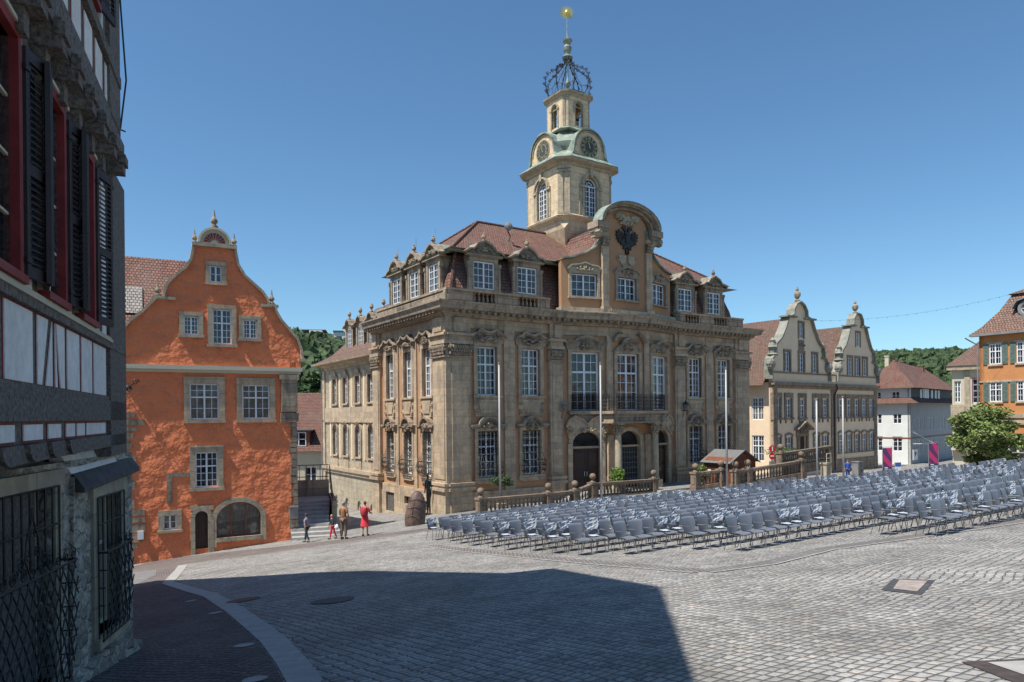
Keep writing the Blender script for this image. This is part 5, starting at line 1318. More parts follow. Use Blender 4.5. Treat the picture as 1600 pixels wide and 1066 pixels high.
for x,w_,z,h in ((.5,.58,1.0,2.28),(2.3,.93,.9,2.58),(.5,.58,-3.2,2.48),(2.3,.93,-3.2,2.38)): window(cb,F0,x,z,w_,h,2,4,fr=.08,mt=.04)
m=MB(F0); m.box(1.78,1.83,-.04,.1,.9,3.5); m.box(2.77,2.82,-.04,.1,.9,3.5); m.box(1.78,2.82,-.04,.1,3.5,3.58); m.build("red_frame",M['redpaint'],cb)
m=MB(); m.add([(-.6,-.6,4.9),(9,-.6,4.9),(9,5,9.4),(4.5,5,9.4)],[(0,1,2,3)]); m.add([(-.6,9,4.9),(-.6,-.6,4.9),(4.5,5,9.4)],[(0,1,2)]); m.build("roof",M['tile2'],cb)
# ================================================================== orange painted house at the right edge
rb=thing("painted_house","orange painted house with green shutters cut off by the right edge",'house',(32.3467,48,-5),R(-56.3))
m=MB(F0)
rwx=[.99,2.6,4.6,6.4,8.2]
m.extr([(0,-5),(11,-5),(11,5.3),(0,5.3)],0,.3,0,[rect(x,3.2,.74,1.42) for x in rwx]+[rect(x,.65,.74,1.35) for x in rwx]+[rect(2.2,-3.4,1.2,1.9),rect(5.5,-3.4,1.2,1.9)])
m.at(FR(0,9,-90)).extr([(0,-5),(9,-5),(9,5.3),(0,5.3)],0,.3)
m.build("wall",M['orange2'],rb)
m=MB(F0); m.box(-.1,11,-.2,0,-.45,-.15); m.box(-.05,11,-.12,0,-.9,-.45)
for x in rwx: m.box(x-.45,x+.45,-.1,.1,3.08,3.2); m.box(x-.45,x+.45,-.1,.1,.53,.65); m.box(x-.5,x+.5,-.06,0,4.62,4.72)
m.box(-.0,11,-.07,0,1.98,2.1)
m.build("stone_trim",M['stone'],rb)
gs=simple('grey green shutters',(.13,.18,.15),.6,0,.2,6)
for x in rwx:
    for z,h in ((3.2,1.42),(.65,1.35)):
        window(rb,F0,x,z,.72,h-.02,4,4,fr=.06,mt=.025,y=.05,transom=.62)
        for s in (-1,1):
            m=MB(F0); x0=x+s*.40; x1=x+s*.74; m.box(x0,x1,-.06,-.02,z,z+h)
            for k in range(14): m.box(min(x0,x1)+.05,max(x0,x1)-.05,-.075,-.06,z+.08+k*h/15,z+.08+k*h/15+.03)
            m.build("shutter",gs,rb)
window(rb,F0,2.2,-3.4,1.18,1.88,2,3,fr=.1,mt=.03); window(rb,F0,5.5,-3.4,1.18,1.88,2,3,fr=.1,mt=.03)
m=MB()
lv=[(-.42,5.32),(.1,5.8),(.9,6.9),(1.5,8.05)]
for (i0,z0),(i1,z1) in zip(lv[:-1],lv[1:]):
    m.add([(i0,i0,z0),(11,i0,z0),(11,i1,z1),(i1,i1,z1)],[(0,1,2,3)]); m.add([(i0,9,z0),(i0,i0,z0),(i1,i1,z1),(i1,9,z1)],[(0,1,2,3)])
m.add([(1.25,1.25,8.0),(11,1.25,8.0),(11,4,9.3),(4,4,9.3)],[(0,1,2,3)]); m.add([(1.25,9,8.0),(1.25,1.25,8.0),(4,4,9.3),(4,9,9.3)],[(0,1,2,3)])
m.build("roof",M['tile2'],rb)
m=MB(F0); m.box(-.45,11,-.45,0,5.17,5.32); m.tube([(-.62,-.62,5.1),(-.3,-.3,4.8),(-.06,-.1,4.6),(-.06,-.1,-5)],.05,6); m.build("gutter",M['zinc'],rb)
m=MB(F0); n=14; cx,cz=2.6,6.85
m.extr([(cx+.48*math.cos(2*PI*k/n),cz+.52*math.sin(2*PI*k/n)) for k in range(n)],.5,1.6,0,[[(cx+.3*math.cos(2*PI*k/n),cz+.34*math.sin(2*PI*k/n)) for k in range(n)]])
m.box(cx-.52,cx+.52,.45,.9,6.2,6.35); m.ribbon([(cx-.75,6.9),(cx-.5,7.35),(cx,7.5),(cx+.5,7.35),(cx+.75,6.9)],.08,.35,1.9)
do=m.build("dormer",M['zinc'],rb); ZB[do.name]=-5
m=MB(F0); m.extr([(cx+.29*math.cos(2*PI*k/n),cz+.33*math.sin(2*PI*k/n)) for k in range(n)],.62,.64,1)
for a in (0,PI/2): m.tube([(cx-.29*math.cos(a),.6,cz-.33*math.sin(a)),(cx+.29*math.cos(a),.6,cz+.33*math.sin(a))],.02,4)
m.ribbon([(cx-.28*math.cos(2*PI*k/n),cz+.32*math.sin(2*PI*k/n)) for k in range(n+1)],.04,.56,.62); m.build("window",[M['white'],M['glass']],do)
# ================================================================== red roofed house behind the steps
hb=thing("small_house","small cream house with big red tiled roof behind the steps",'house',(-21.6,66,-9.5),R(8))
m=MB(F0); m.extr([(0,-9.5),(9,-9.5),(9,-2.8),(0,-2.8)],0,.3,0,[rect(2.35,-6.1,1.1,1.5)]); m.build("wall",M['cream'],hb)
window(hb,F0,2.35,-6.1,1.08,1.48,2,2,fr=.09,mt=.04)
m=MB(); m.add([(-4,-.5,-3.1),(9,-.5,-3.1),(9,4.2,2.6),(-4,4.2,2.6)],[(0,1,2,3)]); m.add([(-4,9,-3.1),(-4,4.2,2.6),(9,4.2,2.6),(9,9,-3.1)],[(0,1,2,3)]); rf=m.build("roof",M['tile3'],hb); ZB[rf.name]=-9.5
m=MB(F0); m.box(.3,2.3,-.1,2.2,-2.9,-1.2); m.build("dormer",M['wood'],rf)
m=MB(F0); m.box(-.0,2.6,-.4,2.4,-1.2,-1.08); m.build("dormer_roof",M['slate'],rf)
m=MB(F0)
for x in (.62,1.28,1.93): m.box(x-.04,x+.04,-.16,-.1,-2.6,-1.35)
for z in (-2.6,-1.98,-1.35): m.box(.6,1.97,-.16,-.1,z-.04,z+.04)
m.build("dormer_window",M['white'],rf)
m=MB(F0); m.box(.65,1.9,-.12,-.105,-2.56,-1.4); m.build("dormer_pane",M['glass'],rf)
# white houses up the hill
for i,(x,y,z,w,lab) in enumerate(((-60,200,22.0,6,"small white flat roofed house up the green hill, left one"),(-51,200,22.8,9,"dark topped modern house up the green hill, right one"))):
    e=thing("hill_house",lab,'house',(x,y,z-2),R(10)); ZB[e.name]=0
    m=MB(); m.box(0,w,0,6,0,4); m.box(w*.3,w*.9,-.5,3,4,5.4); m.build("wall",M['white_w'],e,loc=(0,0,0))
    m=MB(); m.box(-.3,w+.3,-.3,6.3,4.0 if i else 5.4,4.4 if i else 5.6); m.build("roof",M['slate'],e,loc=(0,0,0))
    m=MB()
    for k in range(3): m.box(.6+k*w/3.4,.6+k*w/3.4+w/6,-.06,0,1,2.8)
    m.build("window",M['glass'],e,loc=(0,0,0))
# ------------------------------------------------------------------ rubble stone for the half timbered house
def rubble():
    m,nt,b=newmat('rubble limestone wall'); o=objn(nt)
    v=N(nt,'ShaderNodeTexVoronoi'); v.feature='DISTANCE_TO_EDGE'; v.inputs['Scale'].default_value=3.6
    v2=N(nt,'ShaderNodeTexVoronoi'); v2.inputs['Scale'].default_value=3.6
    n=nz(nt,o,2.0,3); mp=nt.nodes.new('ShaderNodeVectorMath'); mp.operation='MULTIPLY_ADD'; 
    sc_=nt.nodes.new('ShaderNodeVectorMath'); sc_.operation='MULTIPLY'; sc_.inputs[1].default_value=(1,1,1.7); nt.links.new(o,sc_.inputs[0])
    cmb=nt.nodes.new('ShaderNodeVectorMath'); nt.links.new(sc_.outputs[0],cmb.inputs[0])
    nn=N(nt,'ShaderNodeTexNoise'); nn.inputs['Scale'].default_value=2.5; nt.links.new(o,nn.inputs['Vector'])
    s2=nt.nodes.new('ShaderNodeVectorMath'); s2.operation='SCALE'; s2.inputs['Scale'].default_value=.25; nt.links.new(nn.outputs['Color'],s2.inputs[0]); nt.links.new(s2.outputs[0],cmb.inputs[1])
    nt.links.new(cmb.outputs[0],v.inputs['Vector']); nt.links.new(cmb.outputs[0],v2.inputs['Vector'])
    bw=nt.nodes.new('ShaderNodeRGBToBW'); nt.links.new(v2.outputs['Color'],bw.inputs[0])
    c=ramp(nt,bw.outputs[0],[(.2,(.27,.235,.19)),(.8,(.56,.49,.39))])
    n2=nz(nt,o,11,5,.65); c=mixc(nt,c,ramp(nt,n2,[(.3,(.45,.45,.45)),(.7,(1.25,1.25,1.2))]),1,'MULTIPLY')
    c=mixc(nt,ramp(nt,n2,[(.35,(.30,.28,.24)),(.65,(.56,.52,.46))]),c,ramp(nt,v.outputs[0],[(.02,(0,0,0)),(.07,(1,1,1))]))
    nt.links.new(c,b.inputs['Base Color']); b.inputs['Roughness'].default_value=.95
    h=ramp(nt,v.outputs[0],[(0,(0,0,0)),(.12,(1,1,1))]); p=bump(nt,b,h,1,.03); bump(nt,b,n2,1,.03,p)
    return m
M['rubble']=rubble()
# ================================================================== half timbered house
HX,HY,HA=-5.95,10.5,111.0; TZ=-4.6
th=thing("half_timbered_house","half timbered house with red framed windows and barred ground floor, filling the left edge",'house',(HX,HY,TZ),R(HA))
def thp(name,m,mats,sm=False): return m.build(name,mats,th,sm)
F0=FR(0,0,0)
A=Vector((HX,HY))
def loc(x,y):
    v=Matrix.Rotation(-R(HA),2)@(Vector((x,y))-A); return v.x,v.y
gx,gy_=loc(-5.98,10.9)
GF=FR(gx,gy_,102-HA)          # the ground floor wall runs at its own angle
W1=(-4.80,-2.85,-3.0,-.76); W2=(-1.56,-.60,-2.95,-1.04)
rc=lambda w:[(w[0],w[2]),(w[1],w[2]),(w[1],w[3]),(w[0],w[3])]
W0=(-8.6,-6.4,-3.0,-.76)
m=MB(GF); m.extr([(-9.5,-4.6),(0,-4.6),(0,-.5),(-9.5,-.5)],0,.5,0,[rc(W1),rc(W2),rc(W0)])
m.extr([(-9.5,-4.6),(0,-4.6),(0,-3.45),(-.6,-3.25),(-1.6,-3.12),(-2.6,-3.2),(-5,-3.1),(-9.5,-3.1)],-.13,0)
m.extr([(-2.45,-3.2),(-1.95,-3.15),(-2.0,-.7),(-2.35,-.7)],-.05,0)
m.add([(0,0,-4.6),(.0,4,-4.6),(.0,4,-.5),(0,0,-.5)],[(0,1,2,3)])
thp("stone_base",m,M['rubble'])
m=MB(GF)
for w,t in ((W1,.16),(W2,.13),(W0,.16)):
    m.box(w[0]-t,w[0],-.04,.3,w[2],w[3]); m.box(w[1],w[1]+t,-.04,.3,w[2],w[3]); m.box(w[0]-t-.06,w[1]+t+.06,-.06,.3,w[3],w[3]+.19); m.box(w[0]-t,w[1]+t,-.10,.3,w[2]-.14,w[2])
thp("window_surround",m,M['stone_l'])
for w in (W1,W2,W0):
    m=MB(GF); m.box(w[0],w[1],.26,.30,w[2],w[3]); thp("ground_floor_pane",m,M['glass'])
    m=MB(GF); n=3 if w is not W2 else 2
    for k in range(n+1):
        x=w[0]+(w[1]-w[0])*k/n; m.box(x-.045,x+.045,.17,.25,w[2],w[3])
    for z in (w[2]+.04,w[2]+(w[3]-w[2])*.62,w[3]-.04): m.box(w[0],w[1],.18,.24,z-.03,z+.03)
    thp("ground_floor_window_frame",m,M['cream'])
def lattice(w,out,orn):
    m=MB(GF); x0,x1,z0,z1=w; x0-=.03; x1+=.05; y=-.06; zm=z0+(z1-z0)*.61; ye=-out; z0-=.03
    n=max(4,int((x1-x0)/.17))
    for k in range(n+1):
        x=x0+(x1-x0)*k/n; m.tube([(x,y,z1),(x,y,zm)],.012,5)
    for z in (z1,zm+(z1-zm)*.5): m.tube([(x0,y,z),(x1,y,z)],.013,5)
    m.tube([(x0,y,zm),(x0,ye,zm),(x1,ye,zm),(x1,y,zm)],.016,5); m.tube([(x0,y,z0),(x0,ye+.06,z0),(x1,ye+.06,z0),(x1,y,z0)],.016,5)
    H=zm-z0; L=x1-x0; st=.165; run=H*.62
    k=-run
    while k<L:
        for s in (1,-1):
            pts=[]
            for i in range(15):
                f=i/14; u=(k+run*f) if s>0 else (k+run*(1-f)); z=z0+H*f
                if 0<=u<=L: pts.append((x0+u,ye+.06*(1-f)-.05*math.sin(PI*f)-.004*s,z))
            if len(pts)>1: m.tube(pts,.0085,4)
        k+=st
    for xx in (x0,x1):
        for i in range(6): z=z0+H*i/5; m.tube([(xx,y,z),(xx,ye+.06*(1-i/5),z)],.009,4)
        for i in range(2): 
            m.tube([(xx,y+(ye-y)*i*.5,z0),(xx,y+(ye-y)*i*.5,zm)],.009,4)
    k=0
    nn=int(L/.2)
    for i in range(nn):
        xx=x0+L*(i+.5)/nn; m.spiral((xx,ye,zm+.085),.075,1.5,.008,a0=PI/2,sgn=(-1)**i,n=14,tap=.15)
    if orn:
        c=x0+L*.45
        for s in (-1,1):
            m.tube([(c+s*.02,ye,zm),(c+s*.16,ye,zm+.22),(c+s*.13,ye,zm+.42),(c+s*.03,ye,zm+.6),(c,ye,zm+.74)],.010,5)
            for q,(dx,dz,rr) in enumerate(((.1,.28,.07),(.08,.48,.055),(.26,.2,.075),(.36,.12,.06))): m.spiral((c+s*dx,ye,zm+dz),rr,1.5,.008,a0=q,sgn=s,n=14,tap=.15)
    return thp("window_grille",m,M['iron'])
lattice(W1,.24,True); lattice(W2,.17,False)
m=MB(GF)
m.add([(-2.35,-.17,-.84),(.05,-.10,-.74),(.0,.02,-.55),(-2.3,.02,-.60),(-2.35,-.17,-.90),(.05,-.10,-.80),(.0,.02,-.80),(-2.3,.02,-.88)],[(0,1,2,3),(4,7,6,5),(0,4,5,1),(1,5,6,2),(3,7,4,0)])
thp("slate_canopy",m,M['slate'])
m=MB(GF); m.add([(-2.36,-.03,-.66),(-.75,-.03,-.60),(-.75,.10,-.32),(-2.46,.10,-.32),(-2.36,.2,-.66),(-.75,.2,-.60),(-.75,.2,-.32),(-2.46,.2,-.32)],[(0,1,2,3),(0,4,5,1),(0,3,7,4),(1,5,6,2)])
thp("coved_plaster",m,M['white_t'])
# framed storeys: timber ground plane, white panels with red borders
J1,J2=0.0,-.10
m=MB(F0)
m.extr([(-10.5,-.36),(.38,-.36),(.38,3.6),(-10.5,3.6)],J1,.5,0,[rect(-t,1.22,.64,1.95) for t in (5.45,3.90,2.42,7.0,8.55)])
m.extr([(-10.5,3.6),(-.62,3.6),(-.62,11.8),(-3.86,12.4),(-8.2,7.4),(-10.5,4.6)],J2,.5,0,[rect(-t,5.05,.5,1.5) for t in (2.6,4.2,5.8)])
thp("timber_frame",m,M['oldwood'])
m=MB(F0)
m.box(-10.5,.38,J1-.05,J1,.0,.27); m.box(-10.5,.38,J1-.03,J1,.27,.33); m.box(-10.5,.36,J1-.06,J1,1.0,1.08)
m.box(-10.5,.3,J1-.05,J1,-.36,-.20)
m.box(-10.5,-.62,J2-.10,J1+.1,3.62,3.95); m.box(-10.5,-.62,J2-.05,J2,3.95,4.15); m.box(-10.5,-.62,J2-.07,J2,4.75,4.9)
m.box(-.95,.40,-.05,.2,-.5,3.6); m.box(-1.4,-.58,J2-.05,.2,3.6,11.6)
x=-9.9
while x<-.7:
    m.box(x-.11,x+.11,J2-.16,J1,3.40,3.68); m.extr([(x-.08,3.2),(x+.08,3.2),(x+.08,3.4),(x-.08,3.4)],J2-.03,J1); m.box(x-.13,x+.13,J2-.19,J2-.10,3.52,3.64)
    x+=.68
x=-9.8
while x<-2.8:
    m.lathe([(.01,0),(.01,0)],0,0,3) if False else m.extr([(x+.24*math.cos(t*PI/8+PI),-.20+.16*math.sin(t*PI/8+PI)) for t in range(9)],J1-.09,J1+.1); x+=.72
thp("beam",m,M['oldwood'])
def panels(polys,y):
    for P in polys:
        cx=sum(p[0] for p in P)/len(P); cz=sum(p[1] for p in P)/len(P)
        g=.02
        big=[(p[0]+g*(1 if p[0]>cx else -1),p[1]+g*(1 if p[1]>cz else -1)) for p in P]
        m=MB(F0); m.extr(P,y-.016,y-.006); o=thp("infill_panel",m,M['white_t'])
        m=MB(F0); m.extr(big,y-.006,y); m.build("red_border",M['redpaint'],o)
zb,zt=.34,.98
P=[]
for t0,t1 in ((5.36,4.58),(3.28,2.70),(2.58,2.0),(1.88,1.08)): P.append([(-t0,zb),(-t1,zb),(-t1,zt),(-t0,zt)])
P+=[[(-4.42,zb),(-4.28,zb),(-4.05,zt),(-4.42,zt)],[(-4.14,zb),(-3.9,zb),(-3.9,zt)],[(-3.78,zb),(-3.70,zb),(-3.78,zt)],[(-3.58,zb),(-3.40,zb),(-3.40,zt),(-3.78+.04,zt)]]
for k in range(5): P.append([(-6.3-.85*k,zb),(-5.55-.85*k,zb),(-5.55-.85*k,zt),(-6.3-.85*k,zt)])
panels(P,J1)
P=[[(-a,-.17),(-b,-.17),(-b,-.03),(-a,-.03)] for a,b in ((5.9,5.12),(4.87,4.27),(4.07,3.58),(3.35,2.95),(2.85,2.45),(2.35,1.15),(6.8,6.1),(7.7,7.0))]
panels(P,J1)
WT=[5.45,3.88,2.40,.98+.55,7.0,8.55]; WT=[5.45,3.90,2.42,7.0,8.55]
P=[]
for c in (4.68,3.16,6.22,1.62): P.append([(-c-.10,1.15),(-c+.10,1.15),(-c+.10,3.1),(-c-.10,3.1)]); P.append([(-c-.62,3.34),(-c-.1,3.34),(-c-.02,3.58),(-c-.62,3.58)]); 
P+=[[(-1.30,1.15),(-1.02,1.15),(-1.02,3.3),(-1.30,3.3)],[(-1.5,2.2),(-1.36,2.2),(-1.36,3.3),(-1.5,3.3)]]
panels(P,J1)
P=[]
x=-9.6; i=0
while x<-1.5:
    if x>-9: P.append([(x,4.20),(x+.42,4.20),(x+.42,4.70),(x,4.70)])
    x+=.62
x=-8.0; i=0
while x<-1.9:
    top=min(7.0,6.9+(x+8.2)*1.17)-.35
    if i%3==0: P.append([(x,4.98),(x+.34,4.98),(x+.34,min(top,6.7)),(x,min(top,6.7))])
    elif i%3==1: P+= [[(x,4.98),(x+.14,4.98),(x+.38,min(top,6.7)),(x,min(top,6.7))]]
    x+=.50; i+=1
for zr in (7.1,8.1,9.1,10.1):
    x=-1.8
    while x>-8.2+(zr+.9-6.9)/5.1*4.34+.6: P.append([(x-.42,zr),(x,zr),(x,zr+.75),(x-.42,zr+.75)]); x-=.6
panels(P,J2)
def thwin(x,z,w,h,y,shut=True):
    m=MB(F0)
    m.box(x-w/2-.09,x-w/2,y-.07,y+.15,z,z+h); m.box(x+w/2,x+w/2+.09,y-.07,y+.15,z,z+h); m.box(x-w/2-.09,x+w/2+.09,y-.07,y+.15,z+h,z+h+.09); m.box(x-w/2-.12,x+w/2+.12,y-.10,y+.15,z-.07,z)
    o=thp("window_frame",m,M['redpaint'])
    m=MB(F0); m.box(x-w/2-.14,x-w/2-.09,y-.06,y,z,z+h+.09); m.box(x+w/2+.09,x+w/2+.14,y-.06,y,z,z+h+.09); m.box(x-w/2-.14,x+w/2+.14,y-.09,y,z+h+.09,z+h+.13); m.box(x-.03,x+.03,y+.0,y+.05,z,z+h)
    for q in (.25,.5,.75): m.box(x-w/2,x+w/2,y+.01,y+.04,z+h*q-.012,z+h*q+.012)
    m.build("sash",M['cream'],o)
    m=MB(F0); m.box(x-w/2,x+w/2,y+.05,y+.07,z,z+h); m.build("pane",M['glass'],o)
    if shut:
        for s in (-1,1):
            hx=x+s*(w/2+.13)
            if s<0: F=Matrix.Translation((hx,y-.07,0))@Matrix.Rotation(PI+R(16),4,'Z')
            else: F=Matrix.Translation((hx,y-.07,0))@Matrix.Rotation(-R(13),4,'Z')
            m=MB(F); L=.44
            m.box(0,.055,-.02,.02,z,z+h); m.box(L-.055,L,-.02,.02,z,z+h)
            for zz in (z,z+h*.45,z+h-.10): m.box(.055,L-.055,-.019,.019,zz,zz+.10)
            zz=z+.12
            while zz<z+h-.14:
                if not (z+h*.45-.03<zz<z+h*.45+.10): m.add([(.05,-.024,zz),(L-.05,-.024,zz),(L-.05,.018,zz+.045),(.05,.018,zz+.045),(.05,-.024,zz+.011),(L-.05,-.024,zz+.011),(L-.05,.018,zz+.056),(.05,.018,zz+.056)],[(0,1,2,3),(7,6,5,4),(0,4,5,1),(2,6,7,3)])
                zz+=.058
            m.box(-.03,.05,-.035,.035,z+.12,z+.16); m.box(-.03,.05,-.035,.035,z+h-.2,z+h-.16)
            thp("shutter",m,M['shutter'])
for t in WT: thwin(-t,1.22,.64,1.95,J1)
for t in (2.6,4.2,5.8): thwin(-t,5.05,.5,1.5,J2,True)
m=MB(F0); m.box(-10.5,-.9,J1-.08,J1,1.08,1.12); m.box(-10.5,-.9,J1-.06,J1,1.12,1.15); thp("sill_board",m,M['cream'])
m=MB(F0); m.tube([(-.52,J2-.05,11),(-.5,J2-.08,7.2),(-.56,J2-.05,6.2),(-.38,J2-.10,5.0),(-.6,J2-.05,4.2)],.012,4)
for z in (9,6.2,4.2): m.tube([(-.6,J2,z),(-.5,J2-.1,z)],.012,4)
thp("cable",m,M['iron'])
def body(pts,z0,z1,peak,name,mat,rmat):
    m=MB(); n=len(pts)
    vs=[(*loc(*p),z0) for p in pts]+[(*loc(*p),z1) for p in pts]
    m.add(vs,[(i,(i+1)%n,n+(i+1)%n,n+i) for i in range(n)]); thp(name,m,mat)
    m=MB(); cx=sum(p[0] for p in pts)/n; cy=sum(p[1] for p in pts)/n
    vs=[(*loc(*p),z1) for p in pts]+[(*loc(cx,cy),peak)]
    m.add(vs,[(i,(i+1)%n,n) for i in range(n)]); thp("roof",m,rmat)
dl=Vector((-.934,-.358)); wd=Vector((-.358,.934))
body([tuple(A+dl*.5+wd*.1),(-13.1,14.9),(-20.0,18.2),(-24,10),tuple(A-wd*3.9+dl*9),tuple(A-wd*3.9+dl*.5)],-7,11.8,15.5,"rear_wall",M['oldwood'],M['tile2'])
m=MB(F0)   # sloping roof end towards the camera
for (xa,za_),(xb,zb_) in (((-10.6,4.5),(-8.2,7.45)),((-8.2,7.45),(-3.86,12.5))):
    m.add([(xa,J2-.2,za_),(xb,J2-.2,zb_),(xb,8.5,zb_),(xa,8.5,za_)],[(0,1,2,3)]); m.add([(xa,J2-.2,za_-.15),(xb,J2-.2,zb_-.15),(xb,8.5,zb_-.15),(xa,8.5,za_-.15)],[(3,2,1,0)]); m.add([(xa,J2-.2,za_-.15),(xb,J2-.2,zb_-.15),(xb,J2-.2,zb_),(xa,J2-.2,za_)],[(0,1,2,3)])
m.add([(-3.86,J2-.2,12.5),(.4,J2-.1,11.9),(.4,3.5,14.5),(-3.86,3.5,14.5)],[(0,1,2,3)])
thp("roof",m,M['tile2'])
# ================================================================== steps between the houses
m=MB()
st=thing("stone_steps","pale stone steps climbing between the orange house and the town hall wing",'steps',(-10.15,34.7,-7.2),R(17))
for k in range(11):
    m.box(-.85-.04*k,.85+.03*k if k>4 else 1.9-.2*k,.46*k,7.0-.003*k,-7.2 if k==0 else -6.15+.15*(k-1)+.001,-6.15+.15*k)
m.build("step",M['granite'],st)
m=MB(); m.box(1.2,1.45,2.6,7,-7.2,-4.5); m.build("side_wall",M['stone_d'],st)
m=MB(); m.box(-1.3,1.2,7.0,7.3,-7.2,-3.7); m.build("end_wall",M['stone_d'],st)
m=MB()
for k in range(7): m.tube([(-1.3+.4*k,7.1,-3.9),(-1.3+.4*k,7.1,-2.8)],.02,5)
for z in (-3.5,-2.8): m.tube([(-1.3,7.1,z),(1.2,7.1,z)],.025,5)
for k in range(5): m.tube([(1.25,7.1-1.0*k,-3.9-.3*k),(1.25,7.1-1.0*k,-2.8-.35*k)],.02,5)
m.tube([(1.25,7.1,-2.8),(1.25,3.1,-4.2)],.025,5); m.build("railing",M['iron'],st)
# ================================================================== balustrades on the square
def balustrade(label,pts,h=.95,group=None,balls=(0,),npm=3.3,mat='bal',wall=0.0,cat='balustrade'):
    """pts: list of (x,y,zfoot) posts; runs of balusters between them"""
    p0=pts[0]
    e=thing("balustrade",label,cat,(p0[0],p0[1],p0[2]),0,group)
    ZB[e.name]=0
    for i,(a,b) in enumerate(zip(pts[:-1],pts[1:])):
        A_=Vector(a);B_=Vector(b); L=(B_-A_).xy.length; ang=math.degrees(math.atan2(B_.y-A_.y,B_.x-A_.x)); sl=(B_.z-A_.z)/L
        Sh=Matrix(((1,0,0,0),(0,1,0,0),(sl,0,1,0),(0,0,0,1)))
        F=Matrix.Translation((A_.x-p0[0],A_.y-p0[1],A_.z-p0[2]))@Matrix.Rotation(R(ang),4,'Z')@Sh
        m=MB(F); m.box(.18,L-.18,-.16,.16,h-.13,h+.02); m.box(.18,L-.18,-.12,.12,h-.18,h-.13); m.build("hand_rail",M[mat],e,loc=(0,0,0))
        m=MB(F); m.box(.18,L-.18,-.17,.17,-.5,.16+wall); m.build("base_course",M[mat],e,loc=(0,0,0))
        n=max(2,int(L*npm)); m=MB(); baluster_row(m,F,.25,L-.25,0,.16+wall,h-.18,n,r=.085); o=m.build("baluster_row",M[mat],e,loc=(0,0,0))
    for i,p in enumerate(pts):
        F=Matrix.Translation((p[0]-p0[0],p[1]-p0[1],p[2]-p0[2]))@Matrix.Rotation(yw,4,'Z')
        m=MB(F); m.box(-.21,.21,-.21,.21,-.6,h-.05); m.box(-.26,.26,-.26,.26,h-.05,h+.06); m.box(-.25,.25,-.25,.25,-.6,.14); m.box(-.23,-.21,-.12,.12,.25,h-.2); m.box(-.12,.12,-.23,-.21,.25,h-.2)
        o=m.build("post",M[mat],e,loc=(0,0,0))
        if i in balls:
            m=MB(F); z=h+.06; m.lathe([(.19,z),(.17,z+.05),(.1,z+.1),(.09,z+.16),(.12,z+.18)]+[(.2*math.sin(PI*t/8)+.001,z+.36-.2*math.cos(PI*t/8)) for t in range(1,9)],0,0,12); m.build("stone_ball",M[mat],o,smooth=True)
    return e
def hb3(u,off,z): x,y=hall(u,-off); return (x,y,z)
balustrade("weathered balustrade left of the town hall entrance, climbing to the doors",[hb3(.5,2.75,-5.45),hb3(5.12,2.75,-5.47),hb3(7.1,2.75,-5.45),hb3(8.5,2.75,-5.1),hb3(13.7,2.75,-5.15)],balls=(0,1,2,3,4))
balustrade("balustrade beside the wooden hut, its end post facing the gap",[(11.45,43.5,-4.62),(13.3,44.3,-4.5)],balls=(0,1))
balustrade("long low balustrade right of the tallest flagpole towards the yellow building",[(13.9,43.3,-4.5),(14.9,44.0,-4.45),(19.3,46.4,-4.1)],balls=(0,1,2))
balustrade("raised balustrade in front of the yellow building door",[(18.0,46.6,-3.75),(23.3,51.2,-3.55)],balls=(0,),h=1.1)
# terrace in front of the hall
m=MB()
T=[hall(8.6,-2.6),hall(13.6,-2.6),hall(16,-3.4),hall(26.6,-3.0),hall(30,-2),hall(26.6,0),hall(18.4,0),hall(8.6,0)]
m.v=[Vector((x,y,-4.88)) for x,y in T]+[Vector((x,y,-6.5)) for x,y in T]; n=len(T); m.f=[list(range(n))]+[[n+i,n+(i+1)%n,(i+1)%n,i] for i in range(n)]; m.mi=[0]*(n+1)
struct(m.build("terrace",M['mosaic']))
m=MB(FR(CX,CY,YW)); 
for k in range(3): m.box(13.75-.0,16.8,-3.3-.36*k,-2.4,-6.2,-4.9-.15*(k+.02)); 
o=struct(m.build("terrace_steps",M['granite']))
m=MB(FR(CX,CY,YW)); 
for k in range(5): m.box(7.15+.3*k,8.6,-2.6,0,-6.2,-5.5+.14*k)
struct(m.build("terrace_steps",M['granite']))
# ================================================================== flagpoles
for (x,y,zt,lab) in ((-.71,39.3,2.95,"white flagpole in front of the first town hall window, leftmost of the five"),(5.24,40.97,3.0,"white flagpole between the left and middle town hall doors"),(13.19,42.74,2.75,"white flagpole standing in front of the wooden hut"),(19.39,44.19,.82,"flagpole before the yellow building entrance, left of the person in blue"),(21.04,44.14,.95,"rightmost flagpole, beside the person in blue")):
    h=zt-gz(x,y)
    z=gz(x,y); e=thing("flagpole",lab,'flagpole',(x,y,z),0,"flagpoles along the balustrade"); ZB[e.name]=0
    m=MB(); m.tube([(0,0,0),(0,0,h)],.065,10,r1=.045); m.build("pole",M['pole'],e,True,loc=(0,0,0))
    m=MB(); m.lathe([(.05,h),(.07,h+.03),(.07,h+.09),(.02,h+.12)],0,0,10); m.tube([(.07,0,1.2),(.07,0,h-.1)],.008,4); m.build("cap",M['zinc'],e,loc=(0,0,0))
    m=MB(); m.lathe([(.16,0),(.16,.06),(.1,.1)],0,0,12); m.build("base",M['zinc'],e,loc=(0,0,0))
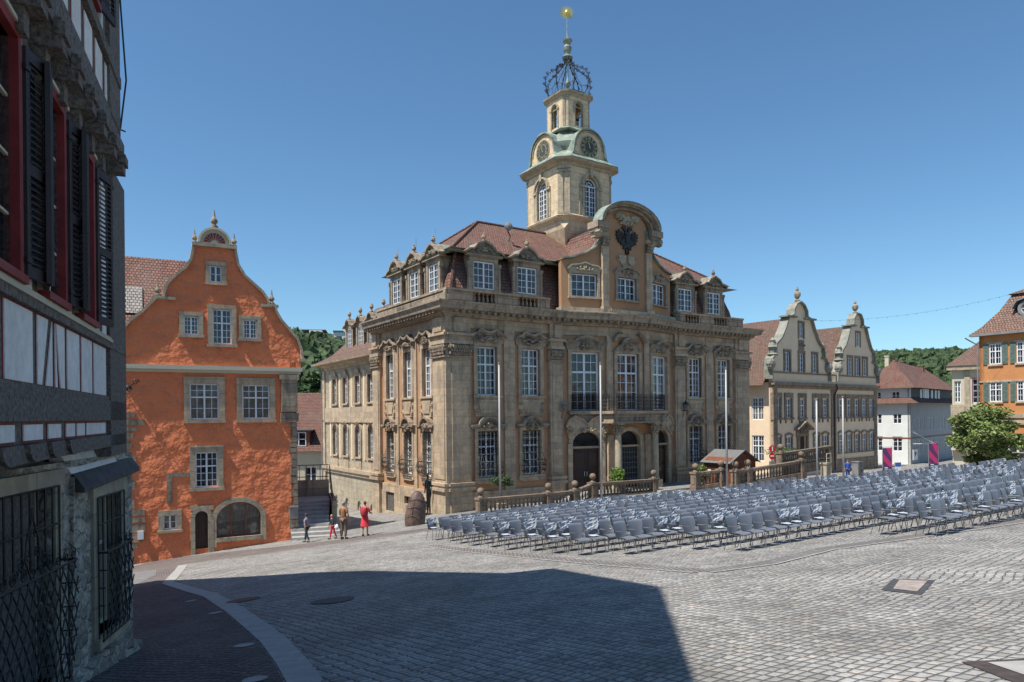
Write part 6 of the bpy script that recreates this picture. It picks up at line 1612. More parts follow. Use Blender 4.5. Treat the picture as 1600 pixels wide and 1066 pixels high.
# ================================================================== wooden hut
ht=thing("wooden_hut","red brown wooden hut with grey pitched roof by the balustrade",'hut',(14.39,46,-4.9),yw); ZB[ht.name]=0
hw_,hl,he,hr=2.65,2.15,1.78,2.42
m=MB()
m.extr([(0,0),(hw_,0),(hw_,he),(hw_/2,hr),(0,he)],0,hl)
for k in range(20): m.box(.02+k*.133,.02+k*.133+.115,-.02,0,.05,he+ (min(k,19-k)*.133*.46))
m.at(FR(0,hl,-90))
for k in range(16): m.box(.02+k*.134,.02+k*.134+.115,-.02,0,.05,he-.3)
m.build("wall",M['wood'],ht,loc=(0,0,0))
m=MB(); m.add([(-.25,-.2,he-.16),(-.25,hl+.2,he-.16),(hw_/2,hl+.2,hr+.05),(hw_/2,-.2,hr+.05)],[(0,1,2,3)]); m.add([(hw_+.25,-.2,he-.16),(hw_/2,-.2,hr+.05),(hw_/2,hl+.2,hr+.05),(hw_+.25,hl+.2,he-.16)],[(0,1,2,3)])
m.ribbon([(-.27,he-.2),(hw_/2,hr+.02),(hw_+.27,he-.2)],.06,-.24,-.18)
m.build("roof",simple('grey roofing felt',(.15,.145,.14),.9,0,.2,6),ht,loc=(0,0,0))
m=MB(FR(0,hl,-90)); m.box(.02,hl-.02,-.05,-.0,he-.62,he-.2); m.build("shutter_board",simple('dark brown board',(.07,.028,.015),.6,0,.3,6),ht,loc=(0,0,0))
m=MB(); m.box(1.55,2.05,-.05,-.02,.9,1.4); m.at(FR(0,hl,-90)).box(.35,.62,-.06,-.02,.75,1.15); m.build("notice",M['white'],ht,loc=(0,0,0))
# ================================================================== plants
def leaves(m,c,rad,n,size,rn,shell=.55,flat=.5):
    for i in range(n):
        while True:
            p=Vector((rn.uniform(-1,1),rn.uniform(-1,1),rn.uniform(-1,1)))
            if p.length<1 and p.length>shell*rn.random(): break
        q=Vector((c[0]+p.x*rad[0],c[1]+p.y*rad[1],c[2]+p.z*rad[2]))
        a=Vector((rn.uniform(-1,1),rn.uniform(-1,1),rn.uniform(-1,1)*flat)).normalized(); b=a.cross(Vector((rn.uniform(-1,1),rn.uniform(-1,1),rn.uniform(-.2,1)))).normalized()
        s=size*(.6+.8*rn.random())
        m.add([q-a*s-b*s*.1,q+b*s*.55,q+a*s,q-b*s*.55],[(0,1,2,3)])
def topiary(label,x,y,z,hs,rw,rh,mat='leaf',group=None):
    e=thing("potted_tree",label,'potted tree',(x,y,z),0,group); ZB[e.name]=0; rn=random.Random(int(x*10))
    m=MB(); m.lathe([(.22,0),(.28,.4),(.3,.42),(.27,.43)],0,0,10); m.build("pot",M['stone_d'],e,loc=(0,0,0))
    m=MB(); m.tube([(0,0,.35),(.03,0,hs*.5),(0,.02,hs)],.035,6)
    for k in range(5): m.tube([(0,0,hs-.1),(rw*.6*math.cos(k*1.3),rw*.6*math.sin(k*1.3),hs+rh*.4)],.015,4)
    m.build("trunk",M['bark'],e,loc=(0,0,0))
    m=MB()
    for k in range(14):
        a=rn.uniform(0,2*PI); r=rw*.7*math.sqrt(rn.random()); leaves(m,(r*math.cos(a),r*math.sin(a),hs+rh*rn.uniform(.3,.7)),(rw*.42,rw*.42,rh*.42),75,.06,rn)
    m.build("crown",M[mat],e,loc=(0,0,0))
x,y=hall(2.75,-1.3); topiary("flat topped potted tree behind the left balustrade, under the first barred window",x,y,-5.5,1.45,.72,.55,'leaf_d')
topiary("flat topped potted tree near the yellow building's left corner",19.6,50.5,-4.4,1.25,1.25,.7)
def shrub(label,x,y,z,r,h,mat):
    e=thing("shrub",label,'shrub',(x,y,z),0); ZB[e.name]=0; rn=random.Random(int(x*7))
    m=MB(); m.lathe([(.25,0),(.32,.45),(.34,.47),(.3,.48)],0,0,10); m.build("pot",M['stone_d'],e,loc=(0,0,0))
    m=MB()
    for k in range(14): a=rn.uniform(0,2*PI); q=r*.6*rn.random(); leaves(m,(q*math.cos(a),q*math.sin(a),.45+h*rn.uniform(.25,.8)),(r*.45,r*.45,h*.3),70,.075,rn)
    for k in range(5): m.tube([(0,0,.4),(r*.4*math.cos(k),r*.4*math.sin(k),.45+h*.6)],.012,4)
    m.build("foliage",M[mat],e,loc=(0,0,0))
x,y=hall(11.1,-2.2); shrub("bright green bush behind the balustrade by the portal column",x,y,-4.88,.75,1.1,'leaf_l')
shrub("leafy bush with pale flowers between the balustrade post and the hut",12.3,45.0,-4.9,.62,1.2,'leaf')
# big tree at right
def tree(label,x,y,z,h,rad,hh,seed=1,n=46,lf=330,size=.13,mat='leaf'):
    e=thing("broadleaf_tree",label,'tree',(x,y,z),0); ZB[e.name]=0; rn=random.Random(seed)
    m=MB(); m.tube([(0,0,0),(.05,0,h*.3),(-.05,.05,h*.6)],.22,8,r1=.12)
    cl=[]
    for k in range(n):
        while True:
            p=Vector((rn.uniform(-1,1),rn.uniform(-1,1),rn.uniform(-1,1)))
            if .45<p.length<.95: break
        taper=1-.45*max(0,p.z); c=Vector((p.x*rad*taper,p.y*rad*taper,h+p.z*hh)); cl.append(c)
        if k%3==0: m.tube([(0,0,h*.45),(c.x*.4,c.y*.4,h*.45+(c.z-h*.45)*.5),tuple(c)],.06,5,r1=.015)
    m.build("trunk",M['bark'],e,True,loc=(0,0,0))
    m=MB()
    for c in cl:
        r=rad*rn.uniform(.2,.34); leaves(m,c,(r,r,r*.6),lf,size,rn,.3,.35)
    m.build("crown",M[mat],e,loc=(0,0,0))
tree("bushy green tree in front of the cream house at the right edge",30.6,45.0,-3.45,1.85,2.35,1.95,3,64,400,.09,'leaf_t')
tree("dark tree top half hidden behind the small red roofed house",-24.5,88,-6,7.5,5,4.5,8,40,200,.3,'leaf_d')
# ================================================================== hills and woods
def hillmesh(name,cx,cy,rx,ry,h,n=26):
    m=MB(); N_=n
    for j in range(N_+1):
        for i in range(N_+1):
            u=i/N_*2-1; v=j/N_*2-1; x=cx+u*rx; y=cy+v*ry; r=max(0,1-(u*u*.9+v*v*.9)); m.v.append(Vector((x,y,-7+h*(r**.8)+1.2*noise.noise(Vector((x*.02,y*.02,0))))))
    for j in range(N_):
        for i in range(N_): a=j*(N_+1)+i; m.f.append([a,a+1,a+N_+2,a+N_+1]); m.mi.append(0)
    return struct(m.build(name,M['hill'],smooth=True))
hills=[(-110,290,150,190,34),(240,420,260,200,37)]
def hz_(x,y):
    b=-7
    for cx,cy,rx,ry,h in hills:
        u=(x-cx)/rx;v=(y-cy)/ry
        if abs(u)<=1 and abs(v)<=1: b=max(b,-7+h*(max(0,1-(u*u*.9+v*v*.9))**.8)+1.2*noise.noise(Vector((x*.02,y*.02,0))))
    return b
for q in hills: hillmesh("hill",*q)
def wood(name,label,xr,yr,n,seed):
    m=MB(); rn=random.Random(seed)
    for k in range(n):
        x=rn.uniform(*xr);y=rn.uniform(*yr); z=hz_(x,y)
        if z<-6.5: continue
        r=rn.uniform(1.8,3.2)*(1.15 if seed==2 else 1); m.blob((x,y,z+r*.7),(r,r,r*1.05),k,.8,0,9,6)
        leaves(m,(x,y,z+r*.8),(r*1.12,r*1.12,r*1.15),70,.45,rn,.85,.5)
    o=m.build(name,M['forest']); tag(o,label,'woods',None,'stuff')
wood("woodland","dense green woods on the hill behind the small red roofed house",(-75,-35),(120,235),330,2)
wood("woodland","dense green woods along the hilltop above the white house",(115,290),(235,400),900,3)
# ================================================================== chairs
def chair_meshes(wrapped):
    """chair faces -Y, seat 0.44 high, back 0.82 high"""
    out=[]
    m=MB(); prof=[]   # backrest: curved shell, wide at the top
    rows=[(.40,.17,.16),(.47,.175,.185),(.56,.185,.21),(.66,.20,.222),(.76,.225,.225),(.82,.24,.215)]
    vs=[];fs=[];n=6
    for th_ in (0,.012):
        for z,y,hw in rows:
            for i in range(n+1):
                t=i/n*2-1; vs.append((t*hw,y+th_-.045*t*t*0-.03*(t*t),z-(0.01*t*t if z>.8 else 0)))
    k=(n+1)*len(rows)
    for j in range(len(rows)-1):
        for i in range(n):
            a=j*(n+1)+i; fs.append((a,a+1,a+n+2,a+n+1)); fs.append((k+a,k+a+n+1,k+a+n+2,k+a+1))
    top=(len(rows)-1)*(n+1)
    for i in range(n): fs.append((top+i,top+i+1,k+top+i+1,k+top+i))
    m.add(vs,fs); out.append(('backrest',m,M['chair']))
    m=MB(); rows=[(.405,.17,.16),(.425,.08,.195),(.435,-.06,.21),(.435,-.18,.215),(.415,-.235,.205)]; vs=[];fs=[]
    for th_ in (0,-.014):
        for z,y,hw in rows:
            for i in range(n+1): t=i/n*2-1; vs.append((t*hw,y,z+th_+.012*t*t))
    k=(n+1)*len(rows)
    for j in range(len(rows)-1):
        for i in range(n): a=j*(n+1)+i; fs.append((a,a+n+1,a+n+2,a+1)); fs.append((k+a,k+a+1,k+a+n+2,k+a+n+1))
    f=(len(rows)-1)*(n+1)
    for i in range(n): fs.append((f+i,k+f+i,k+f+i+1,f+i+1))
    m.add(vs,fs); out.append(('seat',m,M['chair']))
    for s in (-1,1):
        m=MB(); m.tube([(s*.185,-.16,.425),(s*.225,-.24,0)],.0095,5); out.append(('leg',m,M['chair_leg']))
        m=MB(); m.tube([(s*.185,.12,.42),(s*.225,.24,0)],.0095,5); out.append(('leg',m,M['chair_leg']))
    m=MB(); m.tube([(-.185,-.16,.42),(-.185,.12,.415),(.185,.12,.415),(.185,-.16,.42),(-.185,-.16,.42)],.009,4)
    for s in (-1,1): m.tube([(s*.19,.13,.42),(s*.235,.12,.60),(s*.235,-.14,.615)],.011,4)
    out.append(('frame',m,M['chair_leg']))
    if wrapped:
        m=MB(); rn=random.Random(7); N_=7
        vs=[];fs=[]
        for j in range(N_+1):
            for i in range(N_+1):
                u=i/N_*2-1; v=j/N_
                z=.60+.215*v; y=.185+.035*v-.03*u*u-.02-.035*rn.random(); x=u*(.175+.04*v)*(1+.06*rn.uniform(-1,1))
                
                vs.append((x,y,z+rn.uniform(-.015,.015)))
        for j in range(N_):
            for i in range(N_): a=j*(N_+1)+i; fs.append((a,a+1,a+N_+2,a+N_+1))
        b=len(vs)
        for j in range(5):
            for i in range(N_+1):
                u=i/N_*2-1; vs.append((u*.12+rn.uniform(-.01,.01),.13-.055*j,.462+rn.uniform(-.012,.02)))
        for j in range(4):
            for i in range(N_): a=b+j*(N_+1)+i; fs.append((a,a+N_+1,a+N_+2,a+1))
        m.add(vs,fs); out.append(('cushion_wrap',m,M['wrap']))
    return out
CM={}
for wv in (0,1):
    L=[]
    for nme,m,mt in chair_meshes(wv):
        o=m.build(nme,mt,smooth=nme in('backrest','seat')); L.append((nme,o.data,m,mt)); bpy.data.objects.remove(o)
    CM[wv]=L
ROWS=[(27.0,-1.45),(25.85,-1.4),(24.4,-5.3),(23.2,-5.5),(22.15,-6.9),(21.1,-7.5),(19.95,-7.5),(18.8,-7.4),(17.65,-7.6),(16.45,-7.4),(15.2,-7.4),(14.0,-7.2),(12.8,-6.9),(11.6,-6.9)]
def wmin(u): return interp(u,[-8,2.6,4,6,9,12.7,14,21,40],[11.2,11.3,12.4,12.9,13.3,13.95,15.0,17.5,24])
spots=[]; rn=random.Random(12)
for ri,(wv,u0) in enumerate(ROWS):
    u=u0; k=0
    while u<34:
        if wv>=wmin(u) and rn.random()>.015:
            x=CX+D2.x*u-E2.x*wv; y=CY+D2.y*u-E2.y*wv
            if x/y<.80: spots.append((y,x,ri,k,u,wv))
        u+=.49; k+=1
spots.sort()
state=[]
rn=random.Random(5); clus={}
for (y,x,ri,k,u,wv) in spots:
    key=(ri,k//2); 
    clus[key]=rn.random()<.34
    state.append(clus[key])
rn=random.Random(8)
vis=[i for i in range(len(spots))]
IND=set(vis[:300]); rest=MB(); rmi={}
matlist=[M['chair'],M['chair_leg'],M['wrap']]
for i,(y,x,ri,k,u,wv) in enumerate(spots):
    xx=x+rn.uniform(-.025,.025); yy=y+rn.uniform(-.05,.05); rz=yw+rn.gauss(0,.075); z=gz(xx,yy)+.005
    wr=1 if state[i] else 0
    if i in IND:
        e=bpy.data.objects.new("plastic_chair",None); col.objects.link(e); e.location=(xx,yy,z); e.rotation_euler=(0,0,rz); e.empty_display_size=.2
        e['category']='chair'; e['group']="grey plastic chairs in rows on the square, wrapped cushions" if wr else "grey plastic chairs in rows on the square, bare"
        e['label']="grey plastic chair with crumpled shiny cushion wrap, in the open air seating rows" if wr else "bare grey plastic chair in the open air seating rows"
        for nme,me,_,_ in CM[wr]:
            c=bpy.data.objects.new(nme,me); col.objects.link(c); c.parent=e
    else:
        T_=Matrix.Translation((xx,yy,z))@Matrix.Rotation(rz,4,'Z')
        for nme,me,mm,mt in CM[wr]:
            rest.F=T_; rest.add([tuple(v) for v in mm.v],mm.f,matlist.index(mt))
o=rest.build("plastic_chairs",matlist); tag(o,"farther rows of grey plastic chairs seen as one mass, out to the right",'chairs',None,'stuff')
print("chairs",len(spots))
# ================================================================== stone sculpture and bronze figure
m=MB(); 
bx,by=-4.93,35.0
e=thing("boulder_sculpture","dark red brown boulder sculpture with carved seams by the town hall corner",'sculpture',G(bx,by),R(20)); ZB[e.name]=0
n=14; lv=[(.0,.62,.50),(.25,.66,.52),(.55,.64,.50),(.85,.58,.46),(1.1,.48,.40),(1.3,.36,.30),(1.42,.22,.18),(1.47,.06,.05)]
vs=[];fs=[]
for j,(z,a,b) in enumerate(lv):
    for i in range(n):
        t=2*PI*i/n; q=1+.12*noise.noise(Vector((math.cos(t)*1.3,math.sin(t)*1.3,z*1.5))); vs.append((.82*a*q*math.cos(t)+.08*z,.85*b*q*math.sin(t),z*1.18))
for j in range(len(lv)-1):
    for i in range(n): fs.append((j*n+i,j*n+(i+1)%n,(j+1)*n+(i+1)%n,(j+1)*n+i))
fs.append(tuple((len(lv)-1)*n+i for i in range(n)))
m.add(vs,fs); m.build("boulder",M['bronze'],e,True,loc=(0,0,0))
m=MB()
for z,a,b in ((.42,.67,.53),(.8,.61,.49),(1.12,.49,.41)):
    m.tube([(.82*a*math.cos(t*2*PI/20)*1.02+.08*z,.85*b*1.02*math.sin(t*2*PI/20),z*1.18+.06*math.sin(t)) for t in range(21)],.012,5)
m.tube([(-.2,-.38,.1),(-.25,-.38,.6),(-.1,-.32,1.2)],.014,5)
m.build("seam",M['bronze'],e,loc=(0,0,0))
# ------------------------------------------------------------------ figures
def skin(joints,edges,mats,name,par,sub=1,root=0):
    me=bpy.data.meshes.new(name); me.from_pydata([j[0] for j in joints],edges,[])
    o=bpy.data.objects.new(name,me); col.objects.link(o)
    md=o.modifiers.new("s",'SKIN'); md.use_smooth_shade=True
    sd=me.skin_vertices[0].data
    for i,j in enumerate(joints): sd[i].radius=(j[1],j[2] if len(j)>2 else j[1]); sd[i].use_root=(i==root)
    s2=o.modifiers.new("u",'SUBSURF'); s2.levels=sub; s2.render_levels=sub
    dg=bpy.context.evaluated_depsgraph_get(); nm=bpy.data.meshes.new_from_object(o.evaluated_get(dg)); nm.name=name
    bpy.data.objects.remove(o)
    nm.materials.clear(); nm.materials.append(mats)
    for p in nm.polygons: p.use_smooth=True
    q=bpy.data.objects.new(name,nm); col.objects.link(q); q.parent=par
    return q
def cl(name,c): 
    if name not in M: M[name]=simple(name,c,.85,0,.15,12)
    return M[name]
SK=cl('skin',(.42,.24,.17))
def person(label,x,y,H,rz,pose,top,bottom,hair,dress=None,pack=None,hat=None,shoes=(.05,.04,.035),bag=None,topcol_long=False,group=None,full=None):
    z=gz(x,y)+.008
    e=thing("person",label,'person',(x,y,z),rz); s=H/1.75
    P=lambda a,b,c:(a*s,b*s,c*s)
    # pose: dict of offsets. figure faces -Y
    lk=pose.get('stride',0.0); arms=pose.get('arms',((.0,-.05),(.0,-.05))); lean=pose.get('lean',0)
    hip=P(0,0,.93); L={}
    jl=[]
    def leg(sg,f):
        kf=pose.get('knee',.0)
        return [P(sg*.095,0,.90),P(sg*.10,-f*.5-.02-abs(f)*kf,.50),P(sg*.105,-f+.03,.09+ (0.05 if f<-.1 else 0)),P(sg*.115,-f-.11,.035)]
    legs=[leg(-1,lk),leg(1,-lk)]
    sh=1.42; 
    def arm(sg,a):
        # a=(side swing out, forward reach, elbow bend height)
        o_,f_=a[0],a[1]; eb=a[2] if len(a)>2 else 0
        el=P(sg*(.235+o_*.6),-f_*.35+.02-lean,1.13); wr=P(sg*(.25+o_*.3),-f_-.03-lean,.88+eb)
        hd=P(sg*(.25+o_*.25),-f_-.06-lean,.80+eb*1.05)
        return el,wr,hd
    J=[(hip,.125*s,.09*s),(P(0,-lean*.4,1.08),.115*s,.085*s),(P(0,-lean*.8,1.30),.145*s,.10*s),(P(0,-lean,1.44),.085*s,.07*s),(P(0,-lean-.005,1.52),.05*s,.05*s),(P(0,-lean-.015,1.60),.07*s,.078*s),(P(0,-lean-.015,1.69),.066*s,.08*s),(P(0,-lean-.01,1.745),.03*s,.04*s)]
    E=[(i,i+1) for i in range(7)]
    for sg,lg in zip((-1,1),legs):
        b=len(J); J+=[(lg[0],.085*s),(lg[1],.055*s),(lg[2],.038*s),(lg[3],.032*s)]; E+=[(0,b),(b,b+1),(b+1,b+2),(b+2,b+3)]
    hands=[]
    for sg,a in zip((-1,1),arms):
        el,wr,hd=arm(sg,a); b=len(J)
        J+=[(P(sg*.175,-lean,1.41),.055*s),(el,.042*s),(wr,.028*s),(hd,.034*s,.018*s)]; E+=[(3,b),(b,b+1),(b+1,b+2),(b+2,b+3)]
        hands.append((Vector(hd),Vector(wr),sg))
    body=skin(J,E,SK,"body",e)
    m=MB()
    for hd,wr,sg in hands:   # fingers and thumb
        d=(hd-wr).normalized(); sd_=Vector((0,1,0))
        for k in range(4):
            o_=sd_*((k-1.5)*.018*s); l=(.07,.08,.075,.06)[k]*s
            m.tube([hd+o_,hd+o_+d*l*.6,hd+o_+d*l+Vector((-sg*.015*s,0,0))],.009*s,5,r1=.006*s)
        m.tube([hd-sd_*.03*s-d*.03*s,hd-sd_*.055*s+d*.01*s],.010*s,5,r1=.008*s)
    # face
    hc=Vector(P(0,-lean-.015,1.64))
    m.blob((hc.x,hc.y-.082*s,hc.z-.01*s),(.012*s,.02*s,.022*s),1,0)
    for sg in (-1,1): m.blob((hc.x+sg*.07*s,hc.y+.005,hc.z),(.010*s,.02*s,.028*s),2,0)
    fm=m.build("hands_and_nose",SK,e,True,loc=(0,0,0)); 
    # join with the body so that it stays one mesh
    import bmesh
    bm=bmesh.new(); bm.from_mesh(body.data); bm.from_mesh(fm.data); bm.to_mesh(body.data); bm.free(); bpy.data.objects.remove(fm)
    m=MB()
    for sg in (-1,1): m.blob((hc.x+sg*.027*s,hc.y-.07*s,hc.z+.015*s),(.010*s,.008*s,.007*s),1,0)
    m.box(hc.x-.022*s,hc.x+.022*s,hc.y-.078*s,hc.y-.07*s,hc.z-.05*s,hc.z-.044*s); m.build("face_marks",cl('dark eye',(.03,.02,.02)),e,loc=(0,0,0))
    k=1.18
    tm=cl('cloth '+label[:12]+' top',top); bmn=cl('cloth '+label[:12]+' low',bottom)
    T=[(P(0,0,.94),.15*s,.115*s),(P(0,-lean*.4,1.08),.14*s,.108*s),(P(0,-lean*.8,1.28),.165*s,.12*s),(P(0,-lean,1.435),.10*s,.085*s)]; E=[(0,1),(1,2),(2,3)]
    for sg,a in zip((-1,1),arms):
        el,wr,hd=arm(sg,a); b=len(T); mid=tuple((Vector(el)+(Vector(wr)-Vector(el))*(.85 if topcol_long else -.25)))
        T+=[(P(sg*.175,-lean,1.405),.07*s)]+([(el,.058*s),(mid,.045*s)] if topcol_long else [(tuple(Vector(P(sg*.175,-lean,1.405)).lerp(Vector(el),.75)),.062*s)]); E+=[(3,b),(b,b+1)]+([(b+1,b+2)] if topcol_long else [])
    if dress: skin(T,E,tm,"dress_top",e)
    else: skin(T,E,tm,"shirt",e)
    if dress:
        m=MB(); n=16; lv=[(.135,.10,1.1),(.16,.12,.98),(.185,.15,.85),(.215,.18,.62),(.235,.195,dress)]
        vs=[];fs=[]
        for j,(a,b,zz) in enumerate(lv):
            for i in range(n): t=2*PI*i/n; q=1+.05*math.sin(5*t)*(j/4); vs.append(P(a*q*math.cos(t),b*q*math.sin(t),zz))
        for j in range(4):
            for i in range(n): fs.append((j*n+i,(j+1)*n+i,(j+1)*n+(i+1)%n,j*n+(i+1)%n))
        m.add(vs,fs); m.build("skirt",tm,e,True,loc=(0,0,0))
    else:
        L_=[(P(0,0,.95),.135*s,.105*s)]; E=[]
        for sg,lg in zip((-1,1),legs):
            b=len(L_); end=lg[2] if not full else tuple(Vector(lg[1]).lerp(Vector(lg[2]),.15))
            L_+=[(lg[0],.10*s),(lg[1],.073*s),(tuple(Vector(end)+Vector((0,0,.03*s))),.06*s)]; E+=[(0,b),(b,b+1),(b+1,b+2)]
        skin(L_,E,bmn,"trousers",e)
    sm=cl('shoe '+str(shoes),shoes)
    for lg in legs:
        m=MB(); a=Vector(lg[2]);b=Vector(lg[3]); m.blob(((a.x+b.x)/2,(a.y+b.y)/2-.0*s,.045*s+max(0,a.z-.09*s)),(.052*s,.135*s,.05*s),1,0,0,8,6); m.build("shoe",sm,e,True,loc=(0,0,0))
    m=MB(); hv=(.080*s,.092*s,.085*s); m.blob((hc.x,hc.y+.018*s,hc.z+.035*s),hv,3,.12,0,10,8)
    if hair[3:] and hair[3]=='long': m.blob((hc.x,hc.y+.055*s,hc.z-.05*s),(.075*s,.045*s,.13*s),3,.1,0,8,6)
    m.build("hair",cl('hair '+str(hair[:3]),hair[:3]),e,True,loc=(0,0,0))
    if hat:
        m=MB(); m.lathe([(.12*s,hc.z+.05*s),(.095*s,hc.z+.06*s),(.09*s,hc.z+.11*s),(.05*s,hc.z+.14*s),(.01,hc.z+.15*s)],hc.x,hc.y,12); m.build("hat",cl('hat',hat),e,True,loc=(0,0,0))
    if pack: 
        m=MB(); m.blob((0,.19*s-lean,1.2*s),(.17*s,.11*s,.24*s),5,.15,0,10,8)
        for sg in (-1,1): m.tube([(sg*.09*s,.12*s-lean,1.4*s),(sg*.11*s,.0-lean,1.48*s),(sg*.12*s,-.125*s-lean,1.3*s),(sg*.13*s,0,1.05*s)],.018*s,5)
        p_=m.build("backpack",cl('pack '+str(pack),pack),e,True,loc=(0,0,0))
    return e
person("grey haired man in tan vest and light blue shirt, seen from behind",-7.92,32.45,1.76,R(150),dict(stride=.03,arms=((.05,.10,.0),(.06,.12,.18))),(.26,.13,.055),(.16,.115,.08),(.30,.28,.27),pack=None,topcol_long=False)
person("woman in short red dress with rucksack, seen from behind",-6.95,32.6,1.64,R(170),dict(stride=.05,arms=((.02,.22,.28),(.02,.22,.28))),(.62,.045,.055),(.5,.05,.06),(.16,.06,.05),dress=.50,pack=(.34,.03,.04))
person("child in red trousers and dark jacket beside the man",-8.62,33.2,1.18,R(-60),dict(stride=.20,arms=((.15,.10,.05),(.2,.16,.15)),lean=.08),(.02,.028,.05),(.55,.03,.06),(.45,.3,.17),topcol_long=True)
person("walking boy in grey T shirt and dark cap, nearest the orange house",-9.85,33.1,1.38,R(-110),dict(stride=.22,arms=((.05,.1,.05),(.05,-.12,.0))),(.20,.22,.29),(.015,.05,.05),(.03,.03,.035),hat=(.03,.03,.04))
person("person in bright blue shirt standing among the far chairs",28.0,58.0,1.78,R(0),dict(stride=.02,arms=((.10,.06,.05),(.12,.10,.20))),(.02,.09,.42),(.02,.05,.20),(.10,.05,.03),full=None)
bg_=MB(); hx_,hy_=-7.92,32.45
e=thing("carrier_bag","small white carrier bag held in the man's left hand",'bag',(-8.22,32.36,gz(-8.22,32.36)+.62),0); ZB[e.name]=0
m=MB(); m.blob((0,0,0),(.10,.06,.13),2,.3,0,8,6); m.tube([(-.05,0,.1),(0,0,.24),(.05,0,.1)],.006,4); m.build("bag_body",M['white'],e,True,loc=(0,0,0))
# bronze figure leaning at the corner pier
def statue():
    x,y=hall(-.5,1.55); z=gz(x,y)
    e=thing("bronze_figure","tall thin dark bronze figure on the left flank near the corner",'statue',(x,y,z),R(-40))
    J=[((0,0,1.25),.13,.10),((0,-.02,1.5),.12,.09),((0,-.02,1.85),.17,.11),((0,-.03,2.05),.08,.07),((0,-.05,2.2),.05,.05),((0,-.06,2.32),.08,.09),((0,-.06,2.45),.05,.06),
       ((-.09,0,1.15),.09,.09),((-.10,.02,.65),.065,.065),((-.12,.03,.12),.05,.05),((-.12,-.12,.05),.04,.03),((.09,0,1.15),.09,.09),((.10,-.03,.65),.065,.065),((.12,.0,.12),.05,.05),((.13,-.14,.05),.04,.03),
       ((-.2,-.02,1.98),.07,.07),((-.27,.0,1.6),.05,.05),((-.2,-.12,1.25),.035,.035),((.2,-.02,1.98),.07,.07),((.30,-.02,1.62),.05,.05),((.26,-.14,1.3),.035,.035)]
    E=[(0,1),(1,2),(2,3),(3,4),(4,5),(5,6),(0,7),(7,8),(8,9),(9,10),(0,11),(11,12),(12,13),(13,14),(3,15),(15,16),(16,17),(3,18),(18,19),(19,20)]
    skin(J,E,M['statue'],"figure",e)
    J=[((0,.02,2.02),.18,.14),((0,.03,1.6),.2,.15),((0,.03,1.2),.19,.15),((.02,.02,.95),.13,.11)]; skin(J,[(0,1),(1,2),(2,3)],M['statue'],"coat",e)
    m=MB(); m.box(-.3,.3,-.3,.3,-.1,.05); m.build("plinth",M['statue'],e,loc=(0,0,0))
statue()
# ================================================================== banners, signs, boxes
bk=simple('navy banner print',(.03,.035,.10),.7,0,0); 
def swirl(name,c1,c2):
    m,nt,b=newmat(name); o=objn(nt); wv=N(nt,'ShaderNodeTexWave'); wv.inputs['Scale'].default_value=.9; wv.inputs['Distortion'].default_value=5; wv.inputs['Detail'].default_value=.5; wv.inputs['Detail Scale'].default_value=.8; wv.bands_direction='DIAGONAL'; nt.links.new(o,wv.inputs[0])
    nt.links.new(ramp(nt,wv.outputs[0],[(.4,c1),(.5,c2)]),b.inputs['Base Color']); b.inputs['Roughness'].default_value=.7; return m
M['swirl']=swirl('pink swirl banner',(.09,.03,.11),(.50,.03,.13))
def banner(label,x,y,rz,h=1.75,w=.55):
    e=thing("banner",label,'banner',G(x,y),rz,"pink festival banners"); ZB[e.name]=0
    z0=.12
    m=MB(); m.box(-w/2,w/2,-.02,.02,z0+.62,z0+h); m.build("printed_cloth",M['swirl'],e,loc=(0,0,0))
    m=MB(); m.box(-w/2,w/2,-.02,.02,z0,z0+.62); lo_=m.build("lower_cloth",bk,e,loc=(0,0,0))
    m=MB()
    for k,(a,b) in enumerate(((.1,.5),(.1,.42),(.1,.46),(.12,.3))): m.box(-w/2+a,-w/2+b,-.026,-.022,z0+.44-.10*k,z0+.47-.10*k)
    m.box(-w/2+.08,-w/2+.3,-.026,-.022,z0+.52,z0+.58); m.build("print",M['white'],lo_,loc=(0,0,0))
    m=MB(); m.tube([(-w/2-.03,0,0),(-w/2-.03,0,z0+h+.05)],.02,6); m.tube([(w/2+.03,0,0),(w/2+.03,0,z0+h+.05)],.02,6); m.tube([(-w/2-.03,0,z0+h+.05),(w/2+.03,0,z0+h+.05)],.015,6); m.box(-w/2,w/2,-.25,.25,0,.04); m.build("stand",M['zinc'],e,loc=(0,0,0))
banner("pink and navy swirl banner in front of the white house's lit wall",22.62,41.9,R(8))
banner("pink swirl banner farther right, before the shaded side of the white house",25.9,42.7,R(8),1.85,.6)
banner("pink banner cut off at the right edge beneath the tree",34.0,46.4,R(8),1.7,.6)
e=thing("info_board","small white board with blue top between the banners",'info board',G(23.3,42.0),R(10)); ZB[e.name]=0
m=MB(); m.box(-.2,.2,-.03,.03,.45,.95); m.build("panel",M['white'],e,loc=(0,0,0))
m=MB(); m.box(-.2,.2,-.045,-.03,.72,.95); m.build("header",simple('blue print',(.03,.10,.35),.6,0,0),e,loc=(0,0,0))
m=MB(); m.tube([(-.2,0,0),(-.2,0,.95)],.02,5); m.tube([(.2,0,0),(.2,0,.95)],.02,5); m.build("post",M['zinc'],e,loc=(0,0,0))
e=thing("grey_cabinet","plain grey box shaped cabinet right of the person in blue",'cabinet',G(26.6,53.5),R(38)); ZB[e.name]=0
m=MB(); m.box(-.42,.42,-.25,.25,.08,1.35); m.build("body",M['zinc'],e,loc=(0,0,0))
m=MB(); m.extr([(-.46,1.35),(.46,1.35),(.46,1.40),(-.46,1.43)],-.3,.3); m.build("lid",M['zinc'],e,loc=(0,0,0))
m=MB(); m.box(-.43,.43,-.26,.26,0,.08); m.box(-.01,.01,-.262,-.25,.12,1.3); m.box(.05,.08,-.275,-.25,.65,.8); m.build("door_line",M['dark_iron'],e,loc=(0,0,0))
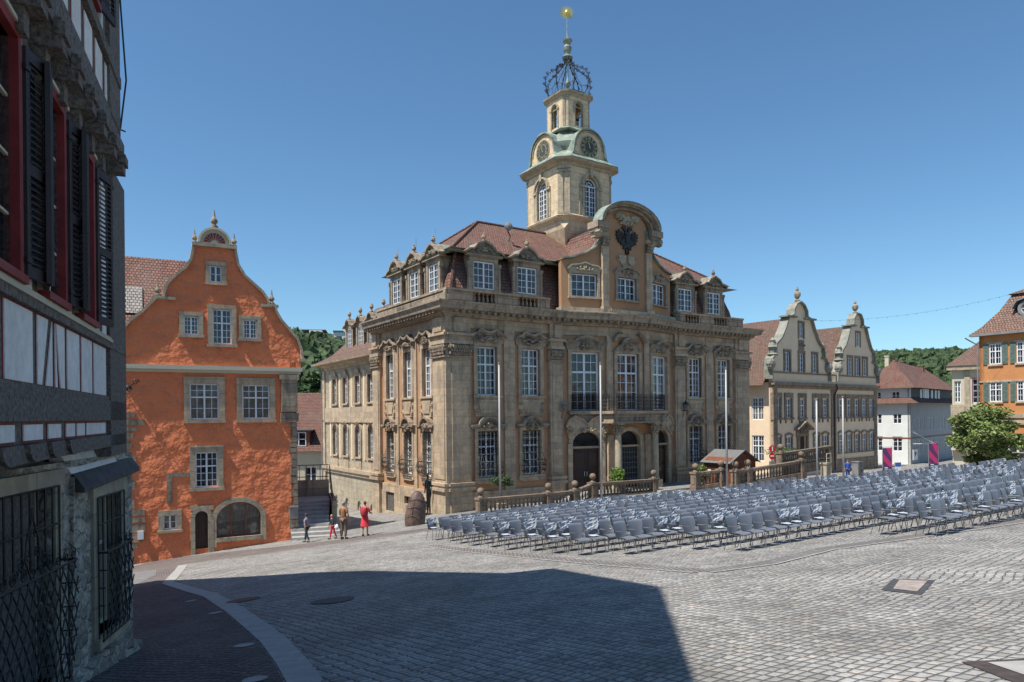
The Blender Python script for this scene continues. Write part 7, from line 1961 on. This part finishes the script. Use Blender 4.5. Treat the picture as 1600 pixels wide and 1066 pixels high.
e=thing("traffic_sign_post","grey box post with two round red signs beside the yellow building",'sign post',G(18.7,50.0),R(10)); ZB[e.name]=0
m=MB(); m.box(-.18,.18,-.1,.1,0,1.6); m.tube([(0,.0,1.5),(0,0,2.75)],.03,6); m.build("post",M['zinc'],e,loc=(0,0,0))
rdm=simple('red sign enamel',(.5,.02,.03),.4,0,0)
for z in (2.5,1.98):
    m=MB(); m.extr([(.26*math.cos(t*PI/10),z+.26*math.sin(t*PI/10)) for t in range(20)],-.06,-.04); sg=m.build("sign_disc",rdm,e,loc=(0,0,0))
    m=MB(); 
    if z>2.3: m.box(-.04,.04,-.066,-.061,z-.16,z+.16)
    else: m.box(-.17,.17,-.066,-.061,z-.045,z+.045)
    m.build("sign_mark",M['white'],sg,loc=(0,0,0))
# stacked chair rack and small pale pillar before the balustrade of the yellow building
e=thing("stone_pillar","short pale pillar with a wooden frame by the fourth flagpole",'pillar',G(20.1,44.6),yw); ZB[e.name]=0
m=MB(); m.box(-.2,.2,-.2,.2,0,1.15); m.box(-.25,.25,-.25,.25,1.15,1.25); m.build("shaft",M['stone_l'],e,loc=(0,0,0))
m=MB(); m.tube([(-.22,-.22,1.25),(-.22,-.22,1.85),(.25,-.22,1.85),(.25,-.22,0)],.03,4); m.tube([(-.22,-.22,1.55),(.25,-.22,1.55)],.025,4); m.build("frame",M['cream'],e,loc=(0,0,0))
# wires with lights over the square
A_=Vector((21.5,49.5,6.6));B_=Vector((34.5,44.0,8.2)); pts=[A_.lerp(B_,t/24)-Vector((0,0,1.3*4*(t/24)*(1-t/24)*.5)) for t in range(25)]
m=MB(); m.tube(pts,.006,3)
for p in pts[1:-1]: m.blob((p.x,p.y,p.z-.04),(.02,.02,.035),1,0,0,5,3)
o=m.build("string_lights",M['dark_iron']); tag(o,"thin string of small lamps sagging across the sky at the right",'string lights')
m=MB(); m.tube([hall(4.8,1.9)+(9.9,),hall(4.9,1.7)+(10.9,)],.03,5); 
# satellite-style lamp on the roof
p=hall(6.2,3.0)
e=thing("roof_floodlight","round floodlight on an arm on the town hall roof",'floodlight',(p[0],p[1],11.0),yw); ZB[e.name]=0
m=MB(); m.tube([(0,0,0.3),(.2,-.1,.9),(-.3,-.4,1.35)],.04,5); m.build("arm",M['iron'],e,loc=(0,0,0))
m=MB(); m.lathe([(.02,0),(.28,.06),(.3,.2),(.1,.32)],0,0,12); m.v=[Matrix.Translation((-.3,-.5,1.35))@Matrix.Rotation(R(75),4,'X')@v for v in m.v]; m.build("lamp_head",M['zinc'],e,loc=(0,0,0))
